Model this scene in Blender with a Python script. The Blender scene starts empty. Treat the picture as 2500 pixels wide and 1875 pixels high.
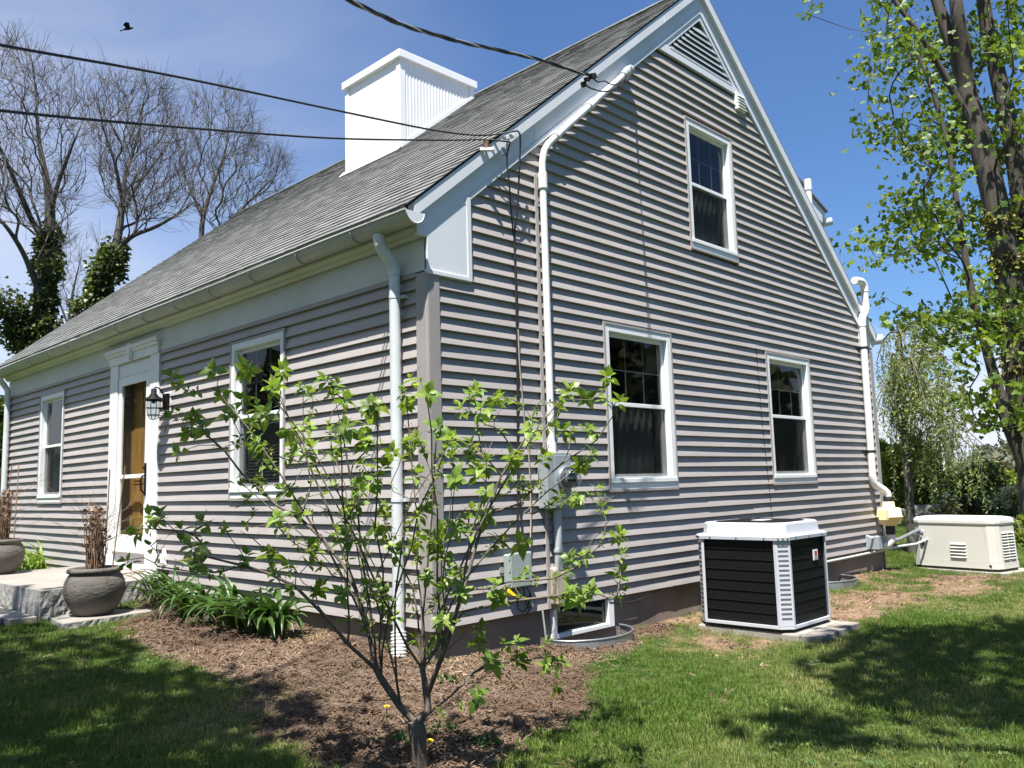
import bpy, math, random
import numpy as np
from mathutils import Vector, Matrix

random.seed(7)
RNG = np.random.default_rng(11)
SC = bpy.context.scene
COL = SC.collection
R = math.radians

# ------------------------------------------------------------------ camera
CAM_LOC = (-3.9034, -4.6599, 0.9888)
cy, sy = math.cos(-0.7962), math.sin(-0.7962)
cp, sp = math.cos(0.11844), math.sin(0.11844)
cr, sr = math.cos(-0.0280), math.sin(-0.0280)
fwd = Vector((-sy * cp, cy * cp, sp))
rt0 = Vector((cy, sy, 0))
up0 = rt0.cross(fwd)
rt = cr * rt0 + sr * up0
up = -sr * rt0 + cr * up0
cam_data = bpy.data.cameras.new('camera')
cam_data.sensor_width = 36.0
cam_data.lens = 36.0 * 2063.66 / 2500.0
cam_data.clip_start = 0.05
cam_data.clip_end = 3000
cam = bpy.data.objects.new('camera', cam_data)
COL.objects.link(cam)
M3 = Matrix((rt, up, -fwd)).transposed()
cam.matrix_world = Matrix.Translation(CAM_LOC) @ M3.to_4x4()
SC.camera = cam

# ------------------------------------------------------------------ sun, sky, exposure
SUN_DIR = Vector((-0.357, -0.217, 1.0)).normalized()          # towards the sun
sun_data = bpy.data.lights.new('sun', 'SUN')
sun_data.energy = 5.0
sun_data.angle = R(0.53)
sun_data.color = (1.0, 0.965, 0.90)
sun = bpy.data.objects.new('sun', sun_data)
COL.objects.link(sun)
sun.rotation_euler = SUN_DIR.to_track_quat('Z', 'Y').to_euler()
sun.location = (-10, -6, 30)

world = bpy.data.worlds.new('World')
SC.world = world
world.use_nodes = True
wn, wl = world.node_tree.nodes, world.node_tree.links
wn.clear()
w_out = wn.new('ShaderNodeOutputWorld')
w_bg = wn.new('ShaderNodeBackground')
w_sky = wn.new('ShaderNodeTexSky')
w_sky.sky_type = 'NISHITA'
w_sky.sun_disc = False
w_sky.sun_elevation = math.asin(SUN_DIR.z)
w_sky.sun_rotation = math.atan2(SUN_DIR.x, SUN_DIR.y)
w_sky.altitude = 10
w_sky.air_density = 1.0
w_sky.dust_density = 0.6
w_sky.ozone_density = 2.2
w_bg.inputs['Strength'].default_value = 0.066
# thin cirrus and low cumulus mixed into the sky dome
w_tc = wn.new('ShaderNodeTexCoord')
w_map = wn.new('ShaderNodeMapping')
w_map.inputs['Scale'].default_value = (1.1, 1.1, 3.2)
w_map.inputs['Rotation'].default_value = (0.2, 0.35, 0.7)
w_n1 = wn.new('ShaderNodeTexNoise')
w_n1.inputs['Scale'].default_value = 1.5
w_n1.inputs['Detail'].default_value = 7
w_n1.inputs['Roughness'].default_value = 0.55
w_n1.inputs['Distortion'].default_value = 0.4
w_r1 = wn.new('ShaderNodeValToRGB')
w_r1.color_ramp.elements[0].position = 0.28
w_r1.color_ramp.elements[0].color = (0, 0, 0, 1)
w_r1.color_ramp.elements[1].position = 0.66
w_r1.color_ramp.elements[1].color = (1, 1, 1, 1)
w_sep = wn.new('ShaderNodeSeparateXYZ')
w_n2 = wn.new('ShaderNodeTexNoise')
w_n2.inputs['Scale'].default_value = 5.0
w_n2.inputs['Detail'].default_value = 8
w_map2 = wn.new('ShaderNodeMapping')
w_map2.inputs['Scale'].default_value = (1.0, 1.0, 2.6)
w_map2.inputs['Location'].default_value = (2.3, 0.4, 0.2)
w_r2 = wn.new('ShaderNodeValToRGB')
w_r2.color_ramp.elements[0].position = 0.40
w_r2.color_ramp.elements[0].color = (0, 0, 0, 1)
w_r2.color_ramp.elements[1].position = 0.56
w_r2.color_ramp.elements[1].color = (1, 1, 1, 1)
w_low = wn.new('ShaderNodeMapRange')
w_low.inputs['From Min'].default_value = 0.17
w_low.inputs['From Max'].default_value = 0.09
w_low.inputs['To Min'].default_value = 0.0
w_low.inputs['To Max'].default_value = 0.9
w_m2 = wn.new('ShaderNodeMath'); w_m2.operation = 'MULTIPLY'
# the cirrus lies in the north-west half of the sky
w_dot = wn.new('ShaderNodeVectorMath'); w_dot.operation = 'DOT_PRODUCT'
w_dot.inputs[1].default_value = (-0.62, 0.78, 0.0)
w_side = wn.new('ShaderNodeMapRange')
w_side.inputs['From Min'].default_value = 0.08
w_side.inputs['From Max'].default_value = 0.72
w_side.inputs['To Min'].default_value = 0.02
w_side.inputs['To Max'].default_value = 1.0
w_m1 = wn.new('ShaderNodeMath'); w_m1.operation = 'MULTIPLY'
w_m1b = wn.new('ShaderNodeMath'); w_m1b.operation = 'MULTIPLY'
w_m1b.inputs[1].default_value = 0.78
w_max = wn.new('ShaderNodeMath'); w_max.operation = 'MAXIMUM'
w_mix = wn.new('ShaderNodeMix'); w_mix.data_type = 'RGBA'
w_mix.inputs[7].default_value = (6.0, 6.2, 6.9, 1)
w_tint = wn.new('ShaderNodeMix'); w_tint.data_type = 'RGBA'; w_tint.blend_type = 'MULTIPLY'
w_tint.inputs[0].default_value = 1.0
w_tint.inputs[7].default_value = (0.60, 0.81, 1.06, 1)
wl.new(w_tc.outputs['Generated'], w_map.inputs['Vector'])
wl.new(w_map.outputs[0], w_n1.inputs['Vector'])
wl.new(w_n1.outputs['Fac'], w_r1.inputs[0])
wl.new(w_tc.outputs['Generated'], w_dot.inputs[0])
wl.new(w_dot.outputs['Value'], w_side.inputs['Value'])
wl.new(w_r1.outputs['Color'], w_m1.inputs[0])
wl.new(w_side.outputs[0], w_m1.inputs[1])
wl.new(w_m1.outputs[0], w_m1b.inputs[0])
wl.new(w_tc.outputs['Generated'], w_sep.inputs[0])
wl.new(w_sep.outputs['Z'], w_low.inputs['Value'])
wl.new(w_tc.outputs['Generated'], w_map2.inputs['Vector'])
wl.new(w_map2.outputs[0], w_n2.inputs['Vector'])
wl.new(w_n2.outputs['Fac'], w_r2.inputs[0])
wl.new(w_r2.outputs['Color'], w_m2.inputs[0])
wl.new(w_low.outputs[0], w_m2.inputs[1])
wl.new(w_m1b.outputs[0], w_max.inputs[0])
wl.new(w_m2.outputs[0], w_max.inputs[1])
wl.new(w_sky.outputs[0], w_tint.inputs[6])
wl.new(w_max.outputs[0], w_mix.inputs[0])
wl.new(w_tint.outputs[2], w_mix.inputs[6])
wl.new(w_mix.outputs[2], w_bg.inputs['Color'])
wl.new(w_bg.outputs[0], w_out.inputs['Surface'])

SC.view_settings.view_transform = 'Standard'
SC.view_settings.look = 'None'
SC.view_settings.exposure = 1.25
SC.view_settings.gamma = 1.0
SC.view_settings.use_curve_mapping = False
SC.cycles.max_bounces = 8
SC.cycles.diffuse_bounces = 3
SC.cycles.transparent_max_bounces = 12

# ------------------------------------------------------------------ geometry helpers
FV, RV, UV = (np.array(v) for v in (fwd, rt, up))
CV = np.array(CAM_LOC)
FPX = 2063.66


def aim(px, py, depth):
    """the point at a distance along the line of sight measured in the photograph"""
    return CV + depth * (FV + (px - 1250) / FPX * RV - (py - 937.5) / FPX * UV)


def aimh(px, py, dist):
    d = FV + (px - 1250) / FPX * RV - (py - 937.5) / FPX * UV
    return CV + d * (dist / math.hypot(d[0], d[1]))


OFF = {}


class MB:
    def __init__(self):
        self.v, self.f, self.s = [], [], []

    def add(self, verts, faces, smooth=False):
        b = len(self.v)
        self.v.extend([tuple(map(float, p)) for p in verts])
        for q in faces:
            self.f.append(tuple(b + i for i in q))
            self.s.append(smooth)
        return self

    def box(self, x0, x1, y0, y1, z0, z1):
        x0, x1 = min(x0, x1), max(x0, x1)
        y0, y1 = min(y0, y1), max(y0, y1)
        z0, z1 = min(z0, z1), max(z0, z1)
        v = [(x0, y0, z0), (x1, y0, z0), (x1, y1, z0), (x0, y1, z0), (x0, y0, z1), (x1, y0, z1), (x1, y1, z1), (x0, y1, z1)]
        return self.add(v, [(0, 3, 2, 1), (4, 5, 6, 7), (0, 1, 5, 4), (1, 2, 6, 5), (2, 3, 7, 6), (3, 0, 4, 7)])

    def obox(self, c, ax, ay, az):
        c, ax, ay, az = (np.array(q, float) for q in (c, ax, ay, az))
        v = [c - ax - ay - az, c + ax - ay - az, c + ax + ay - az, c - ax + ay - az,
             c - ax - ay + az, c + ax - ay + az, c + ax + ay + az, c - ax + ay + az]
        return self.add(v, [(0, 3, 2, 1), (4, 5, 6, 7), (0, 1, 5, 4), (1, 2, 6, 5), (2, 3, 7, 6), (3, 0, 4, 7)])

    def prism(self, poly, vec):
        n = len(poly)
        vec = np.array(vec, float)
        v = [np.array(p, float) for p in poly] + [np.array(p, float) + vec for p in poly]
        f = [tuple(range(n))[::-1], tuple(range(n, 2 * n))]
        f += [(i, (i + 1) % n, n + (i + 1) % n, n + i) for i in range(n)]
        return self.add(v, f)

    def loft(self, rings, smooth=False, cap=True, closed=True):
        n = len(rings[0])
        v = [p for r_ in rings for p in r_]
        f = []
        for k in range(len(rings) - 1):
            for i in range(n if closed else n - 1):
                j = (i + 1) % n
                f.append((k * n + i, k * n + j, (k + 1) * n + j, (k + 1) * n + i))
        self.add(v, f, smooth)
        if cap and closed:
            self.add(rings[0], [tuple(range(n))[::-1]])
            self.add(rings[-1], [tuple(range(n))])
        return self

    def tube(self, pts, rad, n=8, smooth=True, cap=True):
        P = np.array(pts, float)
        m = len(P)
        if np.isscalar(rad):
            rad = [rad] * m
        T = np.gradient(P, axis=0)
        T /= np.linalg.norm(T, axis=1)[:, None] + 1e-12
        ref = np.array([0.0, 0, 1]) if abs(T[0][2]) < 0.9 else np.array([1.0, 0, 0])
        u = np.cross(T[0], ref)
        u /= np.linalg.norm(u)
        rings = []
        ang = np.arange(n) * 2 * math.pi / n
        for k in range(m):
            u = u - T[k] * (u @ T[k])
            u /= np.linalg.norm(u) + 1e-12
            w = np.cross(T[k], u)
            rings.append(P[k] + rad[k] * (np.cos(ang)[:, None] * u + np.sin(ang)[:, None] * w))
        return self.loft(rings, smooth, cap)

    def lathe(self, c, prof, n=24, axis=(0, 0, 1), smooth=True, cap=True):
        a = np.array(axis, float)
        a /= np.linalg.norm(a)
        ref = np.array([1.0, 0, 0]) if abs(a[0]) < 0.9 else np.array([0, 1.0, 0])
        u = ref - a * (ref @ a)
        u /= np.linalg.norm(u)
        w = np.cross(a, u)
        c = np.array(c, float)
        ang = np.arange(n) * 2 * math.pi / n
        rings = [c + a * z + max(r_, 1e-4) * (np.cos(ang)[:, None] * u + np.sin(ang)[:, None] * w) for r_, z in prof]
        return self.loft(rings, smooth, cap)

    def quad(self, a, b, c, d):
        return self.add([a, b, c, d], [(0, 1, 2, 3)])

    def build(self, name, mat, parent=None, bevel=0.0, label=None, kind=None, mats=None, mi=None):
        me = bpy.data.meshes.new(name)
        o = bpy.data.objects.new(name, me)
        off = np.array(OFF.get(parent.name, (0, 0, 0)) if parent is not None else (0, 0, 0), float)
        OFF[o.name] = tuple(off)
        v = np.array(self.v, float).reshape(-1, 3) - off
        me.from_pydata(v.tolist(), [], self.f)
        me.polygons.foreach_set('use_smooth', self.s)
        for q in (mats or [mat]):
            me.materials.append(q)
        if mi is not None:
            me.polygons.foreach_set('material_index', mi)
        me.validate()
        me.update()
        COL.objects.link(o)
        if parent is not None:
            o.parent = parent
        if bevel:
            b = o.modifiers.new('bevel', 'BEVEL')
            b.width = bevel
            b.segments = 2
            b.limit_method = 'ANGLE'
            b.angle_limit = R(40)
        if label:
            o['label'] = label
        if kind:
            o['kind'] = kind
        return o


def tag(o, label, cat, group=None):
    o['label'] = label
    o['category'] = cat
    if group:
        o['group'] = group
    return o


def thing(name, loc, label, cat, group=None):
    o = bpy.data.objects.new(name, None)
    o.empty_display_size = 0.2
    o.location = loc
    COL.objects.link(o)
    OFF[o.name] = tuple(loc)
    return tag(o, label, cat, group)


def big_mesh(name, V, F, mat, parent=None, kind=None, smooth=False):
    """arrays in, one mesh object out (F: list of equal-length index arrays)"""
    me = bpy.data.meshes.new(name)
    o = bpy.data.objects.new(name, me)
    off = np.array(OFF.get(parent.name, (0, 0, 0)) if parent is not None else (0, 0, 0), float)
    OFF[o.name] = tuple(off)
    V = np.asarray(V, float) - off
    F = np.asarray(F, np.int32)
    k = F.shape[1]
    me.vertices.add(len(V))
    me.vertices.foreach_set('co', V.ravel())
    me.loops.add(F.size)
    me.loops.foreach_set('vertex_index', F.ravel())
    me.polygons.add(len(F))
    me.polygons.foreach_set('loop_start', np.arange(len(F), dtype=np.int32) * k)
    me.polygons.foreach_set('loop_total', np.full(len(F), k, np.int32))
    me.polygons.foreach_set('use_smooth', np.full(len(F), smooth))
    me.materials.append(mat)
    me.update(calc_edges=True)
    me.validate()
    COL.objects.link(o)
    if parent is not None:
        o.parent = parent
    if kind:
        o['kind'] = kind
    return o


# ------------------------------------------------------------------ materials
MATS = {}


def new_mat(name):
    m = bpy.data.materials.new(name)
    m.use_nodes = True
    nt = m.node_tree
    nt.nodes.clear()
    out = nt.nodes.new('ShaderNodeOutputMaterial')
    MATS[name] = m
    return m, nt.nodes, nt.links, out


def pmat(name, col, rough=0.5, var=0.12, scale=6.0, stretch=(1, 1, 1), bump=0.0, bscale=None, metal=0.0, spec=0.5,
         rnd=0.0, dirt=None, dscale=2.0, damount=0.3, detail=5, coat=0.0):
    """principled with noise-varied colour, optional per-object variation, blotches of dirt and fine relief"""
    m, N, L, out = new_mat(name)
    b = N.new('ShaderNodeBsdfPrincipled')
    b.inputs['Roughness'].default_value = rough
    b.inputs['Metallic'].default_value = metal
    b.inputs['Specular IOR Level'].default_value = spec
    b.inputs['Coat Weight'].default_value = coat
    tc = N.new('ShaderNodeTexCoord')
    mp = N.new('ShaderNodeMapping')
    mp.inputs['Scale'].default_value = stretch
    L.new(tc.outputs['Object'], mp.inputs['Vector'])
    nz = N.new('ShaderNodeTexNoise')
    nz.inputs['Scale'].default_value = scale
    nz.inputs['Detail'].default_value = detail
    nz.inputs['Roughness'].default_value = 0.6
    L.new(mp.outputs[0], nz.inputs['Vector'])
    mr = N.new('ShaderNodeMapRange')
    mr.inputs['From Min'].default_value = 0.3
    mr.inputs['From Max'].default_value = 0.7
    mr.inputs['To Min'].default_value = 1 - var
    mr.inputs['To Max'].default_value = 1 + var
    L.new(nz.outputs['Fac'], mr.inputs['Value'])
    val = mr.outputs[0]
    if rnd:
        oi = N.new('ShaderNodeObjectInfo')
        gi = N.new('ShaderNodeNewGeometry')
        ad = N.new('ShaderNodeMath'); ad.operation = 'ADD'
        fr = N.new('ShaderNodeMath'); fr.operation = 'FRACT'
        L.new(oi.outputs['Random'], ad.inputs[0])
        L.new(gi.outputs['Random Per Island'], ad.inputs[1])
        L.new(ad.outputs[0], fr.inputs[0])
        m2 = N.new('ShaderNodeMapRange')
        m2.inputs['To Min'].default_value = 1 - rnd
        m2.inputs['To Max'].default_value = 1 + rnd
        L.new(fr.outputs[0], m2.inputs['Value'])
        mu = N.new('ShaderNodeMath'); mu.operation = 'MULTIPLY'
        L.new(val, mu.inputs[0])
        L.new(m2.outputs[0], mu.inputs[1])
        val = mu.outputs[0]
    sc = N.new('ShaderNodeVectorMath'); sc.operation = 'SCALE'
    sc.inputs[0].default_value = col
    L.new(val, sc.inputs['Scale'])
    colour = sc.outputs[0]
    if dirt:
        n2 = N.new('ShaderNodeTexNoise')
        n2.inputs['Scale'].default_value = dscale
        n2.inputs['Detail'].default_value = 6
        L.new(tc.outputs['Object'], n2.inputs['Vector'])
        rp = N.new('ShaderNodeMapRange')
        rp.inputs['From Min'].default_value = 0.45
        rp.inputs['From Max'].default_value = 0.75
        rp.inputs['To Max'].default_value = damount
        L.new(n2.outputs['Fac'], rp.inputs['Value'])
        mx = N.new('ShaderNodeMix'); mx.data_type = 'RGBA'
        mx.inputs[7].default_value = (*dirt, 1)
        L.new(rp.outputs[0], mx.inputs[0])
        L.new(colour, mx.inputs[6])
        colour = mx.outputs[2]
    L.new(colour, b.inputs['Base Color'])
    if bump:
        n3 = N.new('ShaderNodeTexNoise')
        n3.inputs['Scale'].default_value = bscale or scale * 4
        n3.inputs['Detail'].default_value = 6
        L.new(mp.outputs[0], n3.inputs['Vector'])
        bp = N.new('ShaderNodeBump')
        bp.inputs['Strength'].default_value = bump
        bp.inputs['Distance'].default_value = 0.01
        L.new(n3.outputs['Fac'], bp.inputs['Height'])
        L.new(bp.outputs[0], b.inputs['Normal'])
    L.new(b.outputs[0], out.inputs['Surface'])
    return m


def leafmat(name, col, col2, trans=0.35, rough=0.45, scale=3.0, rnd=0.25):
    """thin leaf: glossy-diffuse with light coming through; colour wanders between two greens"""
    m, N, L, out = new_mat(name)
    oi = N.new('ShaderNodeObjectInfo')
    gi = N.new('ShaderNodeNewGeometry')
    ad = N.new('ShaderNodeMath'); ad.operation = 'ADD'
    fr = N.new('ShaderNodeMath'); fr.operation = 'FRACT'
    L.new(oi.outputs['Random'], ad.inputs[0])
    L.new(gi.outputs['Random Per Island'], ad.inputs[1])
    L.new(ad.outputs[0], fr.inputs[0])
    mx = N.new('ShaderNodeMix'); mx.data_type = 'RGBA'
    mx.inputs[6].default_value = (*col, 1)
    mx.inputs[7].default_value = (*col2, 1)
    L.new(fr.outputs[0], mx.inputs[0])
    tc = N.new('ShaderNodeTexCoord')
    nz = N.new('ShaderNodeTexNoise')
    nz.inputs['Scale'].default_value = scale
    L.new(tc.outputs['Object'], nz.inputs['Vector'])
    mr = N.new('ShaderNodeMapRange')
    mr.inputs['From Min'].default_value = 0.3
    mr.inputs['From Max'].default_value = 0.7
    mr.inputs['To Min'].default_value = 1 - rnd
    mr.inputs['To Max'].default_value = 1 + rnd
    L.new(nz.outputs['Fac'], mr.inputs['Value'])
    sc = N.new('ShaderNodeVectorMath'); sc.operation = 'SCALE'
    L.new(mx.outputs[2], sc.inputs[0])
    L.new(mr.outputs[0], sc.inputs['Scale'])
    b = N.new('ShaderNodeBsdfPrincipled')
    b.inputs['Roughness'].default_value = rough
    b.inputs['Specular IOR Level'].default_value = 0.4
    L.new(sc.outputs[0], b.inputs['Base Color'])
    t = N.new('ShaderNodeBsdfTranslucent')
    s2 = N.new('ShaderNodeVectorMath'); s2.operation = 'MULTIPLY'
    s2.inputs[1].default_value = (1.25, 1.25, 0.6)
    L.new(sc.outputs[0], s2.inputs[0])
    L.new(s2.outputs[0], t.inputs['Color'])
    ms = N.new('ShaderNodeMixShader')
    ms.inputs[0].default_value = trans
    L.new(b.outputs[0], ms.inputs[1])
    L.new(t.outputs[0], ms.inputs[2])
    L.new(ms.outputs[0], out.inputs['Surface'])
    return m


def glassmat(name, tint=(0.75, 0.8, 0.8)):
    m, N, L, out = new_mat(name)
    t = N.new('ShaderNodeBsdfTransparent')
    t.inputs['Color'].default_value = (*tint, 1)
    g = N.new('ShaderNodeBsdfGlossy')
    g.inputs['Roughness'].default_value = 0.015
    tc = N.new('ShaderNodeTexCoord')
    nz = N.new('ShaderNodeTexNoise')
    nz.inputs['Scale'].default_value = 2.5
    L.new(tc.outputs['Object'], nz.inputs['Vector'])
    bp = N.new('ShaderNodeBump')
    bp.inputs['Strength'].default_value = 0.05
    L.new(nz.outputs['Fac'], bp.inputs['Height'])
    L.new(bp.outputs[0], g.inputs['Normal'])
    # reflectance of a pane seen from either side (Schlick)
    ge = N.new('ShaderNodeNewGeometry')
    dt = N.new('ShaderNodeVectorMath'); dt.operation = 'DOT_PRODUCT'
    L.new(ge.outputs['Incoming'], dt.inputs[0]); L.new(ge.outputs['Normal'], dt.inputs[1])
    ab = N.new('ShaderNodeMath'); ab.operation = 'ABSOLUTE'; L.new(dt.outputs['Value'], ab.inputs[0])
    om = N.new('ShaderNodeMath'); om.operation = 'SUBTRACT'; om.inputs[0].default_value = 1.0; L.new(ab.outputs[0], om.inputs[1])
    pw = N.new('ShaderNodeMath'); pw.operation = 'POWER'; pw.inputs[1].default_value = 5.0; L.new(om.outputs[0], pw.inputs[0])
    fr = N.new('ShaderNodeMath'); fr.operation = 'MULTIPLY_ADD'; fr.inputs[1].default_value = 0.95; fr.inputs[2].default_value = 0.045
    L.new(pw.outputs[0], fr.inputs[0])
    ms = N.new('ShaderNodeMixShader')
    L.new(fr.outputs[0], ms.inputs[0])
    L.new(t.outputs[0], ms.inputs[1])
    L.new(g.outputs[0], ms.inputs[2])
    L.new(ms.outputs[0], out.inputs['Surface'])
    return m


SIDING = pmat('vinyl_siding', (0.338, 0.308, 0.294), 0.42, 0.06, 3.0, (1, 1, 1), 0.05, 60, spec=0.4, rnd=0.055, dirt=(0.25, 0.23, 0.21), dscale=1.3, damount=0.22)
SIDEDARK = pmat('wall_sheathing', (0.06, 0.055, 0.05), 0.9)
WHITE = pmat('white_trim_paint', (0.74, 0.75, 0.75), 0.4, 0.03, 2.0, dirt=(0.5, 0.49, 0.44), dscale=2.2, damount=0.18, bump=0.03)
ALUM = pmat('white_aluminium_trim', (0.66, 0.68, 0.715), 0.38, 0.05, 1.5, bump=0.06, bscale=5, dirt=(0.48, 0.5, 0.5), dscale=1.8, damount=0.25)
CREAM = pmat('cream_frieze_paint', (0.60, 0.61, 0.585), 0.5, 0.05, 1.5, bump=0.04, bscale=8, dirt=(0.44, 0.44, 0.40), dscale=2.0, damount=0.35)
CHIM = pmat('white_chimney_metal', (0.78, 0.78, 0.785), 0.4, 0.03, 2.0, dirt=(0.66, 0.65, 0.62), dscale=2.5, damount=0.2)
VINYLW = pmat('white_window_vinyl', (0.76, 0.78, 0.78), 0.35, 0.03, 3.0, dirt=(0.55, 0.54, 0.5), dscale=6, damount=0.2)
PVC = pmat('white_pvc', (0.76, 0.75, 0.73), 0.32, 0.04, 3.0, dirt=(0.5, 0.48, 0.42), dscale=4, damount=0.2)
GUTTER = pmat('gutter_aluminium', (0.40, 0.41, 0.37), 0.42, 0.08, 2.0, dirt=(0.28, 0.29, 0.22), dscale=2.4, damount=0.5, metal=0.0)
DOWNSP = pmat('downspout_paint', (0.60, 0.63, 0.64), 0.36, 0.06, 2.0, dirt=(0.38, 0.38, 0.33), dscale=5, damount=0.35)
CONC = pmat('foundation_concrete', (0.215, 0.178, 0.148), 0.9, 0.2, 4.0, bump=0.35, bscale=25, dirt=(0.10, 0.08, 0.065), dscale=2.0, damount=0.6)
SHING = pmat('asphalt_shingle', (0.150, 0.152, 0.148), 0.92, 0.30, 85.0, bump=0.10, bscale=190, rnd=0.25, dirt=(0.19, 0.19, 0.18), dscale=3.5, damount=0.3, detail=3)
GLASS = glassmat('window_glass')
GRILLE = pmat('grey_window_grille', (0.085, 0.09, 0.09), 0.6, 0.1)
SLATG = pmat('grey_white_slats', (0.30, 0.325, 0.345), 0.5, 0.05)
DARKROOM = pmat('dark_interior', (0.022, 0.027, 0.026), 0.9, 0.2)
CURTAIN = pmat('curtain_cloth', (0.11, 0.125, 0.118), 0.9, 0.35, 9.0, (1, 1, 0.1))
SCREEN, _N, _L, _o = new_mat('insect_screen')
_t = _N.new('ShaderNodeBsdfTransparent'); _d = _N.new('ShaderNodeBsdfDiffuse'); _d.inputs['Color'].default_value = (0.012, 0.014, 0.014, 1)
_tc = _N.new('ShaderNodeTexCoord'); _nz = _N.new('ShaderNodeTexNoise'); _nz.inputs['Scale'].default_value = 60
_mr = _N.new('ShaderNodeMapRange'); _mr.inputs['To Min'].default_value = 0.30; _mr.inputs['To Max'].default_value = 0.42
_L.new(_tc.outputs['Object'], _nz.inputs['Vector']); _L.new(_nz.outputs['Fac'], _mr.inputs['Value'])
_ms = _N.new('ShaderNodeMixShader'); _L.new(_mr.outputs[0], _ms.inputs[0])
_L.new(_t.outputs[0], _ms.inputs[1]); _L.new(_d.outputs[0], _ms.inputs[2]); _L.new(_ms.outputs[0], _o.inputs['Surface'])
BLACK = pmat('black_metal', (0.008, 0.008, 0.009), 0.6, 0.2, spec=0.12)
RUBBER = pmat('black_rubber', (0.014, 0.014, 0.014), 0.6, 0.2)
CABLE = pmat('black_cable', (0.016, 0.015, 0.016), 0.55, 0.2)
GALV = pmat('galvanised_steel', (0.42, 0.45, 0.48), 0.38, 0.2, 8.0, metal=0.75, dirt=(0.22, 0.2, 0.18), dscale=6, damount=0.5)
METERG = pmat('grey_meter_enamel', (0.30, 0.33, 0.35), 0.45, 0.06, 4.0)
TELBOX = pmat('grey_green_plastic', (0.30, 0.35, 0.33), 0.5, 0.05, 4.0)
CONDUIT = pmat('grey_conduit_pvc', (0.42, 0.44, 0.45), 0.4, 0.06, 4.0)
BEIGE = pmat('beige_plastic', (0.42, 0.36, 0.29), 0.5, 0.06, 4.0)
YELLOWP = pmat('pale_yellow_plastic', (0.80, 0.66, 0.36), 0.42, 0.05, 4.0)
GENB = pmat('bisque_enamel', (0.58, 0.565, 0.51), 0.35, 0.03, 3.0, dirt=(0.45, 0.42, 0.35), dscale=3, damount=0.2)
GENL = pmat('bisque_lid_enamel', (0.70, 0.69, 0.65), 0.35, 0.03, 3.0)
ACG = pmat('grey_ac_enamel', (0.52, 0.54, 0.59), 0.38, 0.03, 3.0, dirt=(0.4, 0.4, 0.38), dscale=5, damount=0.2)
ACCOIL, _N, _L, _o = new_mat('condenser_coil')
_b = _N.new('ShaderNodeBsdfPrincipled'); _b.inputs['Roughness'].default_value = 0.55; _b.inputs['Specular IOR Level'].default_value = 0.15
_tc = _N.new('ShaderNodeTexCoord'); _wv = _N.new('ShaderNodeTexWave'); _wv.inputs['Scale'].default_value = 42; _wv.bands_direction = 'DIAGONAL'
_mp = _N.new('ShaderNodeMapping'); _mp.inputs['Scale'].default_value = (1, 1, 0.0)
_L.new(_tc.outputs['Object'], _mp.inputs['Vector']); _L.new(_mp.outputs[0], _wv.inputs['Vector'])
_mx = _N.new('ShaderNodeMix'); _mx.data_type = 'RGBA'; _mx.inputs[6].default_value = (0.004, 0.004, 0.005, 1); _mx.inputs[7].default_value = (0.012, 0.0125, 0.014, 1)
_L.new(_wv.outputs['Fac'], _mx.inputs[0]); _L.new(_mx.outputs[2], _b.inputs['Base Color'])
_bp = _N.new('ShaderNodeBump'); _bp.inputs['Strength'].default_value = 0.5; _bp.inputs['Distance'].default_value = 0.004
_L.new(_wv.outputs['Fac'], _bp.inputs['Height']); _L.new(_bp.outputs[0], _b.inputs['Normal']); _L.new(_b.outputs[0], _o.inputs['Surface'])
PAD = pmat('concrete_pad', (0.29, 0.27, 0.235), 0.9, 0.15, 6.0, bump=0.3, bscale=40, dirt=(0.2, 0.18, 0.14), dscale=4, damount=0.5)
PAVER = pmat('concrete_paver', (0.26, 0.235, 0.21), 0.9, 0.15, 8.0, bump=0.4, bscale=50, rnd=0.12, dirt=(0.14, 0.13, 0.1), dscale=6, damount=0.5)
GRANITE = pmat('rough_granite', (0.30, 0.295, 0.28), 0.85, 0.65, 48.0, bump=0.9, bscale=26, dirt=(0.13, 0.125, 0.115), dscale=9, damount=0.75)
GRANTOP = pmat('smooth_granite_top', (0.25, 0.228, 0.20), 0.8, 0.12, 60.0, bump=0.1, bscale=70, dirt=(0.36, 0.33, 0.29), dscale=2.5, damount=0.5)
POT = pmat('weathered_stoneware', (0.115, 0.103, 0.088), 0.85, 0.22, 7.0, (1, 1, 2.2), bump=0.8, bscale=20, dirt=(0.07, 0.062, 0.052), dscale=5, damount=0.65)
SOIL = pmat('potting_soil', (0.06, 0.04, 0.028), 0.95, 0.4, 30, bump=0.8, bscale=50)
STICK = pmat('dry_stems', (0.20, 0.125, 0.075), 0.8, 0.35, 12, rnd=0.4)
WINTERBARK = pmat('winter_bark', (0.080, 0.070, 0.060), 0.9, 0.4, 9, (1, 1, 0.3), bump=0.7, bscale=30)
BARK = pmat('grey_brown_bark', (0.105, 0.090, 0.072), 0.9, 0.4, 14, (1, 1, 0.25), bump=0.7, bscale=40, dirt=(0.13, 0.14, 0.10), dscale=5, damount=0.6)
DARKBARK = pmat('dark_maple_bark', (0.060, 0.050, 0.040), 0.9, 0.4, 9, (1, 1, 0.3), bump=0.7, bscale=30)
SHRUBBARK = pmat('shrub_bark', (0.130, 0.100, 0.078), 0.8, 0.4, 30, (1, 1, 0.4), bump=0.5, bscale=90, dirt=(0.12, 0.12, 0.09), dscale=9, damount=0.5)
TWIG = pmat('bare_twigs', (0.105, 0.090, 0.084), 0.85, 0.3, 6, rnd=0.2)
WOODDOOR = pmat('oak_door', (0.44, 0.22, 0.06), 0.4, 0.25, 5, (5, 5, 0.5), bump=0.1, bscale=30)
JAMBW = pmat('door_jamb_paint', (0.22, 0.19, 0.16), 0.6)  # jamb in one even brown-grey
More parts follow.
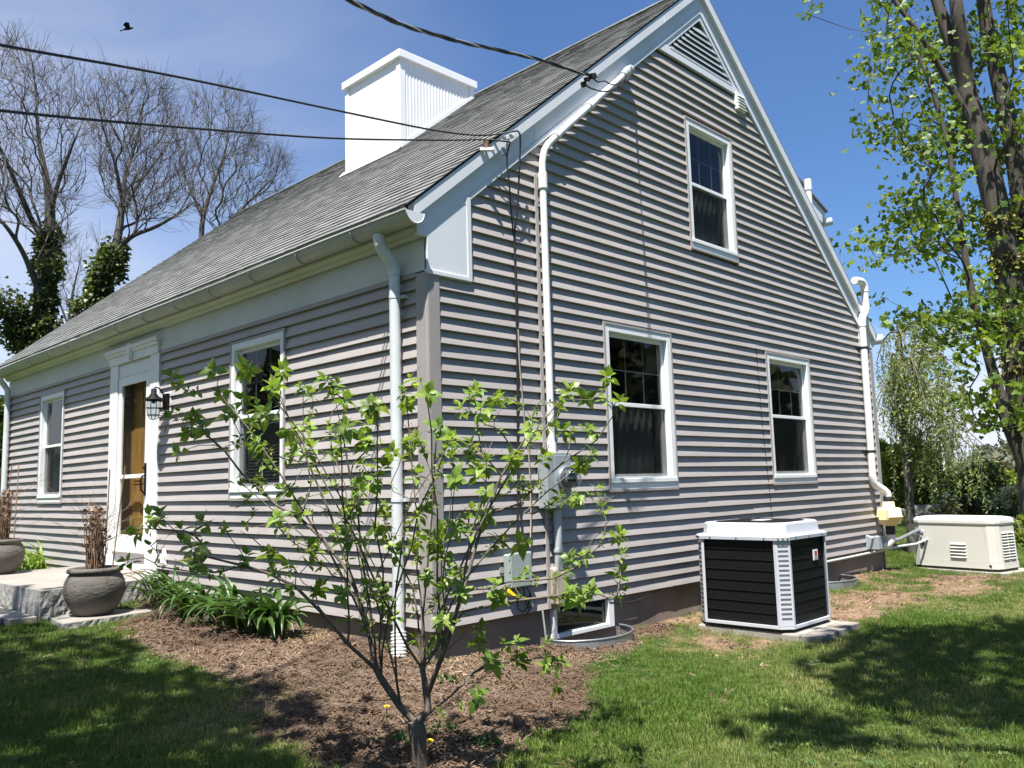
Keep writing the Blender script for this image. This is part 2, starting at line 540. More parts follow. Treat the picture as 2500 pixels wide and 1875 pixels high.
SHRUBLEAF = leafmat('shrub_leaf', (0.290, 0.385, 0.080), (0.110, 0.200, 0.034), 0.45, 0.40, 4.0)
LILYLEAF = leafmat('daylily_leaf', (0.035, 0.085, 0.020), (0.075, 0.145, 0.034), 0.25, 0.34, 3.0)
PALELILY = leafmat('young_daylily_leaf', (0.24, 0.33, 0.07), (0.15, 0.25, 0.05), 0.35, 0.4, 3.0)
MAPLELEAF = leafmat('maple_leaf', (0.215, 0.285, 0.038), (0.075, 0.140, 0.024), 0.45, 0.45, 0.6, 0.35)
CHERRYLEAF = leafmat('cherry_leaf', (0.30, 0.34, 0.11), (0.17, 0.23, 0.065), 0.40, 0.45, 0.8, 0.3)
IVYLEAF = leafmat('ivy_leaf', (0.050, 0.080, 0.022), (0.115, 0.140, 0.040), 0.2, 0.4, 1.2, 0.4)
GOLDIVY = leafmat('golden_ivy_leaf', (0.30, 0.27, 0.07), (0.14, 0.15, 0.045), 0.25, 0.4, 1.2, 0.3)
ARBORLEAF = leafmat('arborvitae_leaf', (0.055, 0.115, 0.028), (0.150, 0.190, 0.036), 0.2, 0.5, 1.2, 0.35)
BUSHLEAF = leafmat('bush_leaf', (0.075, 0.135, 0.035), (0.125, 0.175, 0.05), 0.25, 0.5, 0.9, 0.35)
YELBUSH = leafmat('yellow_green_leaf', (0.27, 0.32, 0.05), (0.16, 0.23, 0.04), 0.3, 0.5, 0.9, 0.3)
BROWNBUSH = leafmat('spring_twig_leaf', (0.13, 0.105, 0.055), (0.10, 0.12, 0.05), 0.3, 0.6, 0.9, 0.3)
FARLEAF = leafmat('far_wood_leaf', (0.085, 0.105, 0.06), (0.13, 0.125, 0.08), 0.2, 0.7, 0.02, 0.35)
PETAL = pmat('cream_petals', (0.80, 0.76, 0.52), 0.6, 0.1, 30, rnd=0.1)
YPETAL = pmat('yellow_petals', (0.85, 0.60, 0.02), 0.6, 0.15, 60, rnd=0.1)
# =================================================================== the house
LAP = 0.1016
W = 8.10            # gable width
LEN = 10.15         # house length
XM = 3.97           # ridge line
SL = 0.83           # roof slope
ZL = 6.13           # height of the lower rake line at the ridge
ROOF_A = 3.205      # roof surface: z = ROOF_A + SL * x


def low(x):
    return ZL - SL * abs(XM - x)


def ground_z(x, y):
    """lawn height: level by the gable, rising gently along the front, mulch hump against the walls"""
    z = -0.33 + 0.048 * np.clip(np.asarray(y, float) + 0.6, 0, 5.5)
    dx = np.maximum(np.maximum(0 - x, x - W), 0)
    dy = np.maximum(np.maximum(0 - y, y - LEN), 0)
    d = np.hypot(dx, dy)
    near = np.clip(1 - np.asarray(x, float) / 1.3, 0, 1)
    z = z + 0.085 * near * np.exp(-(d / 0.75) ** 2)
    # a low mulch mound in the bed
    z = z + 0.05 * np.exp(-(((x + 0.75) / 0.5) ** 2 + ((y - 0.9) / 1.4) ** 2))
    z = z + 0.012 * np.sin(x * 2.1 + 1.3 * np.sin(y * 1.7)) + 0.008 * np.sin(y * 3.7 + x)
    return z


house = thing('house', (0, 0, -0.3), 'taupe vinyl sided cape house with white chimney and grey shingle roof', 'house')


class Wall:
    """maps (u along the wall, o outwards, z) to the world"""
    def __init__(self, kind):
        self.k = kind

    def p(self, u, o, z):
        return (u, -o, z) if self.k == 'g' else (-o, u, z)

    def box(self, mb, u0, u1, o0, o1, z0, z1):
        a = self.p(u0, o0, z0)
        b = self.p(u1, o1, z1)
        return mb.box(a[0], b[0], a[1], b[1], a[2], b[2])


GW, FW = Wall('g'), Wall('f')
# openings: u0, u1, z0, z1 (outer edge of the casing)
G_WIN = [(2.015, 3.085, 0.90, 2.425), (4.995, 6.10, 0.90, 2.43), (3.545, 4.505, 3.375, 4.825)]
F_WIN = [(1.925, 2.925, 0.91, 2.425), (7.58, 8.58, 0.905, 2.44)]
DOOR = (4.55, 5.95, 0.15, 2.72)
B_WIN = [(1.24, 2.02, -0.19, -0.012), (5.30, 6.08, -0.19, -0.012)]


def wall_sheet(name, wl_, u0, u1, z0, z1, holes, mat, o=0.0, top=None):
    """backing sheet with openings cut out of it"""
    us = sorted({u0, u1, *[h[0] for h in holes], *[h[1] for h in holes]})
    us = [u for u in us if u0 <= u <= u1]
    zs = sorted({z0, z1, *[h[2] for h in holes], *[h[3] for h in holes]})
    zs = [z for z in zs if z0 <= z <= z1]
    mb = MB()
    for a, b in zip(us[:-1], us[1:]):
        for c, d in zip(zs[:-1], zs[1:]):
            um, zm = (a + b) / 2, (c + d) / 2
            if any(h[0] < um < h[1] and h[2] < zm < h[3] for h in holes):
                continue
            mb.quad(wl_.p(a, o, c), wl_.p(b, o, c), wl_.p(b, o, d), wl_.p(a, o, d))
    if top:
        for poly in top:
            mb.add([wl_.p(u, o, z) for u, z in poly], [tuple(range(len(poly)))])
    return mb.build(name, mat, house)


INS = 0.05   # holes in the sheathing are a little smaller than the casing


def inset(h):
    return (h[0] + INS, h[1] - INS, h[2] + INS, h[3] - INS)


gz = low(0.0)
hc = inset(G_WIN[2])
gable_wall = wall_sheet('gable_wall', GW, 0.0, W, 0.0, gz, [inset(h) for h in G_WIN[:2]], SIDEDARK, 0.0,
                        top=[[(0, gz), (hc[0], gz), (hc[0], low(hc[0]))],
                             [(hc[0], gz), (hc[1], gz), (hc[1], hc[2]), (hc[0], hc[2])],
                             [(hc[0], hc[3]), (hc[1], hc[3]), (hc[1], low(hc[1])), (XM, ZL), (hc[0], low(hc[0]))],
                             [(hc[1], gz), (W, gz), (W, low(W)), (hc[1], low(hc[1]))]])
front_wall = wall_sheet('front_wall', FW, 0.0, LEN, 0.0, 2.85, [inset(h) for h in F_WIN] + [(DOOR[0] + .1, DOOR[1] - .1, 0.0, 2.45)], SIDEDARK)
mb = MB()
mb.quad((W, 0, -0.4), (W, LEN, -0.4), (W, LEN, 2.9), (W, 0, 2.9))
mb.add([(0, LEN, -0.4), (W, LEN, -0.4), (W, LEN, low(W)), (XM, LEN, ZL), (0, LEN, low(0))], [(0, 1, 2, 3, 4)])
mb.build('rear_wall', SIDING, house)


# -------------------------------------------------------------- siding boards, one object each
def board(wl_, u0, u1, zb, parent, p=0.0300):
    n = max(1, int((u1 - u0) / 0.34))
    us = np.linspace(u0, u1, n + 1)
    rings = []
    ph, q = random.uniform(0, 6), random.uniform(0.7, 1.3)
    for u in us:
        j = 0.0017 * math.sin(u * 2.3 * q + ph) + random.uniform(-0.0010, 0.0010)
        rings.append([wl_.p(u, 0.0012, zb + LAP + 0.001), wl_.p(u, p * 0.80 + j, zb + 0.024), wl_.p(u, p + j, zb + 0.0022),
                      wl_.p(u, p - 0.002 + j, zb), wl_.p(u, 0.003, zb - 0.0015)])
    mb = MB()
    mb.loft(rings, closed=False)
    mb.add(rings[0], [(0, 1, 2, 3, 4)])
    mb.add(rings[-1], [(0, 1, 2, 3, 4)])
    mb.build('siding_board', SIDING, parent)


def cut(spans, a, b):
    out = []
    for s0, s1 in spans:
        if b <= s0 or a >= s1:
            out.append((s0, s1))
            continue
        if a > s0:
            out.append((s0, a))
        if b < s1:
            out.append((b, s1))
    return out


def split_long(spans, seed):
    """vinyl comes in 3.7 m lengths with staggered laps"""
    out = []
    for a, b in spans:
        if b - a > 4.2:
            t = a + (0.35 + 0.3 * ((seed * 0.618) % 1)) * (b - a)
            out += [(a, t), (t - 0.022, b)]
        else:
            out.append((a, b))
    return out


for k in range(0, 60):
    zb = k * LAP
    if zb > ZL - 0.75:
        break
    if zb < 2.53:
        x0, x1 = 0.092, W - 0.075
    elif zb < low(0.42):
        x0, x1 = 0.425, W - 0.05
    else:
        x0, x1 = XM - (ZL - zb) / SL - 0.03, 0
    if zb > 2.60:
        x1 = min(W - 0.02, XM + (ZL - zb) / SL + 0.03)
    spans = [(x0, x1)]
    for h in G_WIN:
        if min(zb + LAP, h[3]) - max(zb, h[2]) > 0.45 * LAP:
            spans = cut(spans, h[0] + 0.004, h[1] - 0.004)
    for i_, (a, b) in enumerate(split_long(spans, k)):
        if b - a > 0.05:
            board(GW, a, b, zb, gable_wall, 0.0300 + 0.0016 * (i_ % 2))
for k in range(0, 25):
    zb = k * LAP
    spans = [(0.092, LEN - 0.08)]
    for h in F_WIN:
        if min(zb + LAP, h[3]) - max(zb, h[2]) > 0.45 * LAP:
            spans = cut(spans, h[0] + 0.004, h[1] - 0.004)
    spans = cut(spans, DOOR[0], DOOR[1])
    if zb < 0.14:
        spans = cut(spans, 4.25, 6.35)
    for i_, (a, b) in enumerate(split_long(spans, k + 3)):
        if b - a > 0.05:
            board(FW, a, b, zb, front_wall, 0.0300 + 0.0016 * (i_ % 2))

# corner posts (siding colour, rounded nose)
for (cx, cyy, sx, sy_, h) in ((0, 0, -1, -1, 2.55), (W, 0, 1, -1, 2.72), (0, LEN, -1, 1, 2.55)):
    mb = MB()
    o = 0.034
    poly = [(cx - sx * 0.092, cyy + sy_ * o), (cx + sx * 0.012, cyy + sy_ * o), (cx + sx * 0.022, cyy + sy_ * (o - 0.003)),
            (cx + sx * o, cyy + sy_ * 0.016), (cx + sx * o, cyy - sy_ * 0.092), (cx, cyy - sy_ * 0.092), (cx, cyy)]
    poly += [(cx - sx * 0.092, cyy)]
    mb.prism([(a, b, -0.012) for a, b in poly], (0, 0, h + 0.012))
    mb.build('corner_post', SIDING, house, bevel=0.004)

# starter strip and foundation
mb = MB()
mb.box(0.02, W - 0.02, 0.02, LEN - 0.02, -0.75, -0.001)
fnd = mb.build('foundation', CONC, house)
# basement window openings are framed boxes sunk into the foundation face

# -------------------------------------------------------------- windows


def window(wl_, rect, depth=0.075, lower='curtain', grille=True, chan=True):
    u0, u1, z0, z1 = rect
    B = lambda mb, a, b, c, d, e, f: wl_.box(mb, a, b, c, d, e, f)
    J = 0.020
    mb = MB()
    # casing: head, jambs, bottom apron + sill nose
    cw = 0.058
    i0, i1, j0, j1 = u0 + J, u1 - J, z0 + J, z1 - J
    B(mb, i0, i0 + cw, -depth, 0.033, j0 + 0.10, j1)
    B(mb, i1 - cw, i1, -depth, 0.033, j0 + 0.10, j1)
    B(mb, i0 + cw, i1 - cw, -depth, 0.0325, j1 - 0.062, j1)
    B(mb, i0, i1, -depth, 0.0335, j0, j0 + 0.052)
    w = mb.build('window', VINYLW, house, bevel=0.003)
    if chan:
        mb = MB()
        B(mb, u0, u0 + J, 0.0, 0.038, z0, z1)
        B(mb, u1 - J, u1, 0.0, 0.038, z0, z1)
        B(mb, u0 + J, u1 - J, 0.0, 0.0385, z1 - J, z1)
        B(mb, u0 + J, u1 - J, 0.0, 0.0385, z0, z0 + J)
        mb.build('trim_channel', SIDING, w)
    mb = MB()
    B(mb, i0 + 0.002, i1 - 0.002, -depth, 0.045, j0 + 0.054, j0 + 0.098)
    mb.build('sill', VINYLW, w, bevel=0.006)
    a, b = i0 + cw, i1 - cw
    c, d = j0 + 0.100, j1 - 0.062
    m = (c + d) / 2 + 0.01
    st = 0.036

    def sash(name, za, zb, of):
        mb = MB()
        B(mb, a + 0.001, a + st, of - 0.026, of, za, zb)
        B(mb, b - st, b - 0.001, of - 0.026, of, za, zb)
        B(mb, a + st, b - st, of - 0.0255, of - 0.0005, zb - st, zb)
        B(mb, a + st, b - st, of - 0.0255, of - 0.0005, za, za + st)
        s = mb.build(name, VINYLW, w, bevel=0.003)
        mb = MB()
        mb.quad(*[wl_.p(u, of - 0.012, z) for u, z in ((a + st, za + st), (b - st, za + st), (b - st, zb - st), (a + st, zb - st))])
        mb.build('pane', GLASS, w)
        return s
    sash('upper_sash', m - 0.018, d - 0.001, -0.020)
    sash('lower_sash', c + 0.001, m + 0.018, -0.050)
    if grille:
        mb = MB()
        gu0, gu1, gz0, gz1 = a + st, b - st, m - 0.018 + st, d - st
        for t in (1 / 3, 2 / 3):
            x = gu0 + (gu1 - gu0) * t
            B(mb, x - 0.0055, x + 0.0055, -0.044, -0.038, gz0, gz1)
        zz = (gz0 + gz1) / 2
        B(mb, gu0, gu1, -0.0445, -0.0385, zz - 0.0055, zz + 0.0055)
        mb.build('grille', GRILLE, w)
    # half screen in front of the lower sash
    mb = MB()
    B(mb, a + 0.012, b - 0.012, -0.0255, -0.0245, c + 0.012, m - 0.02)
    mb.build('insect_screen', SCREEN, w)
    # dark room behind with curtain or blind
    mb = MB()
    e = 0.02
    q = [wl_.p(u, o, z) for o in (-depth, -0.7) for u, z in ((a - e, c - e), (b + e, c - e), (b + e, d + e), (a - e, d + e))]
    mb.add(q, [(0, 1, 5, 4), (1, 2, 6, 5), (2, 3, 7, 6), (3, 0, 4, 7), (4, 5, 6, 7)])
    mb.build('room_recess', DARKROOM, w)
    if lower == 'curtain':
        n = 40
        us = np.linspace(a, b - 0.1, n)
        mb = MB()
        rings = [[wl_.p(u, -0.12 + 0.010 * math.sin(i * 1.15) + 0.004 * math.sin(i * 2.7), z) for z in (c - 0.01, m + 0.03 * math.sin(i * .3))] for i, u in enumerate(us)]
        mb.loft(rings, smooth=True, closed=False)
        mb.build('curtain', CURTAIN, w)
    elif lower == 'blind':
        mb = MB()
        for i in range(int((m - c) / 0.03)):
            zc = c + 0.015 + i * 0.03
            mb.quad(wl_.p(a, -0.11, zc), wl_.p(b, -0.11, zc), wl_.p(b, -0.125, zc + 0.026), wl_.p(a, -0.125, zc + 0.026))
        mb.build('blind', CURTAIN, w)
    return w


window(GW, G_WIN[0], lower='curtain')
window(GW, G_WIN[1], lower='none')
window(GW, G_WIN[2], lower='curtain')
window(FW, F_WIN[0], lower='blind')
window(FW, F_WIN[1], lower='curtain', grille=False)

for u0, u1, z0, z1 in B_WIN:
    mb = MB()
    zt = z1
    GW.box(mb, u0, u0 + 0.04, -0.06, 0.022, z0 - 0.055, zt)
    GW.box(mb, u1 - 0.075, u1, -0.06, 0.022, z0 - 0.055, zt)
    GW.box(mb, u0 + 0.04, u1 - 0.075, -0.06, 0.0225, z0 - 0.055, z0 - 0.02)
    w = mb.build('basement_window', VINYLW, house, bevel=0.004)
    mb = MB()
    GW.box(mb, u0 + 0.04, u1 - 0.075, -0.0185, -0.0145, z0 - 0.02, zt)
    mb.build('pane', GLASS, w)
    mb = MB()
    GW.box(mb, u0 + 0.04, u1 - 0.075, -0.0195, -0.019, z0 - 0.02, zt)
    mb.build('dark_backing', DARKROOM, w)

# -------------------------------------------------------------- front door
y0, y1, z0, z1 = DOOR
mb = MB()
FW.box(mb, y0, y0 + 0.235, 0.0, 0.040, z0 + 0.002, 2.545)                     # pilaster right
FW.box(mb, y1 - 0.235, y1, 0.0, 0.040, z0 + 0.002, 2.545)
FW.box(mb, y0 - 0.012, y0 + 0.248, 0.0, 0.052, z0, z0 + 0.24)               # plinths
FW.box(mb, y1 - 0.248, y1 + 0.012, 0.0, 0.052, z0, z0 + 0.24)
FW.box(mb, y0, y1, 0.0, 0.058, 2.545, 2.64)                                  # head board
FW.box(mb, y0 - 0.035, y1 + 0.035, 0.0, 0.085, 2.641, 2.675)                 # cap moulding steps
FW.box(mb, y0 - 0.055, y1 + 0.055, 0.0, 0.105, 2.676, 2.72)
FW.box(mb, y0 + 0.236, y1 - 0.236, -0.02, 0.020, 2.375, 2.544)               # panel over the door
FW.box(mb, y0 + 0.236, y1 - 0.236, -0.02, 0.018, z0, 0.345)                  # panel under the sill
door = mb.build('front_door', WHITE, house, bevel=0.005)
mb = MB()
yc = (y0 + y1) / 2
mb.prism([FW.p(yc - 0.045, 0.108, 2.735), FW.p(yc + 0.045, 0.108, 2.735), FW.p(yc + 0.022, 0.108, 2.53), FW.p(yc - 0.022, 0.108, 2.53)], (0.048, 0, 0))
mb.build('keystone', WHITE, door, bevel=0.004)
mb = MB()
FW.box(mb, y0 + 0.237, y1 - 0.237, 0.0, 0.062, 0.346, 0.385)
mb.build('threshold', WHITE, door, bevel=0.006)
sy0, sy1, sz0, sz1 = y0 + 0.255, y1 - 0.255, 0.39, 2.37
mb = MB()
fr = 0.095
FW.box(mb, sy0, sy0 + fr, 0.0, 0.032, sz0, sz1)
FW.box(mb, sy1 - fr, sy1, 0.0, 0.032, sz0, sz1)
FW.box(mb, sy0 + fr, sy1 - fr, 0.0, 0.0315, sz1 - fr, sz1)
FW.box(mb, sy0 + fr, sy1 - fr, 0.0, 0.0315, sz0, sz0 + 0.15)
FW.box(mb, sy0 + fr, sy1 - fr, 0.002, 0.030, 1.18, 1.225)
storm = mb.build('storm_door', VINYLW, door, bevel=0.004)
mb = MB()
mb.quad(*[FW.p(u, 0.015, z) for u, z in ((sy0 + fr, 1.2255), (sy1 - fr, 1.2255), (sy1 - fr, sz1 - fr), (sy0 + fr, sz1 - fr))])
mb.build('pane', GLASS, door)
mb = MB()
mb.quad(*[FW.p(u, 0.015, z) for u, z in ((sy0 + fr, sz0 + 0.15), (sy1 - fr, sz0 + 0.15), (sy1 - fr, 1.1795), (sy0 + fr, 1.1795))])
mb.build('pane', GLASS, door)
mb = MB()
hy = sy0 + 0.048
FW.box(mb, hy - 0.018, hy + 0.018, 0.0325, 0.042, 0.98, 1.34)
mb.tube([FW.p(hy, 0.04, 1.21), FW.p(hy, 0.075, 1.19), FW.p(hy - .004, 0.088, 1.12), FW.p(hy, 0.078, 1.04), FW.p(hy, 0.042, 1.0)], [0.008, 0.011, 0.012, 0.011, 0.008], 8)
mb.lathe(FW.p(hy, 0.0425, 1.29), [(0.0, 0), (0.017, 0), (0.017, 0.018), (0.0, 0.02)], 12, (-1, 0, 0))
mb.build('handle', BLACK, door)
# inner oak door a hand's breadth behind, in a deep jamb
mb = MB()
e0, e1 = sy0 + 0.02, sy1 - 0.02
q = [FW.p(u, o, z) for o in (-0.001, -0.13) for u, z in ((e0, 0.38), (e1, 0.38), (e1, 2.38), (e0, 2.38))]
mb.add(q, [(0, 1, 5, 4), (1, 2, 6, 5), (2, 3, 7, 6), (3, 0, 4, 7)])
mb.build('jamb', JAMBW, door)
mb = MB()
FW.box(mb, e0, e1, -0.17, -0.125, 0.38, 2.38)
for (a, b) in ((e0 + 0.10, (e0 + e1) / 2 - 0.04), ((e0 + e1) / 2 + 0.04, e1 - 0.10)):
    for c, d in ((0.55, 1.02), (1.12, 1.78), (1.88, 2.25)):
        FW.box(mb, a, b, -0.1245, -0.118, c, d)
        FW.box(mb, a + 0.04, b - 0.04, -0.1175, -0.110, c + 0.04, d - 0.04)
mb.build('inner_door', WOODDOOR, door, bevel=0.006)

# -------------------------------------------------------------- eaves of the front
E_OUT = 0.118
mb = MB()
FW.box(mb, -0.02, LEN + 0.02, 0.0, 0.022, 2.565, 2.806)
mb.build('frieze_board', CREAM, house, bevel=0.003)
mb = MB()
FW.box(mb, 0.09, LEN - 0.09, 0.0225, 0.036, 2.548, 2.566)
FW.box(mb, 0.09, LEN - 0.09, 0.0005, 0.034, 2.53, 2.5475)
mb.build('frieze_channel', SIDING, house)
for (a, b) in ((0.0, 4.9), (4.9, LEN + 0.02)):
    mb = MB()
    prof = [(0.0225, 2.807), (0.060, 2.807), (0.075, 2.82), (0.085, 2.84), (0.108, 2.862), (0.112, 2.872), (0.112, 2.965), (0.0225, 2.965)]
    if a == 0.0:
        a = -0.018
    mb.prism([FW.p(a, o, z) for o, z in prof], (0, b - a - 0.003, 0))
    mb.build('cornice', CREAM, house)
# half-round gutter
gx, gzz, gr_ = -0.205, 2.932, 0.080
ang = np.linspace(0, math.pi, 13)
mb = MB()
Ys = [-0.125] + list(np.linspace(0.5, LEN - 0.5, 18)) + [LEN + 0.12]
rings = []
for yy in Ys:
    sag = 0.004 * math.sin(yy * 1.7)
    ro = [(gx - gr_ * math.cos(a), yy, gzz - gr_ * math.sin(a) + sag) for a in ang]
    ri = [(gx - (gr_ - 0.004) * math.cos(a), yy, gzz - (gr_ - 0.004) * math.sin(a) + sag) for a in ang[::-1]]
    rings.append(ro + ri)
mb.loft(rings, smooth=False)
gutter = mb.build('gutter', GUTTER, house)
mb = MB()
mb.tube([(gx - gr_ - 0.004, yy, gzz + 0.004 * math.sin(yy * 1.7) + 0.003) for yy in Ys], 0.009, 8)
mb.build('gutter_lip', GUTTER, gutter)
mb = MB()
mb.prism([(gx - gr_ * math.cos(a), -0.1275, gzz - gr_ * math.sin(a)) for a in ang], (0, -0.003, 0))
mb.tube([(gx - (gr_ + .002) * math.cos(a), -0.129, gzz - (gr_ + .002) * math.sin(a)) for a in ang], 0.005, 6)
mb.build('gutter_end_cap', ALUM, gutter)
for yy in np.arange(0.55, LEN, 0.78):
    mb = MB()
    pts = [(gx - (gr_ + 0.005) * math.cos(a), yy, gzz - (gr_ + 0.005) * math.sin(a)) for a in np.linspace(-0.15, math.pi + .1, 12)]
    mb.tube(pts, 0.0055, 6)
    mb.build('gutter_bracket', GUTTER, gutter)


def downspout(path, rad, label, foot):
    mb = MB()
    mb.tube(path, rad, 16)
    d = mb.build('downspout', DOWNSP, house, label=label)
    return d


r_ = 0.042
elbow = [(-0.205, 0.30, 2.86), (-0.205, 0.297, 2.815), (-0.198, 0.295, 2.785), (-0.180, 0.29, 2.75), (-0.150, 0.285, 2.715), (-0.122, 0.28, 2.68), (-0.098, 0.278, 2.645), (-0.086, 0.277, 2.605), (-0.083, 0.277, 2.565)]
ds = downspout([(-0.083, 0.277, 2.60), (-0.082, 0.278, 1.5), (-0.080, 0.28, -0.10)], r_, 'pale grey round downspout at the near corner', True)
mb = MB()
# corrugated elbow: rings along the bend
P = []
rr = []
for i in range(len(elbow) - 1):
    for t in np.linspace(0, 1, 6, endpoint=False):
        P.append(np.array(elbow[i]) * (1 - t) + np.array(elbow[i + 1]) * t)
P.append(np.array(elbow[-1]))
for i in range(len(P)):
    crimp = (0.12 < (i / len(P)) < 0.46) or (0.68 < (i / len(P)) < 0.95)
    rr.append(r_ + 0.004 + (0.0035 * (i % 2) if crimp else 0.002))
mb.tube(P, rr, 16)
mb.build('elbow', DOWNSP, ds)
mb = MB()
for zz in (2.40, 0.9):
    mb.lathe((-0.083, 0.277, zz), [(r_ + 0.003, -0.012), (r_ + 0.003, 0.012)], 16)
    mb.box(-0.06, 0.0, 0.20, 0.355, zz - 0.011, zz + 0.011)
mb.build('strap', DOWNSP, ds)
mb = MB()
P, rr = [], []
for i in range(46):
    P.append((-0.080 - 0.001 * i, 0.28 - 0.0012 * i, -0.03 - 0.0058 * i))
    rr.append(0.058 if i % 4 < 2 else 0.050)
mb.tube(P, rr, 16, smooth=False)
mb.build('corrugated_drain', PVC, ds)
ds2 = downspout([(-0.21, 9.95, 2.86), (-0.20, 9.97, 2.80), (-0.15, 9.99, 2.74), (-0.09, 10.0, 2.66), (-0.08, 10.0, 2.55), (-0.08, 10.0, 1.3), (-0.08, 10.0, -0.05)], r_, 'pale grey downspout at the far corner', False)
mb = MB()
for zz in (2.43, 0.9):
    mb.lathe((-0.08, 10.0, zz), [(r_ + 0.003, -0.012), (r_ + 0.003, 0.012)], 16)
mb.build('strap', DOWNSP, ds2)

# -------------------------------------------------------------- rakes and returns on the gable


def rake_piece(name, t0, t1, o0, o1, side, xa, xb, mat, bevel=0.003):
    """board following the slope; t = vertical offset from the lower rake line, o = distance from the wall"""
    z = lambda x, t: ZL - SL * (XM - x) + t
    X = lambda x: x if side < 0 else 2 * XM - x
    poly = [(X(xa), -o0, z(xa, t0)), (X(xb), -o0, z(xb, t0)), (X(xb), -o0, z(xb, t1)), (X(xa), -o0, z(xa, t1))]
    mb = MB()
    mb.prism(poly, (0, -(o1 - o0), 0))
    return mb.build(name, mat, house, bevel=bevel)


for side in (-1, 1):
    xs = 0.36 if side < 0 else -0.10
    for (a, b) in ((xs, 1.55), (1.5515, XM - 0.0005)):
        rake_piece('rake_moulding', 0.0, 0.048, 0.0, 0.040, side, a, b, ALUM)
    for (a, b) in (((-0.05 if side < 0 else -0.18), 1.18), (1.1815, XM - 0.0005)):
        rake_piece('rake_board', 0.0485, 0.215, 0.0, 0.034, side, a, b, ALUM)
    for (a, b) in (((-0.17 if side < 0 else -0.24), 0.95), (0.9515, 3.2), (3.2015, XM - 0.0005)):
        rake_piece('rake_fascia', 0.2155, 0.345, 0.0, 0.074, side, a, b, ALUM)

# boxed return at the near eave
mb = MB()
poly = [(-0.118, 2.806), (-0.022, 2.806), (-0.022, 2.567), (0.372, 2.567), (0.372, low(0.372) + 0.047), (-0.03, low(-0.03) + 0.20), (-0.118, 2.93)]
mb.prism([(x, 0.0, z) for x, z in poly], (0, -0.036, 0))
ret = mb.build('eave_return', ALUM, house, bevel=0.003)
mb = MB()
mb.box(0.3725, 0.418, -0.044, 0.0, 2.53, low(0.40) + 0.03)
mb.box(-0.024, 0.372, -0.046, 0.0, 2.53, 2.5665)
mb.build('return_moulding', ALUM, ret, bevel=0.005)
# far return
mb = MB()
xr = W
poly = [(xr + 0.10, 2.90), (xr + 0.10, 2.80), (xr + 0.02, 2.76), (xr - 0.40, 2.76), (xr - 0.40, low(xr - 0.40) + 0.04), (xr + 0.06, low(xr + .06) + 0.21)]
poly = [(x, max(z, 2.70)) for x, z in poly]
mb.prism([(x, 0.0, z) for x, z in poly], (0, -0.036, 0))
mb.build('eave_return', ALUM, house, bevel=0.003)
mb = MB()
mb.lathe((W + 0.20, -0.12, 2.90), [(0.0, 0), (0.07, 0), (0.07, 0.3), (0.07, 6.0)], 16, (0, 1, 0))
mb.build('rear_gutter', ALUM, house)

# triangular louvre at the peak
lz0 = 5.42
mb = MB()
apx = (XM + 0.01, low(XM) - 0.035)
half = (ZL - lz0) / SL
bl, br = (XM - half, lz0), (XM + half, lz0)
mb.add([(bl[0], -0.012, bl[1]), (br[0], -0.012, br[1]), (apx[0], -0.012, ZL)], [(0, 1, 2)])
lv = mb.build('gable_louvre', DARKROOM, house)
mb = MB()
mb.prism([(bl[0] + 0.0, 0, lz0), (br[0], 0, lz0), (br[0] - 0.115, 0, lz0 + 0.09), (bl[0] + 0.115, 0, lz0 + 0.09)], (0, -0.034, 0))
mb.build('louvre_bottom_rail', ALUM, lv, bevel=0.003)
for side in (-1, 1):
    X = lambda x: x if side < 0 else 2 * XM - x
    mb = MB()
    z = lambda x, t: ZL - SL * (XM - x) + t
    a, b = bl[0] + 0.13, XM - 0.002
    mb.prism([(X(a), 0, z(a, -0.075)), (X(b), 0, z(b, -0.075)), (X(b), 0, z(b, -0.0005)), (X(a), 0, z(a, -0.0005))], (0, -0.031, 0))
    mb.build('louvre_frame', ALUM, lv, bevel=0.003)
zz = lz0 + 0.105
while zz < ZL - 0.17:
    hw = (ZL - 0.075 - zz) / SL - 0.01
    if hw > 0.05:
        mb = MB()
        mb.prism([(XM - hw, -0.036, zz - 0.020), (XM - hw, -0.014, zz + 0.038), (XM - hw, -0.0135, zz + 0.030), (XM - hw, -0.036, zz - 0.029)], (2 * hw, 0, 0))
        mb.build('louvre_slat', SLATG, lv)
    zz += 0.066

# small white wall vent under the right rake
mb = MB()
mb.box(4.66, 4.86, -0.050, -0.0, 5.235, 5.445)
sv = mb.build('wall_vent', WHITE, house, bevel=0.006)
for i in range(5):
    mb = MB()
    z = 5.255 + i * 0.036
    mb.prism([(4.685, -0.0505, z), (4.685, -0.072, z - 0.004), (4.685, -0.0505, z + 0.028)], (0.15, 0, 0))
    mb.build('vent_slat', WHITE, sv)

# -------------------------------------------------------------- roof
Y0, Y1 = -0.071, LEN + 0.12
EX = -0.245
rz = lambda x: ROOF_A + SL * x
nx, nz = -SL / math.hypot(1, SL), 1 / math.hypot(1, SL)
mb = MB()
mb.prism([(EX, Y0 + 0.01, rz(EX) - 0.03), (XM, Y0 + 0.01, rz(XM) - 0.03), (XM, Y0 + 0.01, rz(XM) - 0.012), (EX, Y0 + 0.01, rz(EX) - 0.012)], (0, Y1 - Y0 - 0.02, 0))
XR = W + 0.2
mb.prism([(XR, Y0, rz(2 * XM - XR) - 0.03), (XM + 0.0005, Y0, rz(XM) - 0.03), (XM + 0.0005, Y0, rz(XM) + 0.004), (XR, Y0, rz(2 * XM - XR) + 0.004)], (0, Y1 - Y0, 0))
roof = mb.build('roof', SHING, house)
EXPO = 0.118
slope_len = (XM - EX) / nz
ux, uz = nz, -nx         # unit vector up the slope (x, z)
pieces = []
row = 0
s = 0.0
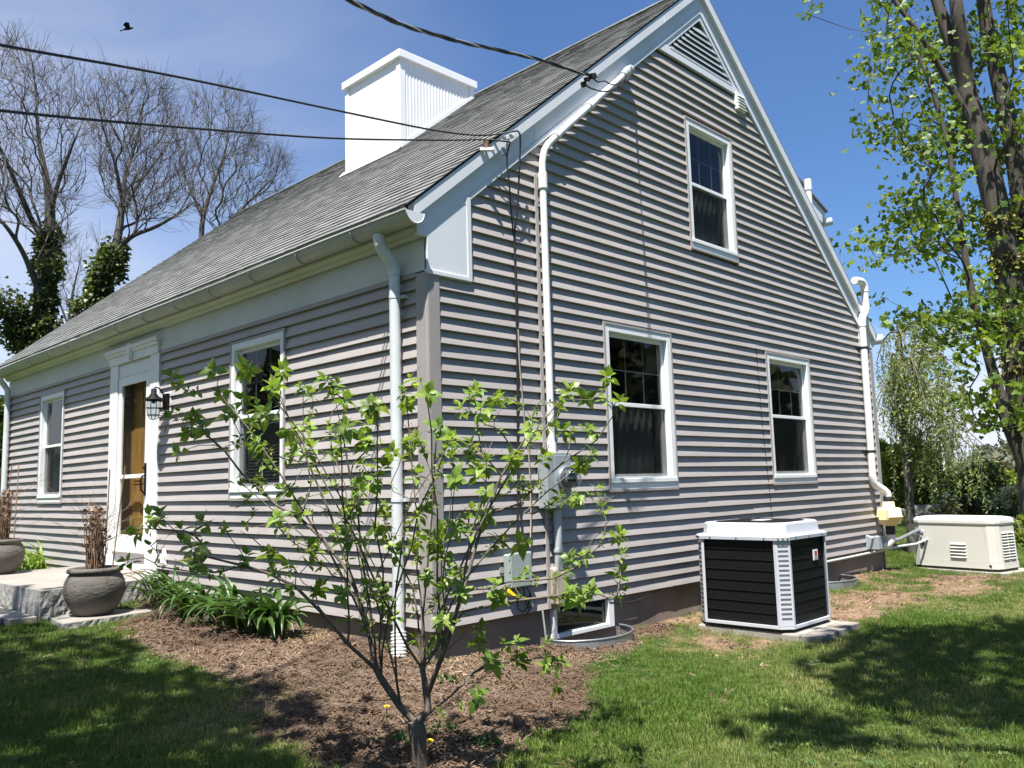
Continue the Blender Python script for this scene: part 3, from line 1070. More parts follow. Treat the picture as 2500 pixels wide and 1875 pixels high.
while s < slope_len - 0.02:
    y = Y0 - 0.012 + random.uniform(0, 0.15) * 0
    off = random.uniform(0.0, 0.2)
    y = Y0 - 0.012
    first = True
    while y < Y1 + 0.01:
        w = random.choice((0.10, 0.13, 0.16, 0.19, 0.23, 0.28))
        if first:
            w *= random.uniform(0.4, 1.0)
            first = False
        y2 = min(y + w, Y1 + 0.012)
        t = random.choice((0.0065, 0.0070, 0.0085, 0.0090))
        dr = random.uniform(-0.0018, 0.0018)
        pieces.append((s + dr, min(s + EXPO + 0.022, slope_len), y, y2, t))
        y = y2 + 0.0015
    s += EXPO
    row += 1


def shingle_geo(pc):
    s0, s1, ya, yb, t = pc
    out = []
    for s_, th in ((s0, t + 0.004), (s1, 0.001)):
        for y_ in (ya, yb):
            bx, bz = EX + ux * s_, rz(EX) - 0.012 + uz * s_
            out.append((bx, y_, bz))
            out.append((bx + nx * th, y_, bz + nz * th))
    return out   # 0 b a,1 t a,2 b b,3 t b,4.. upper


SF = [(1, 3, 7, 5), (0, 2, 3, 1), (0, 1, 5, 4), (2, 6, 7, 3)]
sizes = []
for i, pc in enumerate(pieces):
    c = np.array([EX + ux * (pc[0] + .05), (pc[2] + pc[3]) / 2, rz(EX) + uz * (pc[0] + .05)])
    d = np.linalg.norm(c - CV)
    sizes.append((pc[3] - pc[2]) / d ** 2 * 1.0)
order = np.argsort(-np.array(sizes))
big = set(order[:300].tolist())
rest = MB()
for i, pc in enumerate(pieces):
    if i in big:
        MB().add(shingle_geo(pc), SF).build('shingle', SHING, roof)
    else:
        rest.add(shingle_geo(pc), SF)
rest.build('shingle_courses', SHING, roof, kind='stuff')
# ridge cap
for yy in np.arange(Y0, Y1 - 0.05, 0.145):
    pass
mb = MB()
for i, yy in enumerate(np.arange(Y0 - 0.01, Y1 - 0.05, 0.145)):
    h = 0.010
    a = rz(XM)
    for sgn in (-1, 1):
        x1 = XM + sgn * 0.13
        z1 = a - SL * 0.13
        mb.add([(XM, yy, a + h + 0.008), (x1, yy, z1 + h + 0.008), (x1, yy + 0.17, z1 + h), (XM, yy + 0.17, a + h),
                (XM, yy, a - 0.002), (x1, yy, z1 - 0.002)], [(0, 1, 2, 3), (0, 4, 5, 1)])
mb.build('ridge_cap', SHING, roof)
mb = MB()
mb.prism([(EX + 0.0, Y0 - 0.004, rz(EX) - 0.034), (XM, Y0 - 0.004, rz(XM) - 0.034), (XM, Y0 - 0.004, rz(XM) - 0.0135), (EX, Y0 - 0.004, rz(EX) - 0.0135)], (0, 0.012, 0))
mb.build('drip_edge', BLACK, roof)

# -------------------------------------------------------------- chimney chase
cx0, cx1, cy0, cy1, cz = 2.36, 3.60, 3.27, 4.44, 6.43
mb = MB()
mb.box(cx0, cx1, cy0, cy1, 4.9, cz - 0.06)
chim = mb.build('chimney', CHIM, house)
mb = MB()
mb.box(cx0 - 0.045, cx1 + 0.045, cy0 - 0.045, cy1 + 0.045, cz - 0.10, cz)
mb.build('chimney_cap', CHIM, chim, bevel=0.006)
for (x, y) in ((cx0, cy0), (cx1, cy0), (cx0, cy1), (cx1, cy1)):
    sx = 1 if x == cx0 else -1
    sy_ = 1 if y == cy0 else -1
    mb = MB()
    o = 0.012
    mb.prism([(x - sx * o, y - sy_ * o, 4.9), (x + sx * 0.07, y - sy_ * o, 4.9), (x + sx * 0.07, y, 4.9), (x, y, 4.9), (x, y + sy_ * 0.07, 4.9), (x - sx * o, y + sy_ * 0.07, 4.9)], (0, 0, cz - 0.101 - 4.9))
    mb.build('corner_trim', CHIM, chim)
# vertical ribs of the panel on the side face
mb = MB()
for x in np.arange(cx0 + 0.105, cx1 - 0.08, 0.052):
    mb.prism([(x - 0.012, cy0, 4.9), (x - 0.006, cy0 - 0.0045, 4.9), (x + 0.006, cy0 - 0.0045, 4.9), (x + 0.012, cy0, 4.9)], (0, 0, cz - 0.102 - 4.9))
mb.build('ribbed_panel', CHIM, chim)
mb = MB()
z = lambda x, t: rz(x) + t
mb.prism([(cx0 - 0.03, cy0 - 0.016, z(cx0 - 0.03, 0.0)), (cx1, cy0 - 0.016, z(cx1, 0.0)), (cx1, cy0 - 0.016, z(cx1, 0.055)), (cx0 - 0.03, cy0 - 0.016, z(cx0 - 0.03, 0.055))], (0, 0.016, 0))
mb.prism([(cx0 - 0.09, cy0 - 0.05, z(cx0 - 0.09, 0.012)), (cx0 - 0.016, cy0 - 0.05, z(cx0 - .016, 0.03)), (cx0 - 0.016, cy1 + 0.05, z(cx0 - .016, 0.03)), (cx0 - 0.09, cy1 + 0.05, z(cx0 - 0.09, 0.012))], (0, 0, 0.006))
mb.build('flashing', CHIM, chim)

# -------------------------------------------------------------- rear dormer seen past the right rake
dy = 0.24
mb = MB()
mb.quad((6.2, dy + 0.1, 3.4), (7.35, dy + 0.1, 3.4), (7.35, dy + 0.1, 4.68), (6.2, dy + 0.1, 5.02))
dorm = mb.build('dormer', SIDING, house)
mb = MB()
zt = lambda x: 5.00 - (x - 6.55) * 0.33
sec = [(5.75, zt(5.75) - 0.10), (7.52, zt(7.52) - 0.10), (7.52, zt(7.52) + 0.02), (5.75, zt(5.75) + 0.02)]
mb.prism([(x, dy, z) for x, z in sec], (0, LEN - 1.0, 0))
mb.prism([(5.75, dy - 0.012, zt(5.75) - 0.22), (7.40, dy - 0.012, zt(7.40) - 0.22), (7.40, dy - 0.012, zt(7.40) - 0.101), (5.75, dy - 0.012, zt(5.75) - 0.101)], (0, 0.12, 0))
mb.build('dormer_rake', ALUM, dorm, bevel=0.003)
mb = MB()
mb.prism([(5.70, dy - 0.03, zt(5.70) + 0.021), (7.56, dy - 0.03, zt(7.56) + 0.021), (7.56, dy - 0.03, zt(7.56) + 0.045), (5.70, dy - 0.03, zt(5.70) + 0.045)], (0, LEN - 1.0, 0))
mb.build('dormer_roof', SHING, dorm)
mb = MB()
mb.lathe((7.60, dy - 0.05, 4.56), [(0.0, 0), (0.055, 0), (0.055, 5.0)], 14, (0, 1, 0))
mb.build('dormer_gutter', ALUM, dorm)
mb = MB()
mb.tube([(6.72, 0.10, 3.85), (6.72, 0.10, 4.80)], 0.043, 14)
mb.tube([(6.72, 0.10, 4.78), (6.72, 0.10, 4.93)], 0.050, 14)
mb.build('roof_vent_pipe', PVC, house)
# =================================================================== things fixed to or standing by the house
# ---- wall lantern beside the door
LY, LZ = 4.34, 1.98
lan = thing('wall_lantern', (-0.03, LY, LZ), 'black caged barn lantern on the siding right of the front door', 'lantern')
mb = MB()
FW.box(mb, LY - 0.075, LY + 0.075, 0.012, 0.026, LZ - 0.105, LZ + 0.105)
mb.build('mounting_block', VINYLW, lan, bevel=0.004)
mb = MB()
FW.box(mb, LY - 0.058, LY + 0.058, 0.0265, 0.058, LZ - 0.085, LZ + 0.085)
mb.build('back_plate', BLACK, lan, bevel=0.004)
mb = MB()
mb.tube([(-0.055, LY, LZ + 0.03), (-0.085, LY, LZ + 0.10), (-0.12, LY, LZ + 0.14), (-0.16, LY, LZ + 0.15), (-0.175, LY, LZ + 0.13)], 0.008, 8)
mb.build('arm', BLACK, lan)
lc = (-0.175, LY, LZ)
mb = MB()
mb.lathe(lc, [(0.0, 0.135), (0.028, 0.13), (0.03, 0.075), (0.040, 0.07), (0.046, 0.052), (0.115, 0.012), (0.117, 0.006), (0.10, 0.008), (0.03, 0.03)], 24)
mb.build('shade', BLACK, lan)
mb = MB()
mb.lathe(lc, [(0.055, 0.02), (0.058, -0.06), (0.055, -0.13), (0.035, -0.17), (0.0, -0.18)], 20, cap=False)
mb.build('glass_jar', GLASS, lan)
mb = MB()
mb.lathe(lc, [(0.0, 0.03), (0.018, 0.025), (0.020, -0.02), (0.0, -0.03)], 12)
mb.build('lamp_holder', BLACK, lan)
for zc, rr in ((0.008, 0.068), (-0.075, 0.071), (-0.15, 0.062)):
    mb = MB()
    mb.tube([(lc[0] + rr * math.cos(a), lc[1] + rr * math.sin(a), lc[2] + zc) for a in np.linspace(0, 2 * math.pi, 25)], 0.0042, 6)
    mb.build('cage_ring', BLACK, lan)
for i in range(8):
    a = i * math.pi / 4
    mb = MB()
    mb.tube([(lc[0] + r2 * math.cos(a), lc[1] + r2 * math.sin(a), lc[2] + z) for r2, z in ((0.068, 0.008), (0.071, -0.075), (0.062, -0.15), (0.035, -0.19), (0.0, -0.20))], 0.0036, 6)
    mb.build('cage_bar', BLACK, lan)

# ---- outlet box low on the front wall
ob = thing('outlet_cover', (-0.02, 4.35, 0.33), 'small white weatherproof outlet cover low beside the door', 'outlet')
mb = MB()
FW.box(mb, 4.30, 4.40, 0.012, 0.03, 0.25, 0.42)
mb.build('plate', VINYLW, ob, bevel=0.006)
mb = MB()
FW.box(mb, 4.318, 4.382, 0.0305, 0.055, 0.265, 0.36)
mb.build('flip_lid', VINYLW, ob, bevel=0.01)

# ---- electric service: mast conduit, meter, lower conduit
em = thing('electric_meter', (1.28, -0.03, 1.0), 'grey electric meter with glass dome on its white service conduit', 'electric meter')
mb = MB()
mast = [(1.235, -0.062, 1.25), (1.235, -0.062, 3.60), (1.237, -0.062, 3.69), (1.262, -0.066, 3.80), (1.315, -0.070, 3.875), (1.40, -0.072, 3.955)]
tt = np.linspace(0, 1, 9)[1:]
mast += [(1.40 + 1.02 * t, -0.072 - 0.01 * t, 3.955 + 0.905 * t) for t in tt]
mb.tube(mast, 0.030, 14)
mb.build('service_mast', PVC, em)
mb = MB()
for q0, q1 in (((1.235, -0.062, 3.46), (1.235, -0.062, 3.60)), ((1.405, -0.072, 3.960), (1.44, -0.072, 3.991)), ((1.88, -0.077, 4.381), (1.95, -0.078, 4.443)), ((1.235, -0.062, 1.24), (1.235, -0.062, 1.32))):
    mb.tube([q0, q1], 0.040, 14)
mb.build('conduit_coupling', PVC, em)
mb = MB()
e = np.array(mast[-1])
dv = np.array((1.02, -0.01, 0.905)); dv /= np.linalg.norm(dv)
mb.lathe(e - dv * 0.01, [(0.040, 0), (0.045, 0.05), (0.050, 0.12), (0.038, 0.19), (0.0, 0.21)], 16, dv)
mb.build('weatherhead', METERG, em)
mb = MB()
for t in (2.2, 2.9, 3.3):
    mb.box(1.185, 1.285, -0.048, -0.018, t, t + 0.022)
mb.build('pipe_strap', GALV, em)
mb = MB()
mb.box(1.10, 1.395, -0.125, -0.018, 0.79, 1.24)
mb.build('meter_box', METERG, em, bevel=0.008)
mb = MB()
mb.box(1.19, 1.385, -0.131, -0.1255, 0.81, 1.215)
mb.build('cover_plate', METERG, em, bevel=0.004)
mb = MB()
mc = (1.30, -0.131, 1.03)
mb.lathe(mc, [(0.092, 0.0), (0.097, 0.02), (0.090, 0.035)], 24, (0, -1, 0))
mb.build('meter_ring', GALV, em)
mb = MB()
mb.lathe(mc, [(0.070, 0.036), (0.070, 0.075), (0.0, 0.076)], 20, (0, -1, 0))
mb.build('meter_face', pmat('meter_register', (0.20, 0.21, 0.21), 0.5, 0.5, 60), em)
mb = MB()
mb.box(1.253, 1.347, -0.211, -0.2075, 1.0, 1.02)
mb.box(1.253, 1.347, -0.211, -0.2075, 1.055, 1.067)
mb.build('register_print', BLACK, em)
mb = MB()
mb.lathe(mc, [(0.083, 0.034), (0.083, 0.10), (0.070, 0.122), (0.0, 0.128)], 24, (0, -1, 0))
mb.build('glass_dome', GLASS, em)
mb = MB()
mb.tube([(1.275, -0.062, 0.78), (1.275, -0.062, 0.30)], 0.034, 14)
mb.tube([(1.275, -0.062, 0.44), (1.275, -0.062, 0.465)], 0.043, 14)
mb.build('lower_conduit', CONDUIT, em)
mb = MB()
mb.prism([(1.20, -0.02, 0.32), (1.20, -0.07, 0.315), (1.20, -0.105, 0.27), (1.20, -0.105, 0.035), (1.20, -0.02, 0.035)], (0.125, 0, 0))
mb.build('line_cover', BEIGE, em, bevel=0.008)
mb = MB()
mb.box(1.165, 1.20, -0.035, -0.018, 0.0, 3.58)
mb.build('cover_strip', SIDING, em, bevel=0.003)

# ---- telephone box with cables
tb = thing('telephone_box', (0.8, -0.02, 0.34), 'grey green utility box under the black cables near the corner', 'utility box')
mb = MB()
mb.box(0.685, 0.905, -0.085, -0.02, 0.225, 0.465)
mb.build('box_body', TELBOX, tb, bevel=0.012)
mb = MB()
mb.box(0.678, 0.912, -0.110, -0.0855, 0.215, 0.475)
mb.build('box_lid', TELBOX, tb, bevel=0.010)
mb = MB()
mb.box(0.640, 0.675, -0.035, -0.025, 0.33, 0.37)
for z in (0.25, 0.34, 0.43):
    mb.box(0.672, 0.6775, -0.106, -0.090, z, z + 0.03)
mb.build('latch_tab', TELBOX, tb)
mb = MB()
mb.tube([(0.80, -0.06, 0.215), (0.79, -0.06, 0.12), (0.80, -0.055, 0.05), (0.85, -0.06, 0.02), (0.90, -0.06, 0.05), (0.92, -0.06, 0.10), (0.94, -0.05, 0.16), (0.955, -0.045, 0.12), (0.95, -0.05, 0.05), (0.90, -0.05, 0.0)], 0.006, 6)
mb.tube([(0.86, -0.06, 0.215), (0.875, -0.06, 0.10), (0.92, -0.06, 0.04), (0.96, -0.055, 0.09), (0.93, -0.055, 0.17), (0.89, -0.05, 0.215)], 0.005, 6)
mb.build('drip_loop_cable', CABLE, tb)
mb = MB()
mb.obox((0.935, -0.068, 0.075), (0.012, 0, 0.006), (0, 0.010, 0), (-0.012, 0, 0.026))
mb.build('splitter', GALV, tb)
mb = MB()
mb.tube([(1.10, -0.03, -0.005), (1.12, -0.03, -0.15), (1.14, -0.03, -0.32)], 0.008, 6)
mb.build('ground_wire_pipe', CONDUIT, tb)


def wire(name, pts, rad, label, group=None, mat=None, twist=0):
    """smooth cable through points (Catmull-Rom)"""
    P = [np.array(p, float) for p in pts]
    P = [2 * P[0] - P[1]] + P + [2 * P[-1] - P[-2]]
    C = []
    for i in range(1, len(P) - 2):
        for t in np.linspace(0, 1, 9, endpoint=False):
            a, b, c, d = P[i - 1:i + 3]
            C.append(0.5 * (2 * b + (c - a) * t + (2 * a - 5 * b + 4 * c - d) * t * t + (3 * b - a - 3 * c + d) * t ** 3))
    C.append(P[-2])
    C = np.array(C)
    mb = MB()
    if not twist:
        mb.tube(C, rad, 6)
        o = mb.build(name, mat or CABLE)
        tag(o, label, 'cable', group)
        return o
    # twisted service drop: bare messenger and two insulated lines
    n = len(C) * 4
    tq = np.linspace(0, len(C) - 1, n)
    D = np.stack([np.interp(tq, np.arange(len(C)), C[:, k]) for k in range(3)], 1)
    T = np.gradient(D, axis=0); T /= np.linalg.norm(T, axis=1)[:, None]
    L_ = np.concatenate([[0], np.cumsum(np.linalg.norm(np.diff(D, axis=0), axis=1))])
    u = np.cross(T, (0, 0, 1.0)); u /= np.linalg.norm(u, axis=1)[:, None]
    w = np.cross(T, u)
    root = thing(name, tuple(C[0]), label, 'cable')
    for k in range(3):
        a = L_ * twist + k * 2.094
        rr = rad if k < 2 else rad * 0.6
        mb = MB()
        mb.tube(D + rad * 0.95 * (np.cos(a)[:, None] * u + np.sin(a)[:, None] * w), rr, 6)
        mb.build('insulated_line' if k < 2 else 'bare_messenger', CABLE if k < 2 else METERG, root)
    return root


# two telephone wires from the left to the rake bracket
A1 = (0.80, -0.20, 3.80)
wire('telephone_wire', [aimh(-450, 20, 3.4), aimh(0, 110, 4.15), aimh(420, 185, 4.95), aimh(800, 265, 5.75), aimh(1060, 318, 6.25), aimh(1180, 330, 6.42), A1], 0.0075, 'upper black telephone wire crossing in front of the white chimney', 'telephone wires to the rake')
wire('telephone_wire', [aimh(-450, 205, 3.4), aimh(0, 270, 4.15), aimh(420, 309, 4.95), aimh(800, 337, 5.75), aimh(1060, 342, 6.25), aimh(1180, 341, 6.40), (0.74, -0.17, 3.70)], 0.0075, 'lower black telephone wire running level to the roof edge', 'telephone wires to the rake')
# bracket on the rake fascia
br = thing('wire_bracket', (0.55, -0.12, 3.72), 'small rusty and white wire bracket at the roof edge below the chimney', 'bracket')
b0 = aimh(1186, 352, 6.36)
mb = MB()
mb.obox(b0 + np.array((0, 0, -0.045)), (0.045, -0.045, 0), (0.012, 0.012, 0), (0, 0, 0.012))
mb.build('porcelain_foot', WHITE, br, bevel=0.004)
mb = MB()
mb.tube([b0 + np.array((0, 0, -0.04)), b0 + np.array((0.01, 0, 0.0)), b0 + np.array((0.0, 0, 0.03))], 0.020, 8)
mb.build('rusty_stem', pmat('rusty_iron', (0.16, 0.09, 0.05), 0.8, 0.4, 30), br)
mb = MB()
mb.obox((0.76, -0.14, 3.755), (0.045, -0.01, 0.02), (0, 0.02, 0), (-0.006, 0, 0.014))
mb.build('wedge_clamp', WHITE, br, bevel=0.003)
mb = MB()
mb.box(0.70, 0.76, -0.125, -0.106, 3.60, 3.66)
mb.tube([(0.73, -0.115, 3.63), (0.76, -0.14, 3.75)], 0.008, 6)
mb.build('hook_plate', GALV, br)

# cables down the gable wall
wire('black_cable', [(0.74, -0.17, 3.70), (0.745, -0.125, 3.58), (0.775, -0.115, 3.35), (0.85, -0.06, 3.08), (0.905, -0.030, 2.88), (0.91, -0.032, 2.2), (0.885, -0.032, 1.5), (0.85, -0.034, 0.9), (0.80, -0.06, 0.50)], 0.0065,
     'slack black cable bowing down from the bracket to the utility box', 'cables running down the gable')
wire('black_cable', [A1, (0.895, -0.135, 3.80), (0.90, -0.118, 3.60), (0.90, -0.075, 3.20), (0.90, -0.030, 2.95), (0.898, -0.034, 2.5), (0.885, -0.033, 1.8), (0.865, -0.034, 1.1), (0.87, -0.06, 0.52)], 0.0075,
     'straight black cable hanging from the roof edge beside the white conduit', 'cables running down the gable')
wire('tan_cable', [(0.90, -0.045, 2.22), (0.905, -0.044, 1.95), (0.925, -0.044, 1.7), (0.95, -0.040, 1.45), (0.985, -0.040, 1.2), (0.99, -0.04, 0.8), (0.96, -0.05, 0.5)], 0.005,
     'thin tan cable leaning away from the black cables on the gable', mat=BEIGE)
wire('thin_wall_wire', [(4.80, -0.024, 2.475), (4.83, -0.026, 1.6), (4.90, -0.026, 0.8), (4.935, -0.026, 0.2), (4.95, -0.03, -0.3)], 0.0045,
     'thin black wire hanging on the siding between the two lower windows')
wire('foundation_wire', [(1.95, -0.02, -0.035), (2.15, -0.02, -0.065), (2.35, -0.02, -0.07), (2.55, -0.02, -0.04), (2.75, -0.02, -0.005), (2.95, -0.03, 0.0)], 0.006,
     'black wire sagging along the foundation beside the air conditioner')

# service drop to the weatherhead
S_END = aimh(1438, 184, 6.35)
wire('service_drop', [aimh(560, -180, 3.2), aimh(850, -2, 3.9), aimh(1000, 66, 4.5), aimh(1150, 108, 5.1), aimh(1290, 139, 5.7), aimh(1400, 172, 6.2), S_END], 0.0075,
      'thick twisted black service cable coming down to the roof edge', twist=9)
sc_ = thing('splice_clamps', tuple(S_END), 'black splice connectors where the service cable meets the white conduit', 'connector')
mb = MB()
mb.obox(aimh(1447, 186, 6.34), (0.03, 0, 0.012), (0, 0.018, 0), (-0.008, 0, 0.02))
mb.build('tap_connector', RUBBER, sc_, bevel=0.004)
mb = MB()
mb.obox(aimh(1433, 194, 6.34), (0.022, 0, 0.008), (0, 0.015, 0), (-0.006, 0, 0.016))
mb.build('tap_connector', RUBBER, sc_, bevel=0.004)
mb = MB()
mb.obox(aimh(1425, 206, 6.36), (0.020, 0, 0.008), (0, 0.016, 0), (-0.006, 0, 0.020))
mb.build('tap_connector', RUBBER, sc_, bevel=0.004)
WH = np.array((2.49, -0.13, 4.96))
wire('splice_lead', [aimh(1425, 206, 6.36), aimh(1450, 218, 6.4), aimh(1482, 223, 6.5), aimh(1520, 205, 6.7), aimh(1540, 180, 6.85), WH], 0.0055,
     'longer black lead looping below the weatherhead', 'leads from the splice to the weatherhead')
wire('splice_lead', [aimh(1447, 190, 6.34), aimh(1460, 200, 6.38), aimh(1475, 198, 6.45), aimh(1500, 207, 6.6), aimh(1530, 190, 6.8), WH + np.array((0.02, 0, -0.02))], 0.0055,
     'shorter black lead curving up to the weatherhead', 'leads from the splice to the weatherhead')

# ---- radon pipe and fan at the far end of the gable
rp = thing('radon_pipe', (7.7, -0.09, 0.0), 'white vent pipe with a pale yellow fan at the far house corner', 'vent pipe')
PR = 0.047
mb = MB()
mb.tube([(7.66, -0.085, 0.93), (7.685, -0.085, 2.0), (7.71, -0.085, 3.04)], PR, 16)
mb.build('riser', PVC, rp)
mb = MB()
mb.tube([(7.71, -0.085, 3.02), (7.712, -0.085, 3.10), (7.735, -0.09, 3.16), (7.80, -0.10, 3.22), (7.832, -0.105, 3.28), (7.835, -0.105, 3.36)], PR + 0.006, 16)
mb.tube([(7.835, -0.105, 3.30), (7.835, -0.105, 3.56)], PR, 16)
mb.tube([(7.835, -0.105, 3.52), (7.835, -0.105, 3.58), (7.815, -0.10, 3.635), (7.76, -0.095, 3.66), (7.68, -0.09, 3.655), (7.55, -0.09, 3.645)], PR + 0.006, 16)
mb.build('offset_bend', PVC, rp)
mb = MB()
for z in (1.30, 2.72):
    x = 7.66 + (z - 0.93) * 0.0237
    mb.lathe((x, -0.085, z), [(PR + 0.004, -0.016), (PR + 0.004, 0.016)], 16)
    mb.box(x - 0.09, x + 0.09, -0.04, -0.018, z - 0.012, z + 0.012)
mb.build('pipe_clamp', RUBBER, rp)
mb = MB()
mb.tube([(7.66, -0.085, 0.98), (7.665, -0.088, 0.90), (7.70, -0.10, 0.85), (7.80, -0.16, 0.78), (7.84, -0.19, 0.735), (7.845, -0.195, 0.68)], PR + 0.004, 16)
mb.build('lower_bend', PVC, rp)
fx, fy = 7.845, -0.195
mb = MB()
mb.lathe((fx, fy, 0.0), [(0.056, 0.69), (0.060, 0.685), (0.060, 0.60), (0.056, 0.595)], 18)
mb.build('rubber_coupling', RUBBER, rp)
mb = MB()
mb.lathe((fx, fy, 0.0), [(0.066, 0.62), (0.074, 0.615), (0.078, 0.545), (0.138, 0.535), (0.150, 0.52), (0.158, 0.43), (0.172, 0.425), (0.172, 0.415), (0.150, 0.41), (0.136, 0.33), (0.075, 0.305), (0.062, 0.30)], 28)
fan = mb.build('fan_housing', YELLOWP, rp)
mb = MB()
mb.box(fx - 0.245, fx - 0.125, fy - 0.05, fy + 0.05, 0.38, 0.52)
mb.build('junction_box', YELLOWP, rp, bevel=0.008)
mb = MB()
mb.lathe((fx, fy, 0.0), [(0.054, 0.30), (0.062, 0.295), (0.062, 0.19), (0.054, 0.185)], 18)
mb.build('rubber_coupling', RUBBER, rp)
mb = MB()
mb.tube([(fx, fy, 0.19), (fx, fy, 0.10), (fx - .02, fy + .03, 0.05), (fx - 0.06, -0.05, 0.03), (fx - 0.06, 0.05, 0.03)], PR + 0.003, 16)
mb.build('tail_pipe', PVC, rp)

# ---- junction and disconnect boxes feeding the generator
jb = thing('generator_conduits', (7.75, -0.08, 0.1), 'grey conduits running from the house corner to the bisque generator', 'conduit')
mb = MB()
mb.box(7.60, 7.86, -0.12, -0.02, -0.005, 0.17)
mb.build('disconnect_box', METERG, jb, bevel=0.008)
mb = MB()
mb.prism([(7.42, -0.02, 0.20), (7.42, -0.11, 0.16), (7.42, -0.07, 0.02), (7.42, -0.02, 0.0)], (0.09, 0, 0))
mb.build('conduit_body', METERG, jb, bevel=0.004)
mb = MB()
mb.tube([(7.86, -0.08, 0.10), (8.05, -0.10, 0.075), (8.25, -0.14, 0.09), (8.45, -0.20, 0.14), (8.58, -0.26, 0.185), (8.66, -0.30, 0.20)], 0.024, 10)
mb.build('flexible_conduit', pmat('dark_grey_conduit', (0.16, 0.175, 0.185), 0.45), jb)
mb = MB()
mb.tube([(3.95, -0.035, -0.045), (5.2, -0.035, -0.050), (6.8, -0.04, -0.045), (7.7, -0.05, -0.035), (8.2, -0.16, 0.0), (8.45, -0.30, 0.02), (8.55, -0.36, 0.055), (8.66, -0.41, 0.09)], 0.017, 10)
mb.build('long_conduit', CONDUIT, jb)

# ---- generator
GP = np.array((8.66, -0.16)); GQ = np.array((8.42, -1.31))
gu = (GQ - GP) / np.linalg.norm(GQ - GP)          # along the long face, away from the house
gv = np.array((-gu[1], gu[0]))
if gv[0] < 0:
    gv = -gv                                       # into the cabinet
GL, GD = np.linalg.norm(GQ - GP), 0.62
gen = thing('generator', ((GP[0] + GQ[0]) / 2 + .3, (GP[1] + GQ[1]) / 2, -0.3), 'bisque standby generator with a rounded lid beyond the house corner', 'generator')


def gp(a, b, z):
    q = GP + gu * a + gv * b
    return (q[0], q[1], z)


def gring(ins, z, ch):
    i = ins
    return [gp(i + ch, i, z), gp(GL - i - ch, i, z), gp(GL - i - ch * .3, i + ch * .3, z), gp(GL - i, i + ch, z), gp(GL - i, GD - i - ch, z),
            gp(GL - i - ch, GD - i, z), gp(i + ch, GD - i, z), gp(i, GD - i - ch, z), gp(i, i + ch, z), gp(i + ch * .3, i + ch * .3, z)]


gb = -0.315
mb = MB()
mb.loft([gring(-0.01, gb + 0.035, 0.12), gring(-0.008, gb + 0.115, 0.12)])
mb.build('base_skirt', GENB, gen, bevel=0.004)
mb = MB()
mb.loft([gring(0.004, gb, 0.12), gring(0.004, gb + 0.0345, 0.12)])
mb.build('base_frame', RUBBER, gen)
mb = MB()
mb.loft([gring(0.0, gb + 0.118, 0.11), gring(0.014, gb + 0.60, 0.11)])
body = mb.build('cabinet', GENB, gen, bevel=0.008)
mb = MB()
mb.loft([gring(0.012, gb + 0.601, 0.12), gring(0.000, gb + 0.612, 0.12), gring(0.000, gb + 0.662, 0.12), gring(0.020, gb + 0.690, 0.12), gring(0.07, gb + 0.702, 0.12)])
mb.build('lid', GENL, gen, bevel=0.012)


def gface(a, z):
    """a point on the leaning long face"""
    t = (z - (gb + 0.118)) / 0.482
    return 0.014 * t


for i in range(5):
    z = gb + 0.165 + i * 0.043
    b = gface(0, z)
    mb = MB()
    n = gv * -0.018
    p0, p1 = np.array(gp(0.56, b - 0.001, z)), np.array(gp(0.77, b - 0.001, z))
    q0, q1 = np.array(gp(0.56, b - 0.022, z + 0.002)), np.array(gp(0.77, b - 0.022, z + 0.002))
    r0, r1 = np.array(gp(0.56, b + 0.004, z + 0.026)), np.array(gp(0.77, b + 0.004, z + 0.026))
    mb.add([p0, p1, q1, q0, r0, r1], [(0, 1, 2, 3), (3, 2, 5, 4), (0, 3, 4), (1, 5, 2)])
    mb.build('louvre', GENB, body)
for i in range(10):
    z = gb + 0.155 + i * 0.037
    t = (z - (gb + 0.118)) / 0.482
    a0 = GL - 0.014 * t
    for (b0_, b1_) in ((0.15, 0.29), (0.31, 0.45)):
        mb = MB()
        p0, p1 = np.array(gp(a0 + 0.001, b0_, z)), np.array(gp(a0 + 0.001, b1_, z))
        q0, q1 = np.array(gp(a0 + 0.020, b0_, z + 0.002)), np.array(gp(a0 + 0.020, b1_, z + 0.002))
        r0, r1 = np.array(gp(a0 - 0.003, b0_, z + 0.022)), np.array(gp(a0 - 0.003, b1_, z + 0.022))
        mb.add([p0, p1, q1, q0, r0, r1], [(0, 1, 2, 3), (3, 2, 5, 4), (0, 3, 4), (1, 5, 2)])
        mb.build('louvre', GENB, body)
for a, z, rad in ((0.16, gb + 0.49, 0.028), (0.145, gb + 0.425, 0.014)):
    b = gface(a, z)
    mb = MB()
    mb.lathe(gp(a, b, z), [(rad, -0.002), (rad, 0.012), (rad * .7, 0.016), (0.0, 0.016)], 16, (-gv[0], -gv[1], 0.1))
    mb.build('round_plug', METERG, gen)
for a, z in ((0.09, gb + 0.455), (0.165, gb + 0.345)):
    mb = MB()
    mb.lathe(gp(a, gface(a, z), z), [(0.034, -0.002), (0.034, 0.014), (0.022, 0.024), (0.0, 0.026)], 16, (-gv[0], -gv[1], 0.1))
    mb.build('conduit_bushing', RUBBER if z < gb + .4 else GENB, gen)
mb = MB()
mb.lathe(gp(GL - 0.10, 0.002, gb + 0.075), [(0.018, 0.008), (0.018, 0.012), (0, 0.013)], 14, (-gv[0], -gv[1], 0))
mb.build('base_hole_plug', RUBBER, gen)
mb = MB()
mb.add([gp(GL - 0.145, 0.0035 - 0.002, gb + 0.12), gp(GL - 0.142, 0.0035 - 0.002, gb + 0.12), gp(GL - 0.156, 0.014 - .002, gb + 0.59), gp(GL - 0.159, 0.014 - .002, gb + 0.59)], [(0, 1, 2, 3)])
mb.build('door_seam', METERG, gen)
gpad = MB()
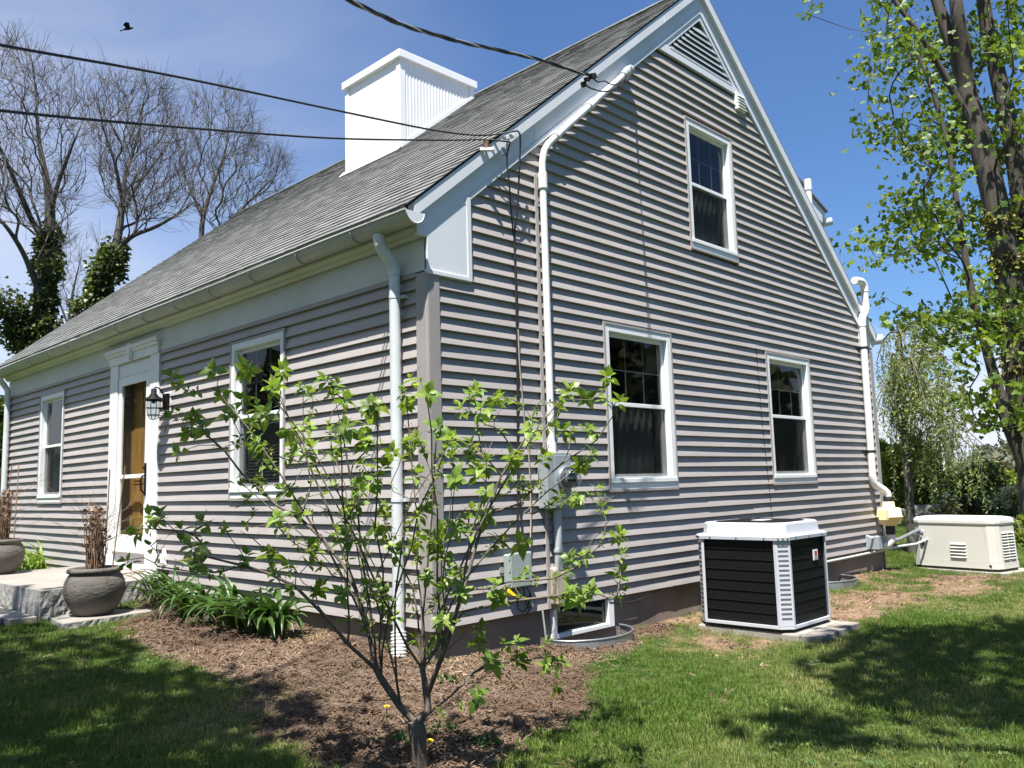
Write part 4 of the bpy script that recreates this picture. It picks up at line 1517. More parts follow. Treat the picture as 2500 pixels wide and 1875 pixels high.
gpad.loft([[gp(-0.04, -0.07, z), gp(GL + 0.13, -0.09, z), gp(GL + 0.13, GD + 0.12, z), gp(-0.04, GD + 0.12, z)] for z in (-0.46, gb - 0.001)])
tag(gpad.build('generator_pad', PAD, bevel=0.01), 'tan concrete pad under the bisque generator', 'pad')

# ---- air conditioner
AX0, AX1, AY0, AY1 = 2.705, 3.55, -1.285, -0.41
AB, AT = -0.287, 0.495
CH = 0.082
ac = thing('air_conditioner', ((AX0 + AX1) / 2, (AY0 + AY1) / 2, AB), 'black and grey outdoor air conditioner unit by the gable wall', 'air conditioner')


def aring(ins, z, ch=CH):
    x0, x1, y0_, y1_ = AX0 + ins, AX1 - ins, AY0 + ins, AY1 - ins
    return [(x0 + ch, y0_, z), (x1 - ch, y0_, z), (x1, y0_ + ch, z), (x1, y1_ - ch, z), (x1 - ch, y1_, z), (x0 + ch, y1_, z), (x0, y1_ - ch, z), (x0, y0_ + ch, z)]


mb = MB(); mb.loft([aring(0.03, AB), aring(0.03, AB + 0.03)]); mb.build('foot_base', RUBBER, ac)
mb = MB(); mb.loft([aring(0.0, AB + 0.0305), aring(0.0, AB + 0.055)]); mb.build('base_pan', ACG, ac, bevel=0.005)
mb = MB(); mb.loft([aring(0.020, AB + 0.0555), aring(0.020, AT - 0.031)]); coil = mb.build('coil_panel', ACCOIL, ac)
mb = MB()
for z in np.linspace(AB + 0.15, AT - 0.11, 7):
    rg = aring(0.016, z)
    for i in (0, 2, 4, 6):
        mb.tube([rg[i], rg[i + 1]], 0.003, 5)
mb.build('coil_wire_guard', BLACK, coil)
# corner posts with punched slots
r0_ = aring(0.0, 0)
for ci, (a, b) in enumerate(((7, 0), (5, 6), (1, 2), (3, 4))):
    pa, pb = np.array(r0_[a][:2]), np.array(r0_[b][:2])
    if ci == 0:
        pa, pb = np.array(r0_[7][:2]), np.array(r0_[0][:2])
    nrm = np.array((pb - pa)[::-1]) * (1, -1)
    mid = (pa + pb) / 2
    ctr = np.array(((AX0 + AX1) / 2, (AY0 + AY1) / 2))
    if nrm @ (mid - ctr) < 0:
        nrm = -nrm
    nrm /= np.linalg.norm(nrm)
    tdir = (pb - pa) / np.linalg.norm(pb - pa)
    ln = np.linalg.norm(pb - pa)
    mb = MB()
    def pq(t, o, z):
        q = mid + tdir * t + nrm * o
        return (q[0], q[1], z)
    h = ln / 2
    # wraps a little round each side
    wa = pa - 0.012 * np.array((np.sign(ctr[0] - pa[0]) if abs(pa[0] - mid[0]) < abs(pa[1] - mid[1]) else 0, 0))
    mb.loft([[pq(-h - 0.016, -0.018, z), pq(-h, 0.001, z), pq(h, 0.001, z), pq(h + 0.016, -0.018, z)] for z in (AB + 0.0555, AT - 0.0305)])
    post = mb.build('corner_post', ACG, ac)
    if ci < 3:
        mb = MB()
        for z in np.linspace(AB + 0.115, AT - 0.08, 16):
            for t in np.linspace(-h * 0.68, h * 0.68, 10):
                q = [pq(t - 0.0034, 0.0018, z - 0.009), pq(t + 0.0034, 0.0018, z - 0.009), pq(t + 0.0034, 0.0018, z + 0.009), pq(t - 0.0034, 0.0018, z + 0.009)]
                mb.add(q, [(0, 1, 2, 3)])
        mb.build('punched_slots', BLACK, post, kind='stuff')
mb = MB(); mb.loft([aring(-0.012, AT - 0.03), aring(-0.014, AT), aring(0.01, AT + 0.012)]); mb.build('top_rim', ACG, ac, bevel=0.004)
mb = MB()
outer = [aring(0.035, AT + 0.0125), aring(0.045, AT + 0.10), aring(0.06, AT + 0.113), aring(0.08, AT + 0.108), aring(0.085, AT + 0.07)]
mb.loft(outer)
mb.build('top_cowl', ACG, ac, bevel=0.004)
mb = MB(); mb.loft([aring(0.10, AT + 0.0705), aring(0.10, AT + 0.10), aring(0.13, AT + 0.117)]); mb.build('fan_grille', BLACK, ac)
mb = MB(); mb.box(3.02, 3.18, -0.94, -0.82, AT + 0.1175, AT + 0.121); mb.build('top_label', VINYLW, ac)
LAB = pmat('label_paper', (0.75, 0.75, 0.75), 0.4, 0.1)
REDP = pmat('red_print', (0.55, 0.04, 0.03), 0.5)
lx, lz = 3.27, 0.31
mb = MB(); mb.box(lx - 0.042, lx + 0.042, AY0 + 0.006, AY0 + 0.012, lz - 0.045, lz + 0.045); lab = mb.build('warning_label', LAB, ac)
mb = MB(); mb.box(lx - 0.022, lx + 0.022, AY0 + 0.0025, AY0 + 0.0035, lz - 0.002, lz + 0.034); mb.build('label_print', REDP, lab)
mb = MB()
for i in range(3):
    mb.box(lx - 0.032, lx + 0.032, AY0 + 0.0025, AY0 + 0.0035, lz - 0.036 + i * 0.011, lz - 0.031 + i * 0.011)
mb.build('label_text_lines', METERG, lab)
mb = MB()
for i in range(8):
    a, b = np.array(aring(-0.014, AT - 0.016)[i]), np.array(aring(-0.014, AT - 0.016)[(i + 1) % 8])
    for t in (0.15, 0.5, 0.85):
        q = a + (b - a) * t
        d = np.array((q[0] - (AX0 + AX1) / 2, q[1] - (AY0 + AY1) / 2, 0)); d /= np.linalg.norm(d)
        mb.lathe(q, [(0.006, -0.002), (0.006, 0.004), (0, 0.005)], 8, d)
mb.build('screws', BLACK, ac, kind='stuff')
mb = MB()
mb.box(2.72, 3.585, -1.345, -0.40, -0.42, -0.2875)
tag(mb.build('air_conditioner_pad', PAD, bevel=0.012), 'pale concrete pad under the air conditioner', 'pad')
for i, (x, y, a, l) in enumerate(((2.83, -1.455, 0.05, 'grey paver nearest the tree, in front of the air conditioner'), (3.10, -1.45, -0.03, 'middle grey paver in front of the air conditioner'), (3.37, -1.44, 0.02, 'grey paver farthest along the front of the air conditioner'))):
    mb = MB()
    c, s_ = math.cos(a), math.sin(a)
    mb.obox((x, y, -0.315 + 0.006 * i), (0.13 * c, 0.13 * s_, 0), (-0.085 * s_, 0.085 * c, 0), (0, 0, 0.03))
    tag(mb.build('paver', PAVER, bevel=0.006), l, 'paver', 'pavers by the air conditioner')

# ---- window wells
for (u0, u1, lab) in ((1.19, 2.10, 'galvanised window well by the basement window near the corner'), (5.72, 6.62, 'galvanised window well behind the air conditioner')):
    wroot = thing('window_well', ((u0 + u1) / 2, -0.2, -0.3), lab, 'window well', 'window wells')
    mb = MB()
    cx_, rx, ry = (u0 + u1) / 2, (u1 - u0) / 2, 0.34
    rings = []
    zs_ = np.linspace(-0.50, -0.243, 9)
    A = np.linspace(math.pi, 2 * math.pi, 25)
    for i, z in enumerate(zs_):
        k = 1 + (0.014 if i % 2 else 0)
        rings.append([(cx_ + rx * k * math.cos(a), -0.01 + ry * k * math.sin(a), z) for a in A])
    mb.loft(rings, smooth=True, closed=False)
    mb.build('corrugated_wall', GALV, wroot)
    mb = MB()
    mb.tube([(cx_ + rx * math.cos(a), -0.01 + ry * math.sin(a), -0.243) for a in A], 0.009, 6)
    mb.build('rolled_rim', GALV, wroot)

# ---- granite step, slabs, path
mb = MB()
# split-faced sides: displaced rings
top = [(-1.33, 3.93), (-0.03, 4.10), (-0.03, 6.50), (-1.36, 6.50)]


def rough_slab(name, poly, z0, z1, mat, topmat, amp, seed):
    rg = np.random.default_rng(seed)
    P = []
    n = len(poly)
    for i in range(n):
        a, b = np.array(poly[i]), np.array(poly[(i + 1) % n])
        m = max(2, int(np.linalg.norm(b - a) / 0.03))
        for t in np.linspace(0, 1, m, endpoint=False):
            P.append(a + (b - a) * t)
    P = np.array(P)
    c = P.mean(0)
    levels = np.linspace(z0, z1 - 0.006, 7)
    mb = MB()
    rings = []
    for li, z in enumerate(levels):
        d = P - c
        d /= np.linalg.norm(d, axis=1)[:, None]
        off = rg.uniform(-amp, amp * 0.6, len(P)) if li < 6 else np.full(len(P), -amp * .2)
        rings.append([(p[0] + dd[0] * o_, p[1] + dd[1] * o_, z + (rg.uniform(-.006, .006) if 0 < li < 6 else 0)) for p, dd, o_ in zip(P, d, off)])
    mb.loft(rings, cap=False)
    nf = len(mb.f)
    mb.loft([rings[-1], [(p[0] - dd[0] * .006, p[1] - dd[1] * .006, z1) for p, dd in zip(P, d)]], cap=False)
    mb.add([(p[0] - dd[0] * .006, p[1] - dd[1] * .006, z1) for p, dd in zip(P, d)], [tuple(range(len(P)))])
    mi = [0] * nf + [1] * (len(mb.f) - nf)
    return mb.build(name, mat, mats=[mat, topmat], mi=mi)


tag(rough_slab('granite_step', top, -0.16, 0.150, GRANITE, GRANTOP, 0.009, 3), 'large rough edged granite step below the front door', 'step')
tag(rough_slab('granite_slab', [(-1.34, 3.30), (-0.52, 3.42), (-0.46, 3.90), (-1.28, 3.88)], -0.28, -0.085, GRANITE, GRANTOP, 0.009, 5), 'small granite slab under the round pot', 'slab')

# path pavers at the far left
n = 0
for i in range(7):
    for j in range(4):
        x = -1.50 - j * 0.235 - 0.004 * (i % 3)
        y = 3.98 + i * 0.345 + (0.17 if j % 2 else 0)
        mb = MB()
        mb.obox((x, y, -0.092 - 0.004 * ((i * 3 + j) % 3)), (0.113, 0.002, 0), (-0.002, 0.168, 0), (0, 0, 0.03))
        MBX = mb
        if n == 0:
            path_root = thing('paver_path', (-1.8, 4.8, -0.16), 'grey paver path beside the granite step', 'path')
        mb.build('paver', PAVER, path_root, bevel=0.005)
        n += 1

# braided mat at the door
mb = MB()
for i in range(17):
    y = 4.83 + i * 0.048
    mb.tube([(-0.07 - t * 0.42, y + 0.004 * math.sin(t * 60 + i), 0.160 + 0.004 * math.sin(t * 50 + i * 2)) for t in np.linspace(0, 1, 22)], 0.013, 5)
tag(mb.build('doormat', pmat('red_white_braid', (0.42, 0.30, 0.27), 0.95, 0.5, 45, bump=0.5)), 'reddish braided mat on the step at the front door', 'doormat')

# ---- pots with dry stems


def pot(x, y, z, s, label, stems, seed, stakes):
    rg = random.Random(seed)
    root = thing('stoneware_pot', (x, y, z), label, 'pot', 'stoneware pots by the front door')
    mb = MB()
    prof = [(0.0, 0.0), (0.165, 0.0), (0.185, 0.01), (0.245, 0.10), (0.286, 0.20), (0.296, 0.27), (0.288, 0.335), (0.262, 0.395), (0.240, 0.420), (0.243, 0.428),
            (0.262, 0.434), (0.270, 0.450), (0.266, 0.472), (0.245, 0.482), (0.215, 0.476), (0.205, 0.455), (0.208, 0.42), (0.22, 0.38)]
    mb.lathe((x, y, z + 0.002), [(a * s, b * s) for a, b in prof], 48, cap=False)
    mb.build('pot_body', POT, root)
    mb = MB()
    mb.lathe((x, y, z), [(0.232 * s, 0.42 * s), (0.12 * s, 0.435 * s), (0.0, 0.44 * s)], 24, cap=False)
    mb.build('soil', SOIL, root)
    pl = thing('dried_plant', (x, y, z + 0.44 * s), stems, 'dead plant', 'dried plants in the pots')
    mb = MB()
    for i in range(60):
        a = rg.uniform(0, 6.28)
        r0 = rg.uniform(0, 0.075)
        h = rg.uniform(0.22, 0.62)
        px_, py_ = x + r0 * math.cos(a), y + r0 * math.sin(a)
        pts = []
        le = rg.uniform(-0.03, 0.06)
        for t in np.linspace(0, 1, 7):
            pts.append((px_ + le * t * math.cos(a) + rg.uniform(-.008, .008), py_ + le * t * math.sin(a) + rg.uniform(-.008, .008), z + 0.42 * s + h * t))
        mb.tube(pts, list(np.linspace(rg.uniform(0.004, 0.008), 0.003, 7)), 5)
    mb.build('stem_bundle', STICK, pl)
    mb = MB()
    for i in range(230):
        h = rg.uniform(0.20, 0.60)
        a = rg.uniform(0, 6.28)
        r0 = rg.uniform(0.0, 0.10)
        c = np.array((x + r0 * math.cos(a), y + r0 * math.sin(a), z + 0.42 * s + h))
        d = np.array((rg.uniform(-1, 1), rg.uniform(-1, 1), rg.uniform(-.9, .5))); d /= np.linalg.norm(d)
        e_ = np.cross(d, (rg.uniform(-1, 1), rg.uniform(-1, 1), rg.uniform(-1, 1))); e_ /= np.linalg.norm(e_)
        L_ = rg.uniform(0.02, 0.06)
        wv = rg.uniform(0.006, 0.014)
        mb.add([c - e_ * wv * .4, c + e_ * wv * .4, c + d * L_ * .5 + e_ * wv + (0, 0, .008), c + d * L_, c + d * L_ * .5 - e_ * wv], [(0, 1, 2, 4), (2, 3, 4)])
    mb.build('withered_leaves', STICK, pl, kind='stuff')
    mb = MB()
    for i in range(42):
        a = rg.uniform(0, 6.28)
        h0 = rg.uniform(0.1, 0.55)
        L_ = rg.uniform(0.20, 0.55)
        el = rg.uniform(0.1, 1.2)
        p = np.array((x + 0.05 * math.cos(a), y + 0.05 * math.sin(a), z + 0.42 * s + h0))
        pts = [p]
        dd = np.array((math.cos(a) * math.cos(el), math.sin(a) * math.cos(el), math.sin(el)))
        for k in range(7):
            dd = dd + np.array((rg.uniform(-.12, .12), rg.uniform(-.12, .12), rg.uniform(-.05, .1)))
            dd /= np.linalg.norm(dd)
            p = p + dd * L_ / 7
            pts.append(p)
            if k > 2 and rg.random() < 0.5:
                d2 = dd + np.array((rg.uniform(-.9, .9), rg.uniform(-.9, .9), rg.uniform(-.4, .6)))
                d2 /= np.linalg.norm(d2)
                mb.tube([p, p + d2 * 0.05, p + d2 * 0.09 + (0, 0, -.01)], [0.0014, 0.001, 0.0006], 3)
        mb.tube(pts, list(np.linspace(0.0024, 0.0008, 8)), 4)
    mb.build('wispy_twigs', STICK, pl, kind='stuff')
    for (dx, dy_, h, tx, ty) in stakes:
        mb = MB()
        mb.tube([(x + dx, y + dy_, z + 0.40 * s), (x + dx + tx, y + dy_ + ty, z + 0.42 * s + h)], 0.0055, 6)
        mb.build('cane_stake', STICK, pl)
    return root


pot(-0.96, 3.66, -0.085, 0.88, 'weathered round stone pot on the granite slab, nearer the lawn', 'bundle of dead brown stems in the nearer pot', 5,
    [(0.06, -0.06, 0.95, 0.02, -0.01), (0.11, -0.10, 0.98, 0.06, -0.10)])
pot(-1.05, 6.28, 0.150, 0.80, 'weathered round stone pot on the step at the left edge', 'dead tan stems tied up in the left edge pot', 9,
    [(0.10, -0.08, 0.90, 0.02, 0.0), (0.0, -0.05, 0.88, 0.05, -0.02), (-0.05, 0.05, 0.86, 0.02, 0.0)])
# =================================================================== ground, lawn, mulch


def wob(x, y, s, seed):
    rg = np.random.default_rng(seed)
    v = 0
    for k in range(7):
        a, b, c = rg.normal(0, s, 2).tolist() + [rg.uniform(0, 6.28)]
        v = v + np.sin(a * x + b * y + c)
    return v / 7 * 1.6


def in_poly(x, y, poly):
    x, y = np.asarray(x, float), np.asarray(y, float)
    r = np.zeros(x.shape, bool)
    n = len(poly)
    for i in range(n):
        x1, y1 = poly[i]
        x2, y2 = poly[(i + 1) % n]
        c = ((y1 > y) != (y2 > y)) & (x < (x2 - x1) * (y - y1) / (y2 - y1 + 1e-12) + x1)
        r ^= c
    return r


def poly_dist(x, y, poly):
    """signed distance, positive inside"""
    x, y = np.asarray(x, float), np.asarray(y, float)
    d = np.full(x.shape, 1e9)
    n = len(poly)
    for i in range(n):
        a, b = np.array(poly[i]), np.array(poly[(i + 1) % n])
        ab = b - a
        t = np.clip(((x - a[0]) * ab[0] + (y - a[1]) * ab[1]) / (ab @ ab), 0, 1)
        d = np.minimum(d, np.hypot(x - a[0] - t * ab[0], y - a[1] - t * ab[1]))
    return np.where(in_poly(x, y, poly), d, -d)


MULCH = [(0.05, 4.15), (-0.42, 4.05), (-0.50, 3.35), (-0.95, 3.22), (-1.05, 3.0), (-1.22, 2.0), (-1.08, 1.55), (-1.10, 0.8), (-1.38, 0.0),
         (-1.42, -0.5), (-1.60, -0.95), (-1.80, -1.5), (-1.62, -2.0), (-1.15, -1.88), (-0.95, -1.62), (-0.5, -1.42), (0.05, -1.38),
         (0.55, -0.92), (0.95, -0.66), (1.6, -0.50), (2.2, -0.38), (2.6, -0.28), (2.6, 0.06), (0.05, 0.06)]
DIRT = [[(3.62, -1.32), (4.4, -1.55), (6.3, -1.05), (6.7, -0.6), (5.4, -0.22), (3.6, -0.30)], [(5.9, -1.30), (7.4, -0.65), (8.3, -1.05), (8.3, -1.5), (6.8, -1.75)],
        [(1.70, -0.62), (1.95, -1.35), (2.65, -1.15), (2.6, -0.45)], [(2.6, 0.05), (8.2, 0.05), (8.2, -0.14), (2.6, -0.16)]]
BED = [tuple(aimh(x, 1215, d)[:2]) for x, d in ((2190, 25.5), (2500, 21.5), (2800, 19), (3000, 40), (2190, 40))]


def masks(x, y):
    w = 0.13 * wob(x, y, 5.0, 3) + 0.07 * wob(x, y, 16.0, 4)
    mu = np.clip((poly_dist(x, y, MULCH) + w) / 0.12 + 0.5, 0, 1)
    di = np.zeros(np.shape(x))
    for p in DIRT:
        di = np.maximum(di, np.clip((poly_dist(x, y, p) + 2.0 * w) / 0.30 + 0.5, 0, 1))
    bd = np.clip(poly_dist(x, y, BED) / 0.8 + 0.5, 0, 1)
    return mu, np.maximum(di * (1 - mu), bd * 0.9)


def axis(lo, hi, fine, far):
    core = np.arange(lo, hi + fine, fine)
    g, s, out = fine, core[-1], []
    while s < far:
        g *= 1.25
        s += g
        out.append(s)
    g, s, out2 = fine, core[0], []
    while s > -far:
        g *= 1.25
        s -= g
        out2.append(s)
    return np.array(out2[::-1] + core.tolist() + out)


gxs, gys = axis(-4.2, 9.5, 0.055, 1500), axis(-4.6, 5.2, 0.055, 1500)
GX, GY = np.meshgrid(gxs, gys)
mu, di = masks(GX, GY)
GZ = ground_z(GX, GY)
near = np.exp(-((GX - 1) / 6) ** 2 - ((GY + 0) / 6) ** 2)
GZ = GZ + near * (0.008 * wob(GX, GY, 9, 8) + mu * 0.014 * wob(GX, GY, 24, 9) + di * 0.012 * wob(GX, GY, 20, 10))
# the house, wells and slabs cover what lies below them
inside = (GX > 0.03) & (GX < W - 0.03) & (GY > 0.03) & (GY < LEN - 0.03)
GZ = np.where(inside, -0.6, GZ)
for u0, u1 in ((1.19, 2.10), (5.72, 6.62)):
    inw = (((GX - (u0 + u1) / 2) / ((u1 - u0) / 2)) ** 2 + (GY / 0.34) ** 2 < 0.97) & (GY < 0.1)
    GZ = np.where(inw, -0.46, GZ)
# the yard falls away to the water far behind
ny, nx_ = GX.shape
idx = np.arange(ny * nx_).reshape(ny, nx_)
Fq = np.stack([idx[:-1, :-1], idx[:-1, 1:], idx[1:, 1:], idx[1:, :-1]], -1).reshape(-1, 4)

GROUND, N, L, out = new_mat('ground_surface')
b = N.new('ShaderNodeBsdfPrincipled'); b.inputs['Roughness'].default_value = 0.95; b.inputs['Specular IOR Level'].default_value = 0.15
tc = N.new('ShaderNodeTexCoord')


def tri(c0, c1, c2, scale, det=8):
    n = N.new('ShaderNodeTexNoise'); n.inputs['Scale'].default_value = scale; n.inputs['Detail'].default_value = det; n.inputs['Roughness'].default_value = 0.7
    L.new(tc.outputs['Object'], n.inputs['Vector'])
    r = N.new('ShaderNodeValToRGB')
    r.color_ramp.elements[0].position = 0.32; r.color_ramp.elements[0].color = (*c0, 1)
    r.color_ramp.elements[1].position = 0.70; r.color_ramp.elements[1].color = (*c2, 1)
    e = r.color_ramp.elements.new(0.5); e.color = (*c1, 1)
    L.new(n.outputs['Fac'], r.inputs[0])
    return r.outputs[0], n


cl, _ = tri((0.030, 0.045, 0.012), (0.050, 0.075, 0.018), (0.095, 0.090, 0.035), 9)
cm, nm = tri((0.058, 0.040, 0.029), (0.120, 0.086, 0.062), (0.21, 0.16, 0.115), 34)
cd, nd = tri((0.15, 0.095, 0.060), (0.22, 0.145, 0.092), (0.30, 0.21, 0.135), 14)
am = N.new('ShaderNodeAttribute'); am.attribute_name = 'mulch'
ad = N.new('ShaderNodeAttribute'); ad.attribute_name = 'dirt'
m1 = N.new('ShaderNodeMix'); m1.data_type = 'RGBA'
m2 = N.new('ShaderNodeMix'); m2.data_type = 'RGBA'
L.new(am.outputs['Fac'], m1.inputs[0]); L.new(cl, m1.inputs[6]); L.new(cm, m1.inputs[7])
L.new(ad.outputs['Fac'], m2.inputs[0]); L.new(m1.outputs[2], m2.inputs[6]); L.new(cd, m2.inputs[7])
L.new(m2.outputs[2], b.inputs['Base Color'])
bp = N.new('ShaderNodeBump'); bp.inputs['Strength'].default_value = 0.9; bp.inputs['Distance'].default_value = 0.02
L.new(nm.outputs['Fac'], bp.inputs['Height']); L.new(bp.outputs[0], b.inputs['Normal'])
L.new(b.outputs[0], out.inputs['Surface'])

gnd = big_mesh('ground', np.stack([GX, GY, GZ], -1).reshape(-1, 3), Fq, GROUND, kind='structure', smooth=True)
for nme, arr in (('mulch', mu), ('dirt', di)):
    at = gnd.data.attributes.new(nme, 'FLOAT', 'POINT')
    at.data.foreach_set('value', arr.ravel().astype(np.float32))


# ---- scattering on points
def scatter(name, pts, rot, scl, tint, variants, seed=0):
    cnt = len(pts)
    me = bpy.data.meshes.new(name)
    me.vertices.add(cnt)
    me.vertices.foreach_set('co', np.asarray(pts, np.float32).ravel())
    for nme, arr, ty in (('rot', rot, 'FLOAT_VECTOR'), ('scl', scl, 'FLOAT'), ('tint', tint, 'FLOAT')):
        at = me.attributes.new(nme, ty, 'POINT')
        at.data.foreach_set('vector' if ty == 'FLOAT_VECTOR' else 'value', np.asarray(arr, np.float32).ravel())
    o = bpy.data.objects.new(name, me)
    COL.objects.link(o)
    col = bpy.data.collections.new(name + '_pieces')
    for v in variants:
        col.objects.link(v)
    ng = bpy.data.node_groups.new(name + '_scatter', 'GeometryNodeTree')
    ng.interface.new_socket('Geometry', in_out='INPUT', socket_type='NodeSocketGeometry')
    ng.interface.new_socket('Geometry', in_out='OUTPUT', socket_type='NodeSocketGeometry')
    n, l = ng.nodes, ng.links
    gi, go = n.new('NodeGroupInput'), n.new('NodeGroupOutput')
    iop = n.new('GeometryNodeInstanceOnPoints')
    ci = n.new('GeometryNodeCollectionInfo')
    ci.inputs['Collection'].default_value = col
    ci.inputs['Separate Children'].default_value = True
    ci.inputs['Reset Children'].default_value = True
    iop.inputs['Pick Instance'].default_value = True
    na = n.new('GeometryNodeInputNamedAttribute'); na.data_type = 'FLOAT_VECTOR'; na.inputs['Name'].default_value = 'rot'
    nb = n.new('GeometryNodeInputNamedAttribute'); nb.data_type = 'FLOAT'; nb.inputs['Name'].default_value = 'scl'
    ri = n.new('FunctionNodeRandomValue'); ri.data_type = 'INT'
    ri.inputs[4].default_value = 0; ri.inputs[5].default_value = len(variants) - 1
    e2r = n.new('FunctionNodeEulerToRotation')
    l.new(gi.outputs[0], iop.inputs['Points'])
    l.new(ci.outputs[0], iop.inputs['Instance'])
    l.new(ri.outputs[2], iop.inputs['Instance Index'])
    l.new(na.outputs[0], e2r.inputs[0])
    l.new(e2r.outputs[0], iop.inputs['Rotation'])
    l.new(nb.outputs[0], iop.inputs['Scale'])
    l.new(iop.outputs[0], go.inputs[0])
    md = o.modifiers.new('scatter', 'NODES')
    md.node_group = ng
    o['kind'] = 'stuff'
    return o


def inst_mat(name, c0, c1, c2, trans=0.3, rough=0.6):
    """colour ramp driven by the point's tint plus chance"""
    m, N, L, out = new_mat(name)
    at = N.new('ShaderNodeAttribute'); at.attribute_type = 'INSTANCER'; at.attribute_name = 'tint'
    oi = N.new('ShaderNodeObjectInfo'); gi = N.new('ShaderNodeNewGeometry')
    a1 = N.new('ShaderNodeMath'); a1.operation = 'MULTIPLY_ADD'; a1.inputs[1].default_value = 0.30
    L.new(oi.outputs['Random'], a1.inputs[0]); L.new(at.outputs['Fac'], a1.inputs[2])
    a2 = N.new('ShaderNodeMath'); a2.operation = 'MULTIPLY_ADD'; a2.inputs[1].default_value = 0.40
    L.new(gi.outputs['Random Per Island'], a2.inputs[0]); L.new(a1.outputs[0], a2.inputs[2])
    r = N.new('ShaderNodeValToRGB')
    r.color_ramp.elements[0].position = 0.25; r.color_ramp.elements[0].color = (*c0, 1)
    r.color_ramp.elements[1].position = 1.15 if False else 1.0; r.color_ramp.elements[1].color = (*c2, 1)
    e = r.color_ramp.elements.new(0.68); e.color = (*c1, 1)
    L.new(a2.outputs[0], r.inputs[0])
    b = N.new('ShaderNodeBsdfPrincipled'); b.inputs['Roughness'].default_value = rough; b.inputs['Specular IOR Level'].default_value = 0.25
    L.new(r.outputs[0], b.inputs['Base Color'])
    if trans:
        t = N.new('ShaderNodeBsdfTranslucent'); L.new(r.outputs[0], t.inputs['Color'])
        ms = N.new('ShaderNodeMixShader'); ms.inputs[0].default_value = trans
        L.new(b.outputs[0], ms.inputs[1]); L.new(t.outputs[0], ms.inputs[2]); L.new(ms.outputs[0], out.inputs['Surface'])
    else:
        L.new(b.outputs[0], out.inputs['Surface'])
    return m


GRASS = inst_mat('grass_blades', (0.066, 0.135, 0.020), (0.130, 0.205, 0.034), (0.40, 0.36, 0.15), 0.35, 0.5)
CHIP = inst_mat('bark_chips', (0.074, 0.047, 0.031), (0.180, 0.120, 0.080), (0.46, 0.345, 0.235), 0.0, 0.9)


def raw(name, V, F, mat):
    me = bpy.data.meshes.new(name)
    me.from_pydata(V, [], F)
    me.materials.append(mat)
    return bpy.data.objects.new(name, me)


def tuft(seed, n, spread, h0, h1, wid, lean):
    rg = random.Random(seed)
    V, F = [], []
    for i in range(n):
        a, r0 = rg.uniform(0, 6.28), spread * math.sqrt(rg.random())
        x, y = r0 * math.cos(a), r0 * math.sin(a)
        h = rg.uniform(h0, h1)
        d = a + rg.uniform(-1.2, 1.2)
        le = rg.uniform(0.1, lean) * h
        wx, wy = -math.sin(d) * wid * .5, math.cos(d) * wid * .5
        tw = rg.uniform(-.8, .8)
        wx, wy = wx * math.cos(tw) - wy * math.sin(tw), wx * math.sin(tw) + wy * math.cos(tw)
        k = len(V)
        cx_, cy_ = math.cos(d), math.sin(d)
        V += [(x - wx, y - wy, -.01), (x + wx, y + wy, -.01), (x + cx_ * le * .35 + wx * .8, y + cy_ * le * .35 + wy * .8, h * .6), (x + cx_ * le * .35 - wx * .8, y + cy_ * le * .35 - wy * .8, h * .6),
              (x + cx_ * le, y + cy_ * le, h)]
        F += [(k, k + 1, k + 2, k + 3), (k + 3, k + 2, k + 4)]
    return V, F


tv = [raw('grass_tuft', *tuft(40 + i, 22, 0.055, 0.019, 0.042, 0.0038, 1.2), GRASS) for i in range(6)]
tv += [raw('grass_tuft', *tuft(60 + i, 9, 0.050, 0.036, 0.078, 0.0034, 0.8), GRASS) for i in range(2)]


def blocked(x, y):
    bl = (x > -0.01) & (x < W + 0.02) & (y > -0.01) & (y < LEN)
    bl |= (x > 2.73) & (x < 3.58) & (y > -1.32) & (y < -0.42)
    bl |= (x > 2.74) & (x < 3.48) & (y > -1.50) & (y < -1.3)
    bl |= in_poly(x, y, [(-1.36, 3.90), (0, 4.08), (0, 6.6), (-1.4, 6.6)]) | in_poly(x, y, [(-1.36, 3.28), (-0.50, 3.40), (-0.44, 3.92), (-1.30, 3.9)])
    bl |= (x < -1.36) & (x > -2.32) & (y > 3.80) & (y < 6.4)
    q = np.stack([x - GP[0], y - GP[1]], -1)
    a, b_ = q @ gu, q @ gv
    bl |= (a > -0.06) & (a < GL + 0.15) & (b_ > -0.10) & (b_ < GD + 0.14)
    for u0, u1 in ((1.19, 2.10), (5.72, 6.62)):
        bl |= (((x - (u0 + u1) / 2) / ((u1 - u0) / 2)) ** 2 + (y / 0.35) ** 2 < 1.02) & (y < 0.1)
    return bl


def polar(n, r0, r1, half, pw):
    """points round the camera, denser close by"""
    u = RNG.random(n)
    e = 2 - pw
    r = (r0 ** e + u * (r1 ** e - r0 ** e)) ** (1 / e)
    a = math.atan2(fwd.y, fwd.x) + RNG.uniform(-half, half, n)
    return CAM_LOC[0] + r * np.cos(a), CAM_LOC[1] + r * np.sin(a), r


